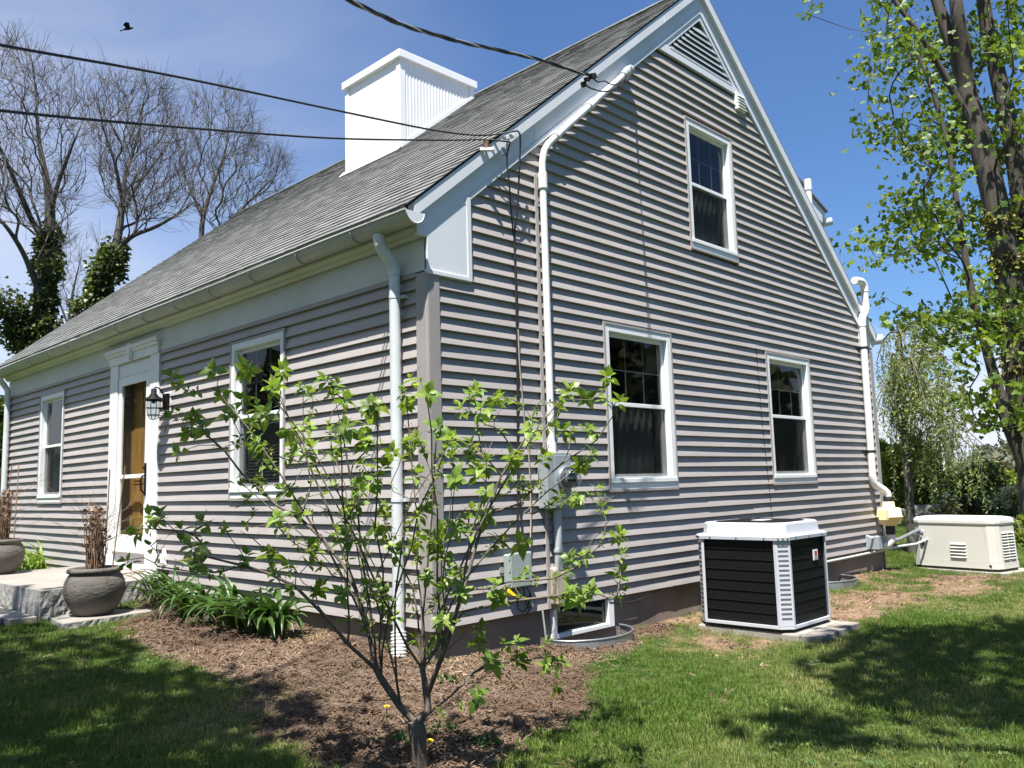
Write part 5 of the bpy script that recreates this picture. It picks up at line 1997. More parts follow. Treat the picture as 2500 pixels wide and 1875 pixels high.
X, Y, RR = polar(120000, 2.3, 34, R(37), 1.25)
X2, Y2, RR2 = polar(16000, 1.2, 16, R(80), 1.1)
X, Y, RR = np.concatenate([X, X2]), np.concatenate([Y, Y2]), np.concatenate([RR, RR2])
mu_, di_ = masks(X, Y)
patch = wob(X, Y, 1.3, 21) + 0.6 * wob(X, Y, 4.5, 22)
weed = np.clip(wob(X, Y, 6.0, 31) - 0.62, 0, 1) * 2.0
keep = (RNG.random(len(X)) < np.maximum((1 - mu_) * (1 - 0.96 * di_), weed * mu_ * 0.22 + di_ * np.clip(weed, 0, 1) * 0.8)) & ~blocked(X, Y)
X, Y, RR, patch, mu_, di_ = (q[keep] for q in (X, Y, RR, patch, mu_, di_))
Z = ground_z(X, Y) - 0.004
sc_g = (0.70 + 0.30 * RNG.random(len(X)) + 0.24 * patch) * np.clip(0.85 + RR * 0.03, 0.9, 1.6)
dry = np.clip(0.22 + 0.24 * wob(X, Y, 1.7, 41) + 0.10 * wob(X, Y, 6, 42) + 0.28 * np.maximum(mu_ * .3, di_ * .6), 0, 0.75)
rot = np.stack([RNG.normal(0, 0.12, len(X)), RNG.normal(0, 0.12, len(X)), RNG.uniform(0, 6.28, len(X))], -1)
scatter('lawn_grass', np.stack([X, Y, Z], -1), rot, sc_g, dry, tv)

# clover and plantain leaves among the grass
def broad(seed):
    rg = random.Random(seed)
    V, F = [], []
    for i in range(9):
        a, el, ln = rg.uniform(0, 6.28), rg.uniform(0.1, 0.7), rg.uniform(0.018, 0.040)
        d = np.array((math.cos(a) * math.cos(el), math.sin(a) * math.cos(el), math.sin(el)))
        t = np.array((-math.sin(a), math.cos(a), 0)) * ln * 0.30
        c = np.array((rg.gauss(0, .022), rg.gauss(0, .022), 0.016))
        k = len(V)
        V += [tuple(q) for q in (c, c + d * ln * .5 - t, c + d * ln, c + d * ln * .5 + t)]
        F += [(k, k + 1, k + 2, k + 3)]
    return V, F


CLOVER = inst_mat('clover_leaves', (0.040, 0.095, 0.022), (0.085, 0.150, 0.040), (0.16, 0.21, 0.06), 0.25, 0.5)
bv = [raw('clover_leaf', *broad(300 + i), CLOVER) for i in range(4)]
Xc, Yc, Rc = polar(9000, 3.6, 18, R(36), 1.0)
mc_, dc_ = masks(Xc, Yc)
kc = (wob(Xc, Yc, 2.6, 71) > 0.12) & (RNG.random(len(Xc)) < (1 - mc_) * (1 - 0.6 * dc_)) & ~blocked(Xc, Yc)
Xc, Yc = Xc[kc], Yc[kc]
scatter('clover', np.stack([Xc, Yc, ground_z(Xc, Yc) + 0.006], -1), np.stack([0 * Xc, 0 * Xc, RNG.uniform(0, 6.28, len(Xc))], -1), 0.40 + 0.40 * RNG.random(len(Xc)), 0.5 * RNG.random(len(Xc)), bv)

# bark mulch
cv = []
for s in range(8):
    rg = random.Random(s + 900)
    V, F = [], []
    for i in range(7):
        c = np.array((rg.uniform(-.05, .05), rg.uniform(-.05, .05), rg.uniform(0.0, 0.016)))
        a = rg.uniform(0, 6.28)
        L_, w_ = rg.uniform(0.010, 0.040), rg.uniform(0.0022, 0.0060)
        d = np.array((math.cos(a), math.sin(a), rg.uniform(-.35, .35)))
        e_ = np.array((-math.sin(a), math.cos(a), rg.uniform(-.5, .5)))
        k = len(V)
        up_ = np.array((0, 0, rg.uniform(.002, .005)))
        V += [tuple(q) for q in (c - d * L_, c - d * L_ * .3 + e_ * w_, c + d * L_ * .8 + e_ * w_ * .8, c + d * L_, c + d * L_ * .5 - e_ * w_, c - d * L_ * .6 - e_ * w_ * .9, c + up_ + d * L_ * .2)]
        F += [(k, k + 1, k + 6), (k + 1, k + 2, k + 6), (k + 2, k + 3, k + 6), (k + 3, k + 4, k + 6), (k + 4, k + 5, k + 6), (k + 5, k, k + 6)]
    cv.append(raw('bark_chip', V, F, CHIP))
n = 40000
X, Y = RNG.uniform(-2.1, 2.7, n), RNG.uniform(-2.1, 4.2, n)
mu_, di_ = masks(X, Y)
keep = (RNG.random(n) < np.clip(mu_ * 1.0 + 0.02, 0, 1)) & ~blocked(X, Y)
X, Y = X[keep], Y[keep]
n2 = 5000
X2, Y2 = RNG.uniform(1.6, 8.4, n2), RNG.uniform(-1.9, 0, n2)
_, d2 = masks(X2, Y2)
k2 = (RNG.random(n2) < d2 * 0.5) & ~blocked(X2, Y2)
X, Y = np.concatenate([X, X2[k2]]), np.concatenate([Y, Y2[k2]])
light = np.clip(0.12 + 0.22 * wob(X, Y, 2.2, 51) + 0.10 * wob(X, Y, 8, 52), -0.1, 0.42)
rot = np.stack([RNG.normal(0, 0.25, len(X)), RNG.normal(0, 0.25, len(X)), RNG.uniform(0, 6.28, len(X))], -1)
scatter('bark_mulch', np.stack([X, Y, ground_z(X, Y) - 0.006 + 0.012 * RNG.random(len(X))], -1), rot, 0.42 + 0.60 * RNG.random(len(X)) ** 1.5, light, cv)
# =================================================================== plants


def rotations(n, axis_dir=None, rg=RNG):
    """n random frames: columns x (leaf length), y (width), z (normal)"""
    d = rg.normal(size=(n, 3)) if axis_dir is None else np.asarray(axis_dir, float)
    d = d / np.linalg.norm(d, axis=1)[:, None]
    t = rg.normal(size=(n, 3))
    y = np.cross(d, t)
    y /= np.linalg.norm(y, axis=1)[:, None] + 1e-9
    z = np.cross(d, y)
    return np.stack([d, y, z], -1)


T_DIAMOND = (np.array([(0, 0, 0), (0.5, -0.27, 0.05), (1, 0, -0.06), (0.5, 0.27, 0.05)], float), [(0, 1, 2), (0, 2, 3)])
T_SLIM = (np.array([(0, 0, 0), (0.45, -0.16, 0.04), (1, 0, -0.10), (0.45, 0.16, 0.04)], float), [(0, 1, 2), (0, 2, 3)])
_a = np.array([-2.6, -1.95, -1.25, -0.62, 0.0, 0.62, 1.25, 1.95, 2.6])
_r = np.array([0.30, 0.52, 0.36, 0.62, 0.36, 0.62, 0.36, 0.52, 0.30]); _r[4] = 0.70; _r[3] = _r[5] = 0.42; _r[2] = _r[6] = 0.60
T_MAPLE = (np.array([(0, 0, 0)] + [(0.12 + rr * math.cos(a), rr * math.sin(a), -0.10 * rr + 0.05 * (i % 2)) for i, (a, rr) in enumerate(zip(_a, _r))]), [(0, i, i + 1) for i in range(1, 9)])
T_IVY = (np.array([(0, 0, 0), (0.25, -0.42, 0.02), (0.55, -0.22, -.02), (1, 0, -0.05), (0.55, 0.22, -.02), (0.25, 0.42, 0.02)]), [(0, 1, 2), (0, 2, 3), (0, 3, 4), (0, 4, 5)])


def leaf_cloud(name, C, size, tmpl, mat, parent=None, axis_dir=None, kind='stuff'):
    C = np.asarray(C, float)
    n = len(C)
    tv_, tf_ = tmpl
    M = rotations(n, axis_dir)
    V = C[:, None, :] + np.einsum('nij,mj->nmi', M, tv_) * np.broadcast_to(np.asarray(size, float), (n,))[:, None, None]
    F = (np.arange(n) * len(tv_))[:, None, None] + np.array(tf_)[None]
    return big_mesh(name, V.reshape(-1, 3), F.reshape(-1, 3), mat, parent, kind)


def grow(base_pts, targets, bf=0.35, step=0.35):
    """join targets to a skeleton by a balanced spanning tree; returns nodes, parent index"""
    P, par, plen = [], [], []
    for poly in base_pts:
        prev = None
        for k, p in enumerate(poly):
            p = np.array(p, float)
            if k == 0 and P:
                d = np.linalg.norm(np.array(P) - p, axis=1)
                prev = int(np.argmin(d))
                if d[prev] < 1e-3:
                    continue
            P.append(p)
            par.append(-1 if prev is None else prev)
            plen.append(0 if prev is None else plen[prev] + np.linalg.norm(p - P[prev]))
            prev = len(P) - 1
    targets = list(np.asarray(targets, float))
    root = P[0]
    targets.sort(key=lambda t: np.linalg.norm(t - root))
    for t in targets:
        A = np.array(P)
        d = np.linalg.norm(A - t, axis=1)
        cost = d + bf * np.array(plen) + 1.2 * np.clip(A[:, 2] - t[2] + 0.02, 0, None)
        j = int(np.argmin(cost))
        n = max(2, int(d[j] / step) + 1)
        # leave along the parent's direction, then bend to the target
        g = par[j]
        d0 = P[j] - P[g] if g >= 0 else np.array((0, 0, 1.0))
        d0 = d0 / (np.linalg.norm(d0) + 1e-9)
        c1 = P[j] + d0 * d[j] * 0.35
        prev = j
        p0 = P[j]
        for k in range(1, n + 1):
            s = k / n
            q = (1 - s) ** 2 * p0 + 2 * s * (1 - s) * c1 + s * s * t
            if k < n:
                q = q + RNG.normal(0, d[j] * 0.018, 3)
            P.append(q)
            par.append(prev)
            plen.append(plen[prev] + np.linalg.norm(q - P[prev]))
            prev = len(P) - 1
    return np.array(P), np.array(par)


def skin(P, par, tip, power=2.4, cap_r=None, n=6, nthin=4, thick=0.012):
    """pipe-model radii and one mesh of tapered tubes"""
    N_ = len(P)
    kids = [[] for _ in range(N_)]
    for i, p in enumerate(par):
        if p >= 0:
            kids[p].append(i)
    area = np.zeros(N_)
    for i in range(N_ - 1, -1, -1):
        area[i] = sum(area[k] for k in kids[i]) if kids[i] else tip ** power
        area[i] = max(area[i], tip ** power)
    # children always come later in the list
    r = area ** (1 / power)
    if cap_r:
        r = np.minimum(r, cap_r)
    mb = MB()
    done = set()
    for i in range(N_):
        heads = [i] if par[i] < 0 else []
        if par[i] >= 0 and (len(kids[par[i]]) > 1 and i != max(kids[par[i]], key=lambda k: r[k])):
            heads = [i]
        for h in heads:
            ch = [h] if par[h] < 0 else [par[h], h]
            while kids[ch[-1]]:
                ch.append(max(kids[ch[-1]], key=lambda k: r[k]))
            if len(ch) < 2:
                continue
            rad = [r[c] for c in ch]
            if par[h] >= 0:
                rad[0] = min(rad[0], rad[1] * 1.15)
            rad[-1] *= 0.6
            mb.tube([P[c] for c in ch], rad, n if max(rad) > thick else nthin)
    return mb, r, kids


# ------------------------------------------------------------------ the shrub in the foreground
SB = np.array((-1.25, -1.39, float(ground_z(-1.25, -1.39)) - 0.03))
D0 = float((SB - CV) @ FV)


def sp(px, py, dd=0.0):
    return aim(px, py, D0 + dd)


SK = [
    [(1026, 1888, 0), (1022, 1800, 0), (1014, 1762, 0)],
    [(1014, 1762, 0), (978, 1726, 0), (931, 1657, -.02), (919, 1635, -.03)],
    [(919, 1635, -.03), (880, 1600, -.1), (850, 1573, -.12), (795, 1505, -.16), (721, 1432, -.2), (660, 1402, -.24), (602, 1383, -.28), (540, 1368, -.32), (501, 1358, -.34), (440, 1305, -.36), (409, 1280, -.36)],
    [(919, 1635, -.03), (907, 1579, .05), (893, 1510, .1), (868, 1440, .16), (838, 1380, .2), (790, 1318, .24), (735, 1268, .28), (679, 1237, .3), (640, 1199, .32), (590, 1156, .33), (548, 1100, .34), (500, 1058, .34), (470, 1012, .33)],
    [(1014, 1762, 0), (1046, 1735, .02), (1042, 1700, .03), (1036, 1657, .04), (1030, 1632, .05)],
    [(1030, 1632, .05), (995, 1580, -.02), (954, 1497, -.1), (916, 1420, -.18), (877, 1331, -.24), (846, 1270, -.28), (820, 1180, -.3), (806, 1060, -.3)],
    [(1030, 1632, .05), (1070, 1575, .14), (1120, 1482, .24), (1147, 1389, .3), (1168, 1310, .34), (1190, 1255, .36), (1224, 1160, .38), (1290, 1085, .4), (1340, 1035, .4), (1386, 960, .4)],
    [(1042, 1700, .03), (1080, 1600, -.06), (1105, 1530, -.12), (1128, 1440, -.18), (1138, 1380, -.2), (1150, 1300, -.22), (1186, 1200, -.22), (1188, 1120, -.22)],
    [(978, 1726, 0), (968, 1660, -.1), (965, 1600, -.15), (964, 1500, -.2), (966, 1440, -.22), (975, 1380, -.25), (985, 1300, -.25), (995, 1240, -.24), (1020, 1150, -.22)],
    [(1020, 1768, 0), (1077, 1740, -.1), (1124, 1718, -.16), (1171, 1693, -.2)],
    [(1050, 1738, 0), (1100, 1700, .12), (1160, 1640, .2), (1200, 1622, .25), (1250, 1612, .28), (1320, 1606, .3)],
    [(1105, 1530, -.12), (1132, 1493, -.14), (1200, 1476, -.15), (1263, 1466, -.16), (1352, 1455, -.16), (1440, 1446, -.15)],
    [(1128, 1440, -.18), (1186, 1437, -.2), (1244, 1420, -.22), (1310, 1416, -.24), (1352, 1412, -.25), (1402, 1387, -.25), (1456, 1339, -.25), (1510, 1304, -.25)],
    [(1190, 1255, .36), (1263, 1232, .42), (1321, 1175, .45), (1371, 1133, .46), (1456, 1075, .46), (1500, 1010, .45)],
    [(1224, 1160, .38), (1175, 1104, .3), (1166, 1044, .26), (1158, 970, .24)],
    [(985, 1300, -.25), (1040, 1230, -.1), (1062, 1185, -.05), (1034, 1100, .0), (1018, 1066, 0)],
    [(846, 1270, -.28), (900, 1180, -.15), (930, 1080, -.1), (916, 1000, -.1)],
    [(735, 1268, .28), (760, 1180, .36), (740, 1080, .4), (740, 960, .42)],
    [(640, 1199, .32), (640, 1110, .4), (604, 1010, .44), (602, 905, .45)],
]
ROS = [(602, 898), (694, 898), (478, 955), (436, 1002), (475, 1012), (567, 1021), (648, 1006), (590, 971), (671, 940), (733, 940), (822, 935), (498, 1040), (633, 1106), (802, 1033), (579, 1083), (714, 1125),
       (590, 1176), (656, 1128), (772, 1133), (729, 1233), (386, 1248), (819, 960), (916, 983), (846, 970), (993, 983), (1047, 958), (1155, 950), (1205, 975), (1120, 990), (1275, 990), (1394, 946), (1433, 967),
       (1471, 971), (1514, 975), (1367, 990), (1186, 1037), (1070, 1037), (1016, 1064), (1294, 1044), (1394, 1071), (1437, 1044), (1417, 1129), (1352, 1035), (1147, 1110), (1101, 1068), (954, 1102), (877, 1071),
       (900, 1029), (829, 1044), (1467, 1187), (1186, 1195), (1109, 1168), (1232, 1179), (1290, 1190), (1340, 1233), (1402, 1222), (1047, 1214), (993, 1102), (935, 1133), (974, 1137), (823, 1110), (1371, 1222),
       (386, 1262), (324, 1293), (363, 1328), (440, 1289), (386, 1355), (494, 1339), (498, 1378), (602, 1351), (664, 1355), (675, 1281), (617, 1262), (721, 1328), (756, 1331), (725, 1247), (633, 1285), (721, 1389),
       (783, 1378), (783, 1428), (741, 1424), (833, 1451), (671, 1405), (540, 1397), (1105, 1366), (1016, 1258), (920, 1289), (1186, 1258), (970, 1347), (896, 1320), (823, 1293), (1020, 1366), (1051, 1405),
       (1101, 1401), (893, 1424), (923, 1436), (812, 1405), (1000, 1455), (1012, 1490), (1058, 1501), (1136, 1443), (1209, 1424), (1255, 1430), (1271, 1324), (1220, 1316), (1475, 1304), (1514, 1298), (1429, 1355),
       (1386, 1393), (1359, 1459), (1440, 1436), (1514, 1412), (1521, 1440), (1379, 1462), (1012, 1555), (1163, 1571), (1232, 1567), (1205, 1609), (1275, 1605), (1332, 1601), (1371, 1609), (1413, 1455), (1475, 1449), (939, 1486),
       (870, 1180), (960, 1200), (1080, 1120), (1250, 1110), (1330, 1110), (1150, 1240), (1060, 1310), (850, 1230), (940, 1230), (690, 1190), (780, 1250), (560, 1310), (460, 1330), (700, 1060), (880, 1130), (1110, 1290),
       (1020, 1310), (1280, 1250), (1220, 1050), (1160, 1150), (760, 1010), (540, 960)]
rs = random.Random(77)
# extra thin leaders rising from the low forks
LOWN = [(919, 1635, -.03), (931, 1657, -.02), (968, 1660, -.1), (1036, 1657, .04), (1030, 1632, .05), (1070, 1575, .14), (1080, 1600, -.06), (907, 1579, .05), (954, 1497, -.1), (850, 1573, -.12), (1105, 1530, -.12), (893, 1510, .1)]
for _i in range(20):
    a_ = LOWN[_i % len(LOWN)]
    e_ = rs.choice([q for q in ROS if q[1] < 1240 and abs((q[0] - a_[0])) < 420 and (q[0] - 1020) * (a_[0] - 1000) > -9000])
    d_ = a_[2] + rs.uniform(-0.35, 0.35)
    bow = rs.uniform(0.25, 0.6)
    SK.append([a_] + [(a_[0] + (e_[0] - a_[0]) * (t ** (1 + bow)) + rs.gauss(0, 5), a_[1] + (e_[1] - a_[1]) * t, a_[2] + (d_ - a_[2]) * t) for t in (0.12, 0.25, 0.4, 0.55, 0.7, 0.85, 1.0)])
pl3 = [[sp(*q) for q in poly] for poly in SK]
flat = [(q[0], q[1], q[2]) for poly in SK for q in poly]
TG = []
for (x, y) in ROS:
    k = min(flat, key=lambda q: (q[0] - x) ** 2 + (q[1] - y) ** 2)
    TG.append(sp(x, y, k[2] + rs.uniform(-0.14, 0.16)))
for (x, y) in list(ROS):
    if rs.random() < 0.95:
        x2, y2 = x + rs.gauss(0, 38), y + rs.gauss(0, 34)
        if 300 < x2 < 1530 and y2 > 890:
            k = min(flat, key=lambda q: (q[0] - x2) ** 2 + (q[1] - y2) ** 2)
            TG.append(sp(x2, y2, k[2] + rs.uniform(-0.22, 0.22)))
shrub = thing('shrub', tuple(SB), 'young leafing shrub with many thin stems in the mulch before the house corner', 'shrub')
P, par = grow(pl3, TG, bf=0.16, step=0.09)
# twiggy side shoots
mb, rr_, kids = skin(P, par, 0.0021, power=2.15, n=8, nthin=5, thick=0.006)
tips = [i for i in range(len(P)) if not kids[i]]
for i in range(70):
    j = rs.randrange(8, len(P))
    if rr_[j] > 0.012:
        continue
    d = np.array((rs.gauss(0, 1), rs.gauss(0, 1), rs.uniform(0.1, 1.4))); d /= np.linalg.norm(d)
    q = P[j] + d * rs.uniform(0.05, 0.14)
    mb.tube([P[j], (P[j] + q) / 2 + np.array((0, 0, .008)), q], [0.0024, 0.002, 0.0012], 4)
mb.build('stems', SHRUBBARK, shrub)
# burl on the trunk
mb = MB()
mb.tube([sp(1026, 1888), sp(1023, 1830), sp(1020, 1790), sp(1012, 1758)], [0.040, 0.037, 0.044, 0.036], 12)
mb.build('trunk', SHRUBBARK, shrub)
mb = MB()
for i in range(9):
    j = rs.choice([t for t in tips if P[t][2] > 0.3])
    for k in range(12):
        d = np.array((rs.gauss(0, 1), rs.gauss(0, 1), rs.uniform(.2, 1.5))); d /= np.linalg.norm(d)
        q = P[j] + d * rs.uniform(0.03, 0.09)
        mb.tube([P[j], q], [0.0012, 0.0008], 3)
        mb.lathe(q, [(0.0, -0.003), (0.0035, 0), (0.0, 0.003)], 5)
mb.build('dried_flower_heads', STICK, shrub, kind='stuff')

# ovate leaf, folded along the midrib and bent back
LT = []
for v in range(5):
    cur, fold = [0.12, 0.30, 0.48, 0.06, 0.38][v], [0.12, 0.22, 0.34, 0.10, 0.28][v]
    V = [(0, 0, 0), (0.07, 0, 0)]
    for s_, w_ in ((0.22, 0.22), (0.42, 0.30), (0.62, 0.26), (0.82, 0.135)):
        z = -cur * s_ * s_
        V += [(s_ - .03, -w_, z + fold * w_ + 0.012 * (v % 2)), (s_, 0, z), (s_ - .03, w_, z + fold * w_)]
    V += [(1.0, 0, -cur * 1.0 - 0.02)]
    F = [(0, 1, 1 + 1), (1, 2, 3), (1, 3, 4), (0, 1, 4)]
    F = [(1, 2, 3), (1, 3, 4)]
    for r0 in (2, 5, 8):
        F += [(r0, r0 + 3, r0 + 4), (r0, r0 + 4, r0 + 1), (r0 + 1, r0 + 4, r0 + 5), (r0 + 1, r0 + 5, r0 + 2)]
    F += [(11, 14, 12), (12, 14, 13), (0, 2, 1), (0, 1, 4)]
    LT.append((np.array(V, float), F))
LEAVES = []        # (matrix3, pos, size, variant)


def rosette(p, ax, n, size, spread=(0.5, 1.25)):
    ax = ax / np.linalg.norm(ax)
    t = np.cross(ax, (0.3, 0.2, 1.0)); t /= np.linalg.norm(t)
    u = np.cross(ax, t)
    a0 = rs.uniform(0, 6.28)
    for i in range(n):
        pair = i // 2
        a = a0 + (i % 2) * math.pi + (pair % 2) * math.pi / 2 + rs.uniform(-.3, .3)
        el = spread[0] + (spread[1] - spread[0]) * (pair / max(1, n // 2 - 0.99)) + rs.uniform(-.18, .18)
        d = ax * math.cos(el) + (t * math.cos(a) + u * math.sin(a)) * math.sin(el)
        d = d + np.array((0, 0, -0.10 * pair))
        d /= np.linalg.norm(d)
        nrm = ax - d * (ax @ d) + np.array((rs.gauss(0, .2), rs.gauss(0, .2), 0.25)) * 0.8
        nrm -= d * (nrm @ d); nrm /= np.linalg.norm(nrm)
        y = np.cross(nrm, d)
        sz = size * (0.55 + 0.5 * min(1, pair / 1.6)) * rs.uniform(0.78, 1.2)
        LEAVES.append((np.stack([d, y, nrm], -1), p - ax * 0.008 * pair + d * 0.004, sz, rs.randrange(5)))


tset = {i for i in tips}
for i in tips:
    g = par[i]
    ax = P[i] - P[par[g]] if g >= 0 and par[g] >= 0 else np.array((0, 0, 1.0))
    ax = ax / (np.linalg.norm(ax) + 1e-9) + np.array((0, 0, 0.55)) + np.array((rs.gauss(0, .25), rs.gauss(0, .25), 0))
    rosette(P[i], ax, rs.choice((8, 9, 10, 10, 12)), rs.uniform(0.040, 0.068), (0.35, 1.35))
# opposite pairs along the thinner shoots
for i in range(20, len(P)):
    if i in tset or rr_[i] > 0.0072 or rs.random() > 0.58:
        continue
    ax = P[i] - P[par[i]]
    rosette(P[i], ax + np.array((0, 0, 0.02)), rs.choice((4, 5, 6, 6)), rs.uniform(0.025, 0.046), (0.75, 1.2))
area = [l[2] / np.linalg.norm(l[1] - CV) for l in LEAVES]
order = np.argsort(-np.array(area))
tm = []
for v in range(5):
    me = bpy.data.meshes.new('leaf')
    me.from_pydata(LT[v][0].tolist(), [], LT[v][1])
    me.polygons.foreach_set('use_smooth', [True] * len(me.polygons))
    me.materials.append(SHRUBLEAF)
    tm.append(me)
soff = Vector(OFF[shrub.name])
VV, FF = [], []
nb = 0
for k in order:
    M_, p_, s_, v_ = LEAVES[k]
    if nb < 300:
        o = bpy.data.objects.new('leaf', tm[v_])
        m4 = Matrix((M_ * s_).tolist()).to_4x4()
        m4.translation = Vector(p_) - soff
        o.matrix_local = m4
        o.parent = shrub
        COL.objects.link(o)
        nb += 1
    else:
        b_ = sum(len(q) for q in VV)
        VV.append(p_ + (LT[v_][0] * s_) @ M_.T)
        FF.append(np.array(LT[v_][1]) + b_)
big_mesh('small_leaves', np.concatenate(VV), np.concatenate(FF), SHRUBLEAF, shrub, 'stuff', smooth=True)
yl = aim(1242, 1448, D0 - 0.2)
mb = MB()
mb.add([yl + np.array(q) for q in ((-0.028, 0.02, 0.0), (0.0, 0.0, 0.022), (0.03, -0.02, -0.012), (0.0, 0.0, -0.014))], [(0, 1, 2), (0, 2, 3)])
mb.build('yellowed_leaf', YPETAL, shrub, label='single bright yellow leaf')


# ------------------------------------------------------------------ strap-leaved clumps
def clump(x, y, n, L0, L1, wid, mat, label, seed, name='daylily', rad=0.16, cat='daylily', group='daylily clumps'):
    rg = random.Random(seed)
    z = float(ground_z(x, y))
    root = thing(name, (x, y, z), label, cat, group)
    for i in range(n):
        a = rg.uniform(0, 6.28)
        r0 = rad * math.sqrt(rg.random())
        p = np.array((x + r0 * math.cos(a), y + r0 * math.sin(a), z - 0.02))
        L_ = rg.uniform(L0, L1)
        d = a + rg.uniform(-.9, .9)
        if math.cos(d) > 0.5 and x > -0.6:
            d += math.pi
        h = np.array((math.cos(d), math.sin(d), 0))
        side = np.array((-math.sin(d), math.cos(d), 0))
        el = rg.uniform(0.95, 1.45)
        drop = rg.uniform(1.3, 2.9)
        rings = []
        m = 8
        q = p
        for k in range(m + 1):
            t = k / m
            w_ = wid * (0.75 + 0.5 * math.sin(min(1, t * 1.6) * 1.57)) * (1 if t < .65 else max(0.06, (1 - t) / .35))
            e = el - drop * t ** 1.35
            dv_ = h * math.cos(e) + np.array((0, 0, 1)) * math.sin(e)
            nm_ = np.array((0, 0, 1)) * math.cos(e) - h * math.sin(e)
            rings.append([q - side * w_ + nm_ * w_ * .55, q, q + side * w_ + nm_ * w_ * .55])
            q = q + dv_ * L_ / m
            gzq = float(ground_z(q[0], q[1])) + 0.012
            if q[2] < gzq:
                q[2] = gzq
            if q[0] > -0.035 and q[1] > 0:
                q[0] = -0.035
        mb = MB()
        mb.loft(rings, smooth=True, closed=False)
        mb.build('strap_leaf', mat, root)
    return root


clump(-0.27, 3.62, 42, 0.44, 0.66, 0.0105, LILYLEAF, 'daylily clump with thin arching leaves right beside the granite step', 1)
clump(-0.33, 2.86, 44, 0.42, 0.64, 0.0150, LILYLEAF, 'daylily clump second from the granite step, against the wall', 2)
clump(-0.34, 2.15, 44, 0.42, 0.64, 0.0175, LILYLEAF, 'daylily clump third from the step, sprawling over the mulch', 3)
clump(-0.33, 1.62, 56, 0.42, 0.62, 0.0190, LILYLEAF, 'broadest dark daylily clump, nearest the house corner', 4, rad=0.15)
clump(-0.22, 8.15, 60, 0.30, 0.62, 0.0150, PALELILY, 'pale yellow green daylily clump behind the left edge pot', 5, rad=0.26)


def dandelion(px, py, z, s, label):
    p = plane_pt(px, py, z)
    g = float(ground_z(p[0], p[1]))
    root = thing('dandelion', (p[0], p[1], g), label, 'dandelion', 'dandelions in the mulch')
    mb = MB()
    mb.tube([(p[0], p[1], g - .01), (p[0] + .004, p[1], z)], 0.0025, 5)
    mb.build('stalk', LILYLEAF, root)
    mb = MB()
    for ring, (nr, el, ln) in enumerate(((18, 0.15, 0.024), (15, 0.55, 0.020), (10, 1.0, 0.014))):
        for i in range(nr):
            a = i * 6.283 / nr + ring * .2
            d = np.array((math.cos(a) * math.cos(el), math.sin(a) * math.cos(el), math.sin(el)))
            t = np.array((-math.sin(a), math.cos(a), 0)) * 0.0035 * s
            c = np.array((p[0] + .004, p[1], z))
            mb.add([c - t * .5, c + t * .5, c + d * ln * s + t, c + d * ln * s - t], [(0, 1, 2, 3)])
    mb.build('flower_head', YPETAL, root)


def plane_pt(px, py, z):
    d = FV + (px - 1250) / FPX * RV - (py - 937.5) / FPX * UV
    return CV + d * ((z - CV[2]) / d[2])


dandelion(1046, 1812, -0.26, 1.05, 'yellow dandelion flower just right of the shrub trunk')
dandelion(943, 1726, -0.24, 0.75, 'small yellow dandelion left of the shrub trunk in the mulch')
# low weeds in the mulch
for i, (px, py, s, lab) in enumerate(((1095, 1668, 1.0, 'green weed in the mulch behind the shrub'), (1085, 1765, 1.0, 'green weed beside the shrub trunk near the dandelion'), (985, 1790, 0.9, 'dark weed tuft left of the shrub trunk'), (480, 1570, 0.8, 'weed at the front edge of the mulch below the daylilies'), (1170, 1790, 1.1, 'low weed patch right of the shrub by the lawn edge'))):
    p = plane_pt(px, py, -0.27)
    g = float(ground_z(p[0], p[1]))
    n_ = int(46 * s)
    C = np.stack([p[0] + RNG.normal(0, 0.05 * s, n_), p[1] + RNG.normal(0, 0.05 * s, n_), g + RNG.uniform(0, 0.03, n_)], -1)
    ax = np.stack([RNG.normal(0, 1, n_), RNG.normal(0, 1, n_), RNG.uniform(0.1, 1.2, n_)], -1)
    wr = thing('weed', (p[0], p[1], g), lab, 'weed', 'weeds in the mulch')
    leaf_cloud('weed_leaves', C, RNG.uniform(0.025, 0.05, n_), T_DIAMOND, LILYLEAF, wr, axis_dir=ax)

# =================================================================== trees and background


def H(px, py, d, r=None):
    q = aimh(px, py, d)
    return (*q, r) if r else tuple(q)


def gbase(px, d):
    q = aimh(px, 1300, d)
    return np.array((q[0], q[1], -0.4))


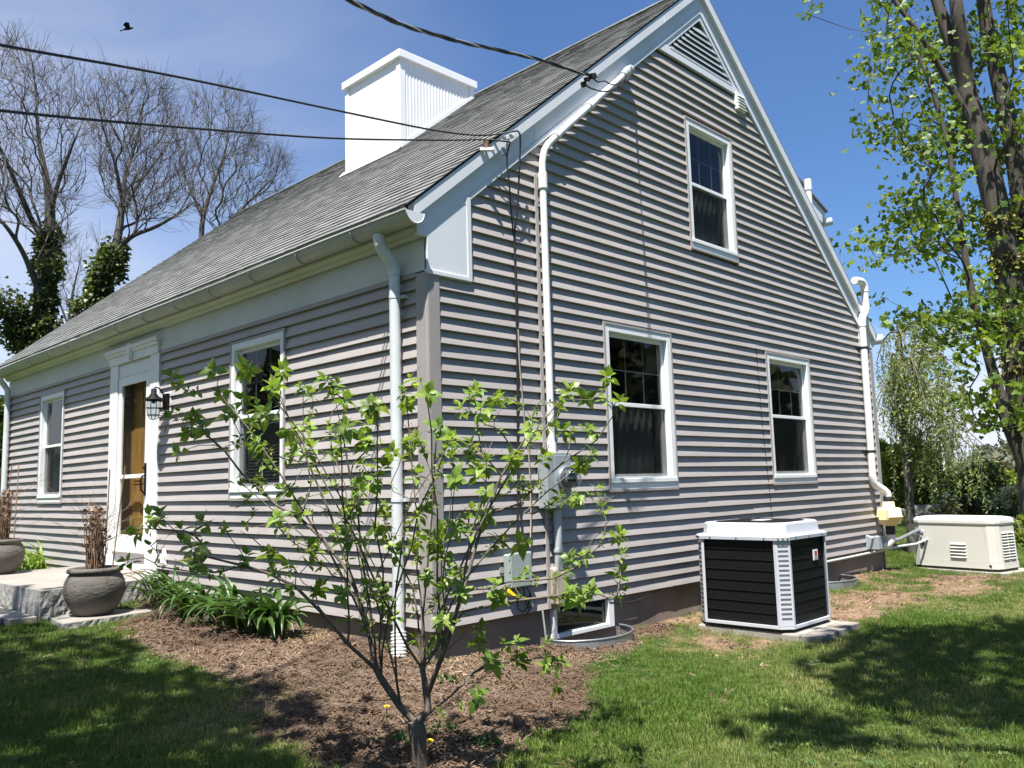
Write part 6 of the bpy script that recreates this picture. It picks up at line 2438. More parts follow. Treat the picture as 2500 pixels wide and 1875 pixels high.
def winter_tree(trunks, crown, d, n_t, label, seed, ivy=None, tip=0.0072, dz=1.6):
    """bare tree: heavy limbs along given paths, then fine ascending branches reaching out to fill the crown"""
    rg = np.random.default_rng(seed)
    b = np.array(trunks[0][0][:3])
    root = thing('bare_tree', tuple(b), label, 'tree', 'bare trees behind the house')
    mb = MB()
    base = []
    for q in trunks:
        kq = 0.62
        Q = stem(mb, [(*p[:3], max(0.006, p[3] * kq) if i_ < len(q) - 1 else 0.006) for i_, p in enumerate(q)], 9)
        base.append([p for p in Q[::3]])
    mb.build('trunk_and_limbs', WINTERBARK, root)
    xs, ys = [c[0] for c in crown], [c[1] for c in crown]
    tg = []
    while len(tg) < n_t:
        x, y = rg.uniform(min(xs), max(xs)), rg.uniform(min(ys), max(ys))
        if in_poly(np.array([x]), np.array([y]), crown)[0]:
            tg.append(aimh(x, y, d + rg.uniform(-dz, dz)))
    P, par = grow(base, tg, bf=0.55, step=0.30)
    mb, r_, kids = skin(P, par, tip, power=2.3, cap_r=0.05, n=5, nthin=3, thick=0.03)
    mb.build('branches', WINTERBARK, root)
    tw = MB()
    up_ = np.array((0, 0, 1.0))
    for i in range(len(P)):
        if par[i] < 0 or r_[i] > 0.022:
            continue
        end = not kids[i]
        for k in range(5 if end else (1 if rg.random() < 0.75 else 0)):
            dd = P[i] - P[par[i]]
            dd = dd / (np.linalg.norm(dd) + 1e-9) + up_ * 0.25 + rg.normal(0, 0.42, 3)
            dd /= np.linalg.norm(dd)
            L_ = rg.uniform(0.25, 0.75)
            p1 = P[i] + dd * L_ * .5
            p2 = p1 + (dd + up_ * .15 + rg.normal(0, .15, 3)) * L_ * .5
            tw.tube([P[i], p1, p2], [tip * .8, tip * .6, tip * .4], 3, cap=False)
            if rg.random() < .6:
                tw.tube([p1, p1 + (dd + rg.normal(0, .5, 3)) * L_ * .4], [tip * .55, tip * .4], 3, cap=False)
    tw.build('twigs', TWIG, root, kind='stuff')
    for (pa, pb, ra, n_) in ivy or ():
        pa, pb = np.array(pa[:3]), np.array(pb[:3])
        t = RNG.random(n_)
        lump = 0.72 + 0.42 * np.sin(t * 19 + 1) * np.sin(t * 7.3 + ra * 9)
        a = RNG.uniform(0, 6.28, n_)
        rr = ra * lump * (0.55 + 0.6 * RNG.random(n_))
        C = pa + (pb - pa) * t[:, None] + np.stack([np.cos(a) * rr, np.sin(a) * rr, RNG.normal(0, .15, n_)], -1)
        ax = np.stack([np.cos(a), np.sin(a), RNG.normal(-.5, .5, n_)], -1)
        leaf_cloud('ivy', C, RNG.uniform(0.07, 0.15, n_), T_IVY, IVYLEAF, root, axis_dir=ax)
    return root


def stem(mb, pts, n=10):
    P_ = np.array([q[:3] for q in pts]); r_s = np.array([q[3] for q in pts])
    k = len(P_) * 5
    s = np.linspace(0, len(P_) - 1, k)
    Q = np.stack([np.interp(s, np.arange(len(P_)), P_[:, j]) for j in range(3)], 1)
    for _ in range(4):
        Q[1:-1] = (Q[:-2] + 2 * Q[1:-1] + Q[2:]) / 4
    mb.tube(Q, list(np.interp(s, np.arange(len(P_)), r_s)), n)
    return Q


b1 = gbase(95, 24)
winter_tree([[(*b1, .38), H(95, 850, 24, .32), H(100, 720, 24, .29), H(118, 600, 24, .25), H(124, 520, 24, .20), H(114, 440, 24, .13), H(95, 350, 24.2, .085), H(88, 250, 24.4, .05), H(80, 150, 24.6, .02)],
             [H(118, 600, 24, .13), H(80, 545, 24, .115), H(40, 450, 23.6, .09), H(5, 370, 23, .065), H(-40, 280, 23, .03)],
             [H(124, 520, 24, .11), H(140, 450, 23.6, .085), H(170, 370, 23.2, .06), H(205, 290, 23, .03)],
             [H(105, 740, 24, .12), H(60, 620, 23.6, .10), H(15, 550, 23, .075), H(-60, 480, 23, .04)]],
            [(-90, 160), (-20, 130), (20, 100), (55, 95), (110, 150), (165, 165), (205, 200), (225, 250), (212, 330), (195, 440), (180, 540), (150, 610), (60, 560), (-90, 520)], 24, 560,
            'tall bare tree with an ivy covered trunk at the left edge', 3,
            ivy=[(H(100, 860, 24), H(122, 560, 24), 0.36, 3000), (H(85, 860, 24), H(5, 720, 23.6), 0.46, 2200), (H(100, 880, 24), H(75, 790, 24), 0.62, 1300)])
b2 = gbase(215, 22)
winter_tree([[(*b2, .36), H(212, 780, 22, .28), H(250, 690, 22, .22), H(285, 600, 22, .17), H(298, 510, 22, .12), H(305, 420, 22.2, .08), H(340, 330, 22.4, .05), H(352, 235, 22.6, .02)],
             [H(280, 620, 22, .11), H(320, 575, 21.8, .09), H(380, 555, 21.4, .07), H(440, 520, 21, .045), H(490, 480, 20.8, .02)],
             [H(298, 520, 22, .09), H(335, 450, 22.4, .07), H(400, 370, 22.8, .045), H(440, 300, 23, .02)],
             [H(300, 500, 22, .085), H(282, 400, 21.6, .055), H(250, 310, 21.4, .035), H(240, 240, 21.2, .015)]],
            [(222, 260), (250, 195), (285, 185), (330, 215), (365, 190), (405, 230), (430, 300), (440, 400), (480, 470), (440, 530), (330, 560), (260, 480), (232, 380)], 22, 440,
            'leaning bare tree with ivy on its trunk, behind the far roof end', 4, ivy=[(H(205, 790, 22), H(286, 600, 22), 0.36, 2600)])
b3 = gbase(490, 26)
winter_tree([[(*b3, .22), H(490, 600, 26, .14), H(494, 530, 26, .115), H(520, 450, 26, .08), H(555, 360, 26, .05), H(560, 250, 26.2, .02)],
             [H(494, 530, 26, .08), H(455, 440, 26.4, .055), H(430, 350, 26.6, .02)],
             [(*gbase(545, 25), .16), H(540, 570, 25, .09), H(590, 510, 25, .06), H(650, 450, 25, .04), H(690, 415, 24.8, .015)]],
            [(425, 330), (440, 260), (490, 225), (545, 212), (590, 240), (620, 290), (640, 360), (690, 385), (720, 430), (690, 470), (600, 540), (520, 560), (450, 470)], 25.5, 440,
            'slender bare tree left of the white chimney', 6)
b4 = gbase(170, 27)
winter_tree([[(*b4, .12), H(165, 800, 27, .08), H(180, 700, 27, .05), H(200, 620, 27, .02)], [H(165, 790, 27, .05), H(130, 700, 27, .035), H(100, 640, 27, .015)]],
            [(90, 600), (160, 560), (240, 590), (280, 680), (240, 780), (180, 800), (110, 740)], 27, 110,
            'low thin bare sapling between the two ivy covered trunks', 8, tip=0.005)

# ------------------------------------------------------------------ maple at the right
mroot_p = gbase(2545, 20)
maple = thing('maple_tree', tuple(mroot_p), 'tall leafing maple with several ivy covered trunks at the right edge', 'tree')


mA = [(*mroot_p, .42), H(2535, 1180, 20, .34), H(2500, 1000, 20, .30), H(2478, 820, 20, .29), H(2458, 640, 20, .27), H(2432, 500, 20, .25), H(2405, 390, 20, .24), H(2375, 290, 20, .22), H(2358, 215, 20, .20)]
mA1 = [H(2360, 225, 20, .16), H(2332, 130, 20, .14), H(2302, 50, 20, .13), H(2270, -60, 20, .11), H(2220, -300, 20, .05)]
mA2 = [H(2360, 225, 20, .17), H(2352, 120, 19.8, .15), H(2338, 40, 19.6, .14), H(2325, -60, 19.6, .12), H(2330, -320, 19.6, .05)]
mB = [(*gbase(2580, 21), .34), H(2565, 1000, 21, .27), H(2530, 700, 21, .24), H(2500, 520, 21, .22), H(2470, 330, 21, .19), H(2435, 180, 21, .17), H(2408, 60, 21, .15), H(2395, -40, 21, .13), H(2370, -300, 21, .05)]
mC = [(*gbase(2540, 19), .30), H(2512, 1130, 19, .20), H(2465, 1040, 19, .15), H(2440, 965, 19, .115), H(2405, 840, 19, .09), H(2372, 720, 19, .075), H(2345, 560, 19, .06), H(2320, 380, 19, .05), H(2285, 240, 19, .05), H(2240, 130, 19, .03)]
mD = [H(2395, 350, 20, .09), H(2310, 190, 19.6, .07), H(2250, 90, 19.2, .06), H(2190, 10, 19, .05), H(2120, -80, 19, .03)]
mb = MB()
SKL = [stem(mb, q) for q in (mA, mA1, mA2, mB, mC, mD)]
mb.build('trunks', DARKBARK, maple)
edge = [(-420, 2010), (-120, 2060), (0, 2125), (60, 2120), (120, 2100), (200, 2120), (250, 2112), (300, 2106), (340, 2140), (380, 2220), (430, 2215), (500, 2130), (540, 2150), (600, 2092), (640, 2090), (700, 2125), (760, 2150), (820, 2240), (900, 2250), (980, 2290), (1050, 2345)]
rgm = np.random.default_rng(5)
CL = []
while len(CL) < 720:
    y = rgm.uniform(-420, 1045)
    x0 = np.interp(y, [e[0] for e in edge], [e[1] for e in edge])
    x = x0 + (2760 - x0) * rgm.random() ** 0.85
    # layered sprays with gaps of sky between them
    band = math.sin(y / 36.0 + x / 210.0) + 0.7 * math.sin(x / 47.0 - y / 61.0)
    if rgm.random() > np.clip(0.55 + 0.5 * band, 0.06, 1):
        continue
    if x > 2380 and rgm.random() < 0.35:
        continue
    xa = np.interp(y, [0, 200, 500, 640, 900], [2320, 2356, 2432, 2458, 2490])
    near_trunk = abs(x - xa) < 75 and y < 640
    CL.append(aimh(x, y, 20 + (rgm.uniform(0.6, 2.8) if near_trunk else rgm.uniform(-2.6, 2.6))))
CL.append(aimh(1983, 6, 16.5)); CL.append(aimh(1978, 24, 16.5)); CL.append(aimh(1968, 34, 16.5))
sk_nodes = [[q for q in S_[::2]] for S_ in SKL]
Pm, parm = grow(sk_nodes, [c for c in CL[:-3]] + [aimh(1990, -30, 16.5)] + CL[-3:], bf=0.25, step=0.9)
mb, rrm, kidm = skin(Pm, parm, 0.008, power=2.6, cap_r=0.05, n=5, nthin=3, thick=0.02)
mb.build('branches', DARKBARK, maple)
LC, LA, LS = [], [], []
for c in CL:
    k = rgm.integers(15, 26)
    if c is CL[-1] or c is CL[-2] or c is CL[-3]:
        k = 5
    d = rgm.normal(0, 1, (k, 3)) * np.array((0.33, 0.33, 0.10)) * (0.4 if k == 5 else 1)
    LC.append(c + d)
    LA.append(np.stack([rgm.normal(0, .7, k), rgm.normal(0, .7, k), rgm.normal(-.75, .45, k)], -1))
    LS.append(rgm.uniform(0.085, 0.165, k))
leaf_cloud('foliage', np.concatenate(LC), np.concatenate(LS), T_MAPLE, MAPLELEAF, maple, np.concatenate(LA))
for nm_, path, ra, n_, mt in (('golden_ivy', mA[1:6], 0.31, 4600, GOLDIVY), ('dark_ivy', mB[0:4], 0.33, 2200, IVYLEAF)):
    P_ = np.array([q[:3] for q in path])
    t = RNG.random(n_) * (len(P_) - 1)
    if nm_ == 'golden_ivy':
        t = (len(P_) - 1) * (1 - RNG.random(n_) ** 1.2 * 0.98) if False else t * 0.98
    c = np.stack([np.interp(t, np.arange(len(P_)), P_[:, k]) for k in range(3)], 1)
    a = RNG.uniform(0, 6.28, n_)
    rr = ra * (0.55 + 0.45 * RNG.random(n_)) * (0.8 + 0.25 * np.sin(t * 9))
    c = c + np.stack([np.cos(a) * rr, np.sin(a) * rr, 0 * a], -1)
    leaf_cloud(nm_, c, RNG.uniform(0.07, 0.13, n_), T_IVY, mt, maple, np.stack([np.cos(a), np.sin(a), RNG.normal(-.9, .4, n_)], -1))

# ------------------------------------------------------------------ weeping cherry
cb = gbase(2226, 15)
cher = thing('weeping_tree', tuple(cb), 'young weeping tree with hanging sprays behind the generator', 'tree')
mb = MB()
tr = stem(mb, [(*cb, .085), H(2224, 1280, 15, .075), H(2214, 1120, 15, .06), H(2206, 980, 15, .05), H(2200, 860, 15, .04), H(2192, 790, 15, .025)], 8)
rgc = random.Random(12)
LC, LA = [], []
arcs = []
for i in range(30):
    j = rgc.randrange(len(tr) // 2 - 4, len(tr) - 1)
    p = tr[j]
    tx = rgc.uniform(2120, 2420)
    ty = rgc.uniform(780, 1080) + max(0, (tx - 2250)) * 0.45
    q = aimh(tx, min(ty, 1120), 15 + rgc.uniform(-1.3, 1.3))
    mid = (p + q) / 2 + np.array((0, 0, rgc.uniform(0.25, 0.7)))
    arc = [(1 - t) ** 2 * p + 2 * t * (1 - t) * mid + t * t * q for t in np.linspace(0, 1, 12)]
    mb.tube(arc, list(np.linspace(0.018, 0.006, 12)), 5)
    arcs.append(arc)
    for k in range(9):
        s = arc[rgc.randrange(3, 12)]
        L_ = rgc.uniform(0.25, 1.15)
        dx, dy_ = rgc.gauss(0, .18), rgc.gauss(0, .18)
        tw = [s + np.array((dx * t, dy_ * t, 0.06 * math.sin(t * 3) - L_ * t)) for t in np.linspace(0, 1, 7)]
        mb.tube(tw, list(np.linspace(0.005, 0.002, 7)), 3, cap=False)
        for t in np.linspace(0.02, 1, int(L_ * 24) + 5):
            f_ = t * 6
            j2 = min(5, int(f_))
            c = tw[j2] + (tw[j2 + 1] - tw[j2]) * (f_ - j2)
            LC.append(c + np.array((rgc.gauss(0, .02), rgc.gauss(0, .02), rgc.gauss(0, .02))))
            LA.append((rgc.gauss(0, .6), rgc.gauss(0, .6), -rgc.uniform(.1, 1)))
            if rgc.random() < .5:
                LC.append(c + np.array((rgc.gauss(0, .03), rgc.gauss(0, .03), rgc.gauss(0, .02))))
                LA.append((rgc.gauss(0, .6), rgc.gauss(0, .6), -rgc.uniform(.1, 1)))
mb.build('trunk_and_branches', BARK, cher)
leaf_cloud('foliage', np.array(LC), RNG.uniform(0.045, 0.085, len(LC)), T_SLIM, CHERRYLEAF, cher, np.array(LA))


# ------------------------------------------------------------------ hedge, shrubs and bed beyond the lawn
def bush(name, px, py0, py1, d, wpx, label, cat, mat, n_, ls, cone=False, group=None, tmpl=T_DIAMOND, lumps=7, seed=0):
    """a bush of leaf clumps standing on the ground, sized from the picture"""
    rg = np.random.default_rng(seed)
    b_ = gbase(px, d)
    top = aimh(px, py0, d)[2]
    b_[2] = -0.4
    h = top - b_[2]
    w_ = wpx / FPX * d * 0.5
    root = thing(name, tuple(b_), label, cat, group)
    mb = MB()
    for i in range(5):
        a = rg.uniform(0, 6.28)
        mb.tube([b_, b_ + np.array((math.cos(a) * w_ * .25, math.sin(a) * w_ * .25, h * .4)), b_ + np.array((math.cos(a) * w_ * .5, math.sin(a) * w_ * .5, h * .75))], [0.05, 0.03, 0.012], 5)
    mb.build('stems', BARK, root)
    if cone:
        t = rg.random(n_) ** 1.3
        a = rg.uniform(0, 6.28, n_)
        lump = 1 + 0.13 * np.sin(a * 5 + t * 9) + 0.1 * np.sin(a * 9 - t * 21)
        rr = w_ * (1 - t) ** 0.7 * (0.6 + 0.45 * rg.random(n_)) * lump + 0.03
        C = np.stack([b_[0] + rr * np.cos(a), b_[1] + rr * np.sin(a), b_[2] + 0.05 + t * h], -1)
        ax = np.stack([np.cos(a) * .6, np.sin(a) * .6, np.full(n_, .9)], -1) + rg.normal(0, .35, (n_, 3))
    else:
        cs = []
        for k in range(lumps * 2):
            a, r0 = rg.uniform(0, 6.28), w_ * 0.62 * math.sqrt(rg.random())
            cs.append((b_[0] + r0 * math.cos(a), b_[1] + r0 * math.sin(a), b_[2] + h * rg.uniform(0.22, 0.80), w_ * rg.uniform(0.28, 0.5)))
        cs = np.array(cs)
        k = rg.integers(0, len(cs), n_)
        v = rg.normal(size=(n_, 3)); v /= np.linalg.norm(v, axis=1)[:, None]
        C = cs[k, :3] + v * (cs[k, 3] * (0.6 + 0.45 * rg.random(n_)))[:, None] * np.array((1, 1, 0.8))
        C[:, 2] = np.clip(C[:, 2], b_[2] + 0.02, top + 0.1)
        ax = v + rg.normal(0, .6, (n_, 3))
    leaf_cloud('foliage', C, rg.uniform(ls * .7, ls * 1.3, n_), tmpl, mat, root, ax)
    return root


bush('arborvitae', 2165, 1085, 1255, 27, 66, 'arborvitae hedge plant beside the house corner', 'hedge', ARBORLEAF, 4500, 0.16, True, 'arborvitae in the hedge', T_SLIM, seed=1)
bush('arborvitae', 2205, 1095, 1255, 27.5, 68, 'arborvitae hedge plant behind the weeping tree trunk', 'hedge', ARBORLEAF, 4500, 0.16, True, 'arborvitae in the hedge', T_SLIM, seed=2)
bush('arborvitae', 2252, 1078, 1255, 27, 72, 'arborvitae hedge plant right of the weeping tree trunk', 'hedge', ARBORLEAF, 4500, 0.16, True, 'arborvitae in the hedge', T_SLIM, seed=3)
bush('arborvitae', 2292, 1108, 1250, 27.5, 60, 'arborvitae at the right end of the hedge, above the rock slab', 'hedge', ARBORLEAF, 4000, 0.16, True, 'arborvitae in the hedge', T_SLIM, seed=4)
bush('leafy_shrub', 2385, 1125, 1250, 26, 130, 'dark green broad shrub in the bed behind the generator', 'shrub', BUSHLEAF, 5200, 0.17, seed=5, lumps=9)
bush('leafy_shrub', 2440, 1112, 1240, 34, 110, 'brownish twiggy shrub under the maple', 'shrub', BROWNBUSH, 4200, 0.17, seed=6)
bush('leafy_shrub', 2490, 1135, 1230, 29, 100, 'bright green shrub at the right edge under the maple', 'shrub', YELBUSH, 2600, 0.14, seed=7)
bush('leafy_shrub', 2560, 1125, 1235, 31, 150, 'dark shrub under the maple outside the right edge', 'shrub', BUSHLEAF, 3600, 0.18, seed=8)
bush('low_shrub', 2515, 1235, 1305, 17.5, 110, 'yellow green low shrub right of the generator', 'shrub', YELBUSH, 2600, 0.085, seed=9, tmpl=T_IVY)
bush('low_shrub', 2350, 1205, 1262, 23, 90, 'reddish brown low plants in front of the bed', 'shrub', BROWNBUSH, 1500, 0.10, seed=10)
bush('low_shrub', 2440, 1200, 1255, 23.5, 110, 'low spiky green plants in the bed', 'shrub', LILYLEAF, 1600, 0.16, seed=11, tmpl=T_SLIM)
bush('low_shrub', 2325, 1178, 1235, 26, 60, 'low green plants beside the hedge end', 'shrub', BUSHLEAF, 1200, 0.12, seed=13)


def blooms(px, py, d, n_, s, label):
    c = aimh(px, py, d)
    root = thing('flowering_plant', (c[0], c[1], -0.35), label, 'flowers', 'pale flowers in the bed')
    mb = MB()
    mb.tube([(c[0], c[1], -0.4), tuple(c)], 0.015, 5)
    mb.build('stalk', BUSHLEAF, root)
    rg = np.random.default_rng(int(px))
    cs = c + rg.normal(0, 1, (n_, 3)) * np.array((s, s, s * .6))
    for q in cs:
        C = q + rg.normal(0, 0.045, (46, 3))
        leaf_cloud('bloom', C, rg.uniform(0.05, 0.09, 46), T_DIAMOND, PETAL, root, kind='stuff')
    C = c + rg.normal(0, 1, (300, 3)) * np.array((s * 1.2, s * 1.2, s)) - np.array((0, 0, s))
    leaf_cloud('foliage', C, rg.uniform(0.06, 0.12, 300), T_SLIM, BUSHLEAF, root)


blooms(2455, 1212, 22, 9, 0.17, 'cluster of cream flowers at the right of the bed')
blooms(2488, 1203, 22, 7, 0.14, 'cream flowers at the right edge of the photo')
blooms(2310, 1226, 24, 6, 0.12, 'small white flowers near the rock slab')
# rocks
for (px, py, d, w_, h_, lab, sd) in ((2272, 1238, 24.5, 0.50, 0.11, 'flat mossy rock slab before the hedge', 1), (2238, 1255, 24, 0.35, 0.09, 'smaller grey rock before the weeping tree trunk', 2), (2180, 1246, 25, 0.4, 0.08, 'dark flat rock near the house corner', 3)):
    c = aimh(px, py, d)
    rg = np.random.default_rng(sd)
    mb = MB()
    rings = []
    n_ = 14
    ang_ = np.arange(n_) * 6.283 / n_
    jj = rg.uniform(.8, 1.15, n_)
    for z, k in ((-0.25, 1.0), (h_ * .3, 1.05), (h_ * .8, 0.98), (h_, 0.82)):
        rings.append([(c[0] + rt[0] * w_ * k * j_ * math.cos(a) - rt[1] * w_ * .6 * k * math.sin(a), c[1] + rt[1] * w_ * k * j_ * math.cos(a) + rt[0] * w_ * .6 * k * math.sin(a), c[2] - h_ * .5 + z + rg.uniform(-.012, .012)) for a, j_ in zip(ang_, jj)])
    mb.loft(rings)
    tag(mb.build('rock', pmat('mossy_rock_%d' % sd, (0.20, 0.20, 0.17), 0.9, 0.3, 8, bump=0.5)), lab, 'rock', 'rocks by the hedge')

# white boat with its mast beyond the bed
bc = aimh(2335, 1205, 48)
boat = thing('boat', tuple(bc), 'white boat with a mast glimpsed between the hedge and the dark shrub', 'boat')
fx_, fy_ = rt[0], rt[1]


def bl(a, b_, z):
    return (bc[0] + fx_ * a - fy_ * b_, bc[1] + fy_ * a + fx_ * b_, bc[2] + z)


mb = MB()
mb.loft([[bl(-1.5, -.5, z0_), bl(2.0, -.5, z0_), bl(2.9, 0, z0_), bl(2.0, .5, z0_), bl(-1.5, .5, z0_)] if i == 0 else [bl(-1.6, -.8, z0_), bl(2.2, -.8, z0_), bl(3.6, 0, z0_), bl(2.2, .8, z0_), bl(-1.6, .8, z0_)] for i, z0_ in enumerate((-0.75, 0.0))])
mb.build('hull', WHITE, boat)
mb = MB()
mb.loft([[bl(-1.0, -.6, 0.0), bl(0.5, -.6, 0.0), bl(0.5, .6, 0.0), bl(-1.0, .6, 0.0)], [bl(-0.9, -.5, 0.95), bl(0.1, -.5, 0.95), bl(0.1, .5, 0.95), bl(-0.9, .5, 0.95)]])
mb.build('cabin', WHITE, boat)
mb = MB()
mb.loft([[bl(-1.0, -.6, 0.97), bl(0.3, -.6, 0.97), bl(0.3, .6, 0.97), bl(-1.0, .6, 0.97)], [bl(-1.0, -.6, 1.05), bl(0.3, -.6, 1.05), bl(0.3, .6, 1.05), bl(-1.0, .6, 1.05)]])
mb.build('cabin_roof', METERG, boat)
mb = MB()
mb.tube([bl(-0.5, 0, 1.0), bl(-0.52, 0, 2.3)], 0.07, 8)
mb.build('mast', WHITE, boat)
# grey roofed shed among the shrubs
sc0 = aimh(2440, 1190, 45)
shed = thing('shed', (sc0[0], sc0[1], -0.4), 'grey roof of a low shed behind the cream flowers', 'shed')


def sl_(a, b_, z):
    return (sc0[0] + fx_ * a - fy_ * b_, sc0[1] + fy_ * a + fx_ * b_, z)


mb = MB()
mb.loft([[sl_(-1.2, -1, -0.4), sl_(1.2, -1, -0.4), sl_(1.2, 1, -0.4), sl_(-1.2, 1, -0.4)], [sl_(-1.2, -1, 0.1), sl_(1.2, -1, 0.1), sl_(1.2, 1, 0.1), sl_(-1.2, 1, 0.1)]])
mb.build('wall', SIDING, shed)
mb = MB()
mb.loft([[sl_(-1.4, -1.2, 0.1), sl_(1.4, -1.2, 0.1), sl_(1.4, 1.2, 0.1), sl_(-1.4, 1.2, 0.1)], [sl_(-1.3, -.05, 0.85), sl_(1.3, -.05, 0.85), sl_(1.3, .05, 0.85), sl_(-1.3, .05, 0.85)]])
mb.build('roof', SHING, shed)

# neighbour's grey house at the far left edge
nb_ = aimh(-75, 1180, 34)
nh = thing('neighbour_house', (nb_[0], nb_[1], -0.4), 'grey shingled house glimpsed at the left edge behind the downspout', 'house')


def nl(a, b_, z):
    return (nb_[0] + fx_ * a - fy_ * b_, nb_[1] + fy_ * a + fx_ * b_, z)


mb = MB()
mb.loft([[nl(-5, 0, -0.5), nl(1.7, 0, -0.5), nl(1.7, 6, -0.5), nl(-5, 6, -0.5)], [nl(-5, 0, 2.2), nl(1.7, 0, 2.2), nl(1.7, 6, 2.2), nl(-5, 6, 2.2)]])
mb.build('wall', pmat('grey_cedar', (0.13, 0.12, 0.11), 0.9, 0.2, 5, (1, 1, 6)), nh)
mb = MB()
mb.loft([[nl(-5.3, -.3, 2.2), nl(2.0, -.3, 2.2), nl(2.0, 6.3, 2.2), nl(-5.3, 6.3, 2.2)], [nl(-5.3, 2.9, 3.9), nl(2.0, 2.9, 3.9), nl(2.0, 3.1, 3.9), nl(-5.3, 3.1, 3.9)]])
mb.build('roof', SHING, nh)
mb = MB()
mb.box(*(lambda a, b_: (min(a[0], b_[0]), max(a[0], b_[0]), min(a[1], b_[1]), max(a[1], b_[1]), 0.4, 1.5))(nl(-1.0, -0.03, 0), nl(0.0, 0.0, 0)))
mb.build('window', WHITE, nh)
bush('leafy_shrub', -15, 900, 1250, 27, 120, 'dark evergreen shrub at the far left edge behind the downspout', 'shrub', IVYLEAF, 5000, 0.2, seed=15, lumps=10)

# far wood along the water
n_ = 26000
px_ = RNG.uniform(-900, 3400, n_)
dd_ = RNG.uniform(95, 150, n_)
lump = 2.6 + 1.3 * np.sin(px_ / 43.0) + 0.9 * np.sin(px_ / 19.0 + 1) + 0.7 * np.sin(px_ / 97.0)
C = np.array([aimh(a, 1170, d) for a, d in zip(px_, dd_)])
C[:, 2] = -0.5 + (1.6 + np.clip(lump, 0.6, 6)) * RNG.random(n_) ** 0.6 * dd_ / 110
leaf_cloud('far_wood', C, RNG.uniform(0.5, 1.1, n_), T_IVY, FARLEAF)

# trees across the street, all round behind the viewpoint (they fill the window panes)
n_ = 48000
az = math.atan2(fwd.y, fwd.x) + math.pi + RNG.uniform(-2.25, 2.25, n_)
dd_ = RNG.uniform(26, 34, n_)
hh = 7.5 + 2.6 * np.sin(az * 9) + 1.6 * np.sin(az * 23 + 1) + 1.2 * np.sin(az * 41)
C = np.stack([CV[0] + dd_ * np.cos(az), CV[1] + dd_ * np.sin(az), -0.4 + np.clip(hh, 3, 13) * RNG.random(n_) ** 0.75], -1)
leaf_cloud('street_wood', C, RNG.uniform(0.6, 1.2, n_), T_IVY, FARLEAF)

# ------------------------------------------------------------------ shade trees behind the photographer, whose shadows lie on the lawn


def shade_tree(x, y, clumps, label, seed):
    rg = np.random.default_rng(seed)
    root = thing('shade_tree', (x, y, -0.4), label, 'tree', 'trees behind the viewpoint')
    g = float(ground_z(x, y)) - 0.05
    tgt, C, A, S_ = [], [], [], []
    for (cx_, cy_, cz_, r0) in clumps:
        for k in range(10):
            v = rg.normal(size=3); v /= np.linalg.norm(v)
            tgt.append(np.array((cx_, cy_, cz_)) + v * r0 * 0.7)
        k = int(470 * r0 ** 2)
        v = rg.normal(size=(k, 3)); v /= np.linalg.norm(v, axis=1)[:, None]
        C.append(np.array((cx_, cy_, cz_)) + v * (r0 * rg.random(k) ** 0.45)[:, None] * np.array((1, 1, .6)))
        A.append(rg.normal(0, 1, (k, 3)) - np.array((0, 0, .6)))
        S_.append(rg.uniform(0.12, 0.2, k))
    C, A, S_ = np.concatenate(C), np.concatenate(A), np.concatenate(S_)
    # nothing of them reaches into the view
    q = C - CV
    dep = q @ FV
    u_, v_ = (q @ RV) / np.maximum(dep, .01) * FPX, (q @ UV) / np.maximum(dep, .01) * FPX
    vis = (dep > 0) & (np.abs(u_) < 1400) & (np.abs(v_) < 1080)
    C, A, S_ = C[~vis], A[~vis], S_[~vis]
    cen = np.mean([c[:3] for c in clumps], axis=0)
    base = [[np.array((x, y, g)), np.array((x, y, 2.0)), np.array((x * .9 + cen[0] * .1, y * .9 + cen[1] * .1, 3.8))]]
    P_, par_ = grow(base, tgt, bf=0.3, step=0.8)
    q = P_ - CV; dep = q @ FV
    ok = True
    mb, _, _ = skin(P_, par_, 0.022, power=2.2, n=8, nthin=5, thick=0.04)
    mb.build('trunk_and_limbs', BARK, root)
    leaf_cloud('foliage', C, S_, T_MAPLE, MAPLELEAF, root, A)


def over(gx_, gy_, h, r0):
    """crown clump whose shadow falls on a given spot of the lawn"""
    k = (h + 0.33) / SUN_DIR.z
    return (gx_ + SUN_DIR.x * k, gy_ + SUN_DIR.y * k, h, r0)


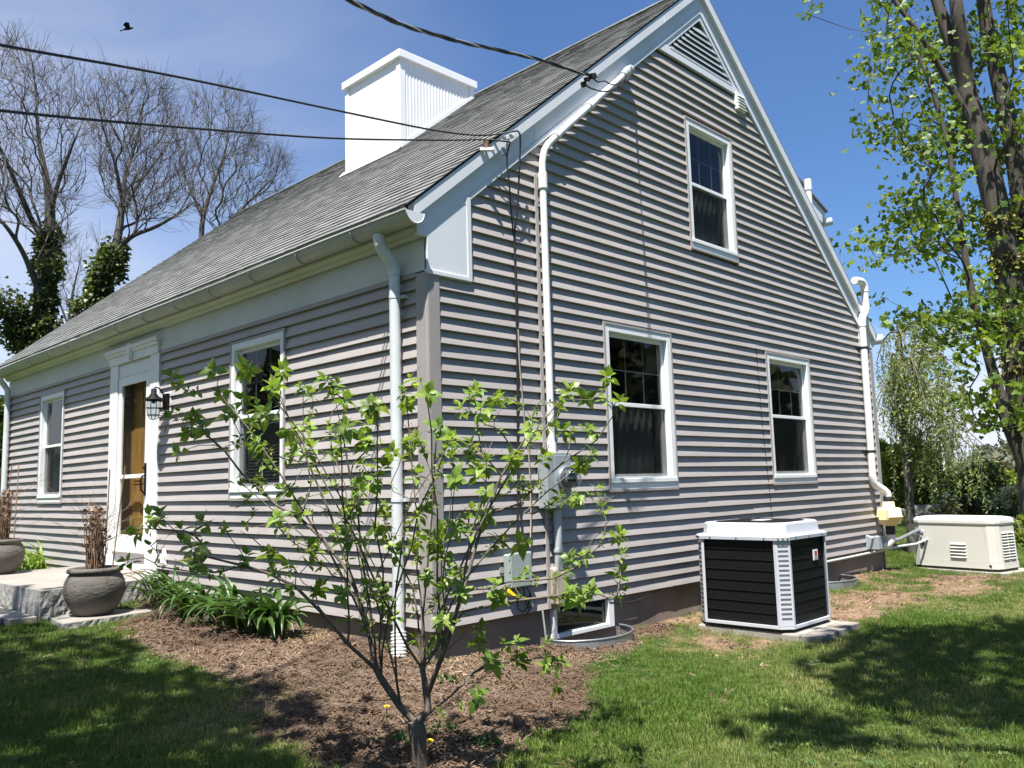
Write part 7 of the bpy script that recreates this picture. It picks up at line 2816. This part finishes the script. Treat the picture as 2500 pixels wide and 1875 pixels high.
shade_tree(-7.6, 1.2, [over(-2.2, 0.6, 7.0, 1.3), over(-2.1, 2.4, 7.4, 1.05), over(-3.2, 1.6, 6.5, 1.3), over(-2.4, -0.9, 6.6, 1.1), over(-1.8, 4.1, 7.6, 0.9), over(-3.3, 3.6, 7.2, 1.3), over(-1.45, 0.2, 7.9, 0.65), over(-3.4, -0.6, 7.0, 1.2), over(-1.75, -1.9, 7.2, 0.7), over(-1.75, 1.4, 8.2, 0.6)],
           'broad leafing tree left of the viewpoint, out of the frame', 21)
shade_tree(-3.2, -8.6, [over(3.0, -2.1, 7.4, 0.80), over(2.2, -2.5, 7.2, 0.85), over(3.7, -2.6, 7.8, 0.7), over(1.4, -2.9, 6.9, 0.75), over(4.6, -3.0, 8.0, 0.8), over(0.4, -2.55, 6.6, 0.45), over(2.9, -3.6, 7.4, 0.8)],
           'leafing tree behind the viewpoint, out of the frame', 22)

# ------------------------------------------------------------------ bird
bp_ = aimh(313, 70, 22)
bird = thing('bird', tuple(bp_), 'black bird flying over the bare trees', 'bird')
a_ = np.array((rt[0], rt[1], 0)); c_ = np.array((fwd.x, fwd.y, 0)); z_ = np.array((0, 0, 1.0))
bp_ = np.array(bp_)
bm_ = MB()
bm_.tube([bp_ - a_ * .13 + z_ * -.03, bp_ - a_ * .08 - z_ * .012, bp_, bp_ + a_ * .07 + z_ * .01, bp_ + a_ * .105 + z_ * .018, bp_ + a_ * .135 + z_ * .016], [0.012, 0.026, 0.036, 0.026, 0.020, 0.003], 8)
bm_.build('body', BLACK, bird)
for sgn in (-1, 1):
    m_ = MB()
    w0 = bp_ + c_ * sgn * .02 + z_ * .015
    m_.add([w0 + a_ * .06, w0 + c_ * sgn * .10 + z_ * .075 + a_ * (.05 - sgn * .02), w0 + c_ * sgn * .17 + z_ * .05 - a_ * (.04 + sgn * .05), w0 + c_ * sgn * .10 + z_ * .02 - a_ * .075, w0 - a_ * .055, w0 + c_ * sgn * .06 + z_ * .055], [(0, 1, 5), (1, 2, 3, 5), (5, 3, 4), (0, 5, 4)])
    m_.build('wing', BLACK, bird)
m_ = MB()
m_.add([bp_ - a_ * .11 - z_ * .025 + c_ * .014, bp_ - a_ * .11 - z_ * .025 - c_ * .014, bp_ - a_ * .20 - z_ * .055 - c_ * .03, bp_ - a_ * .20 - z_ * .055 + c_ * .03], [(0, 1, 2, 3)])
m_.build('tail', BLACK, bird)
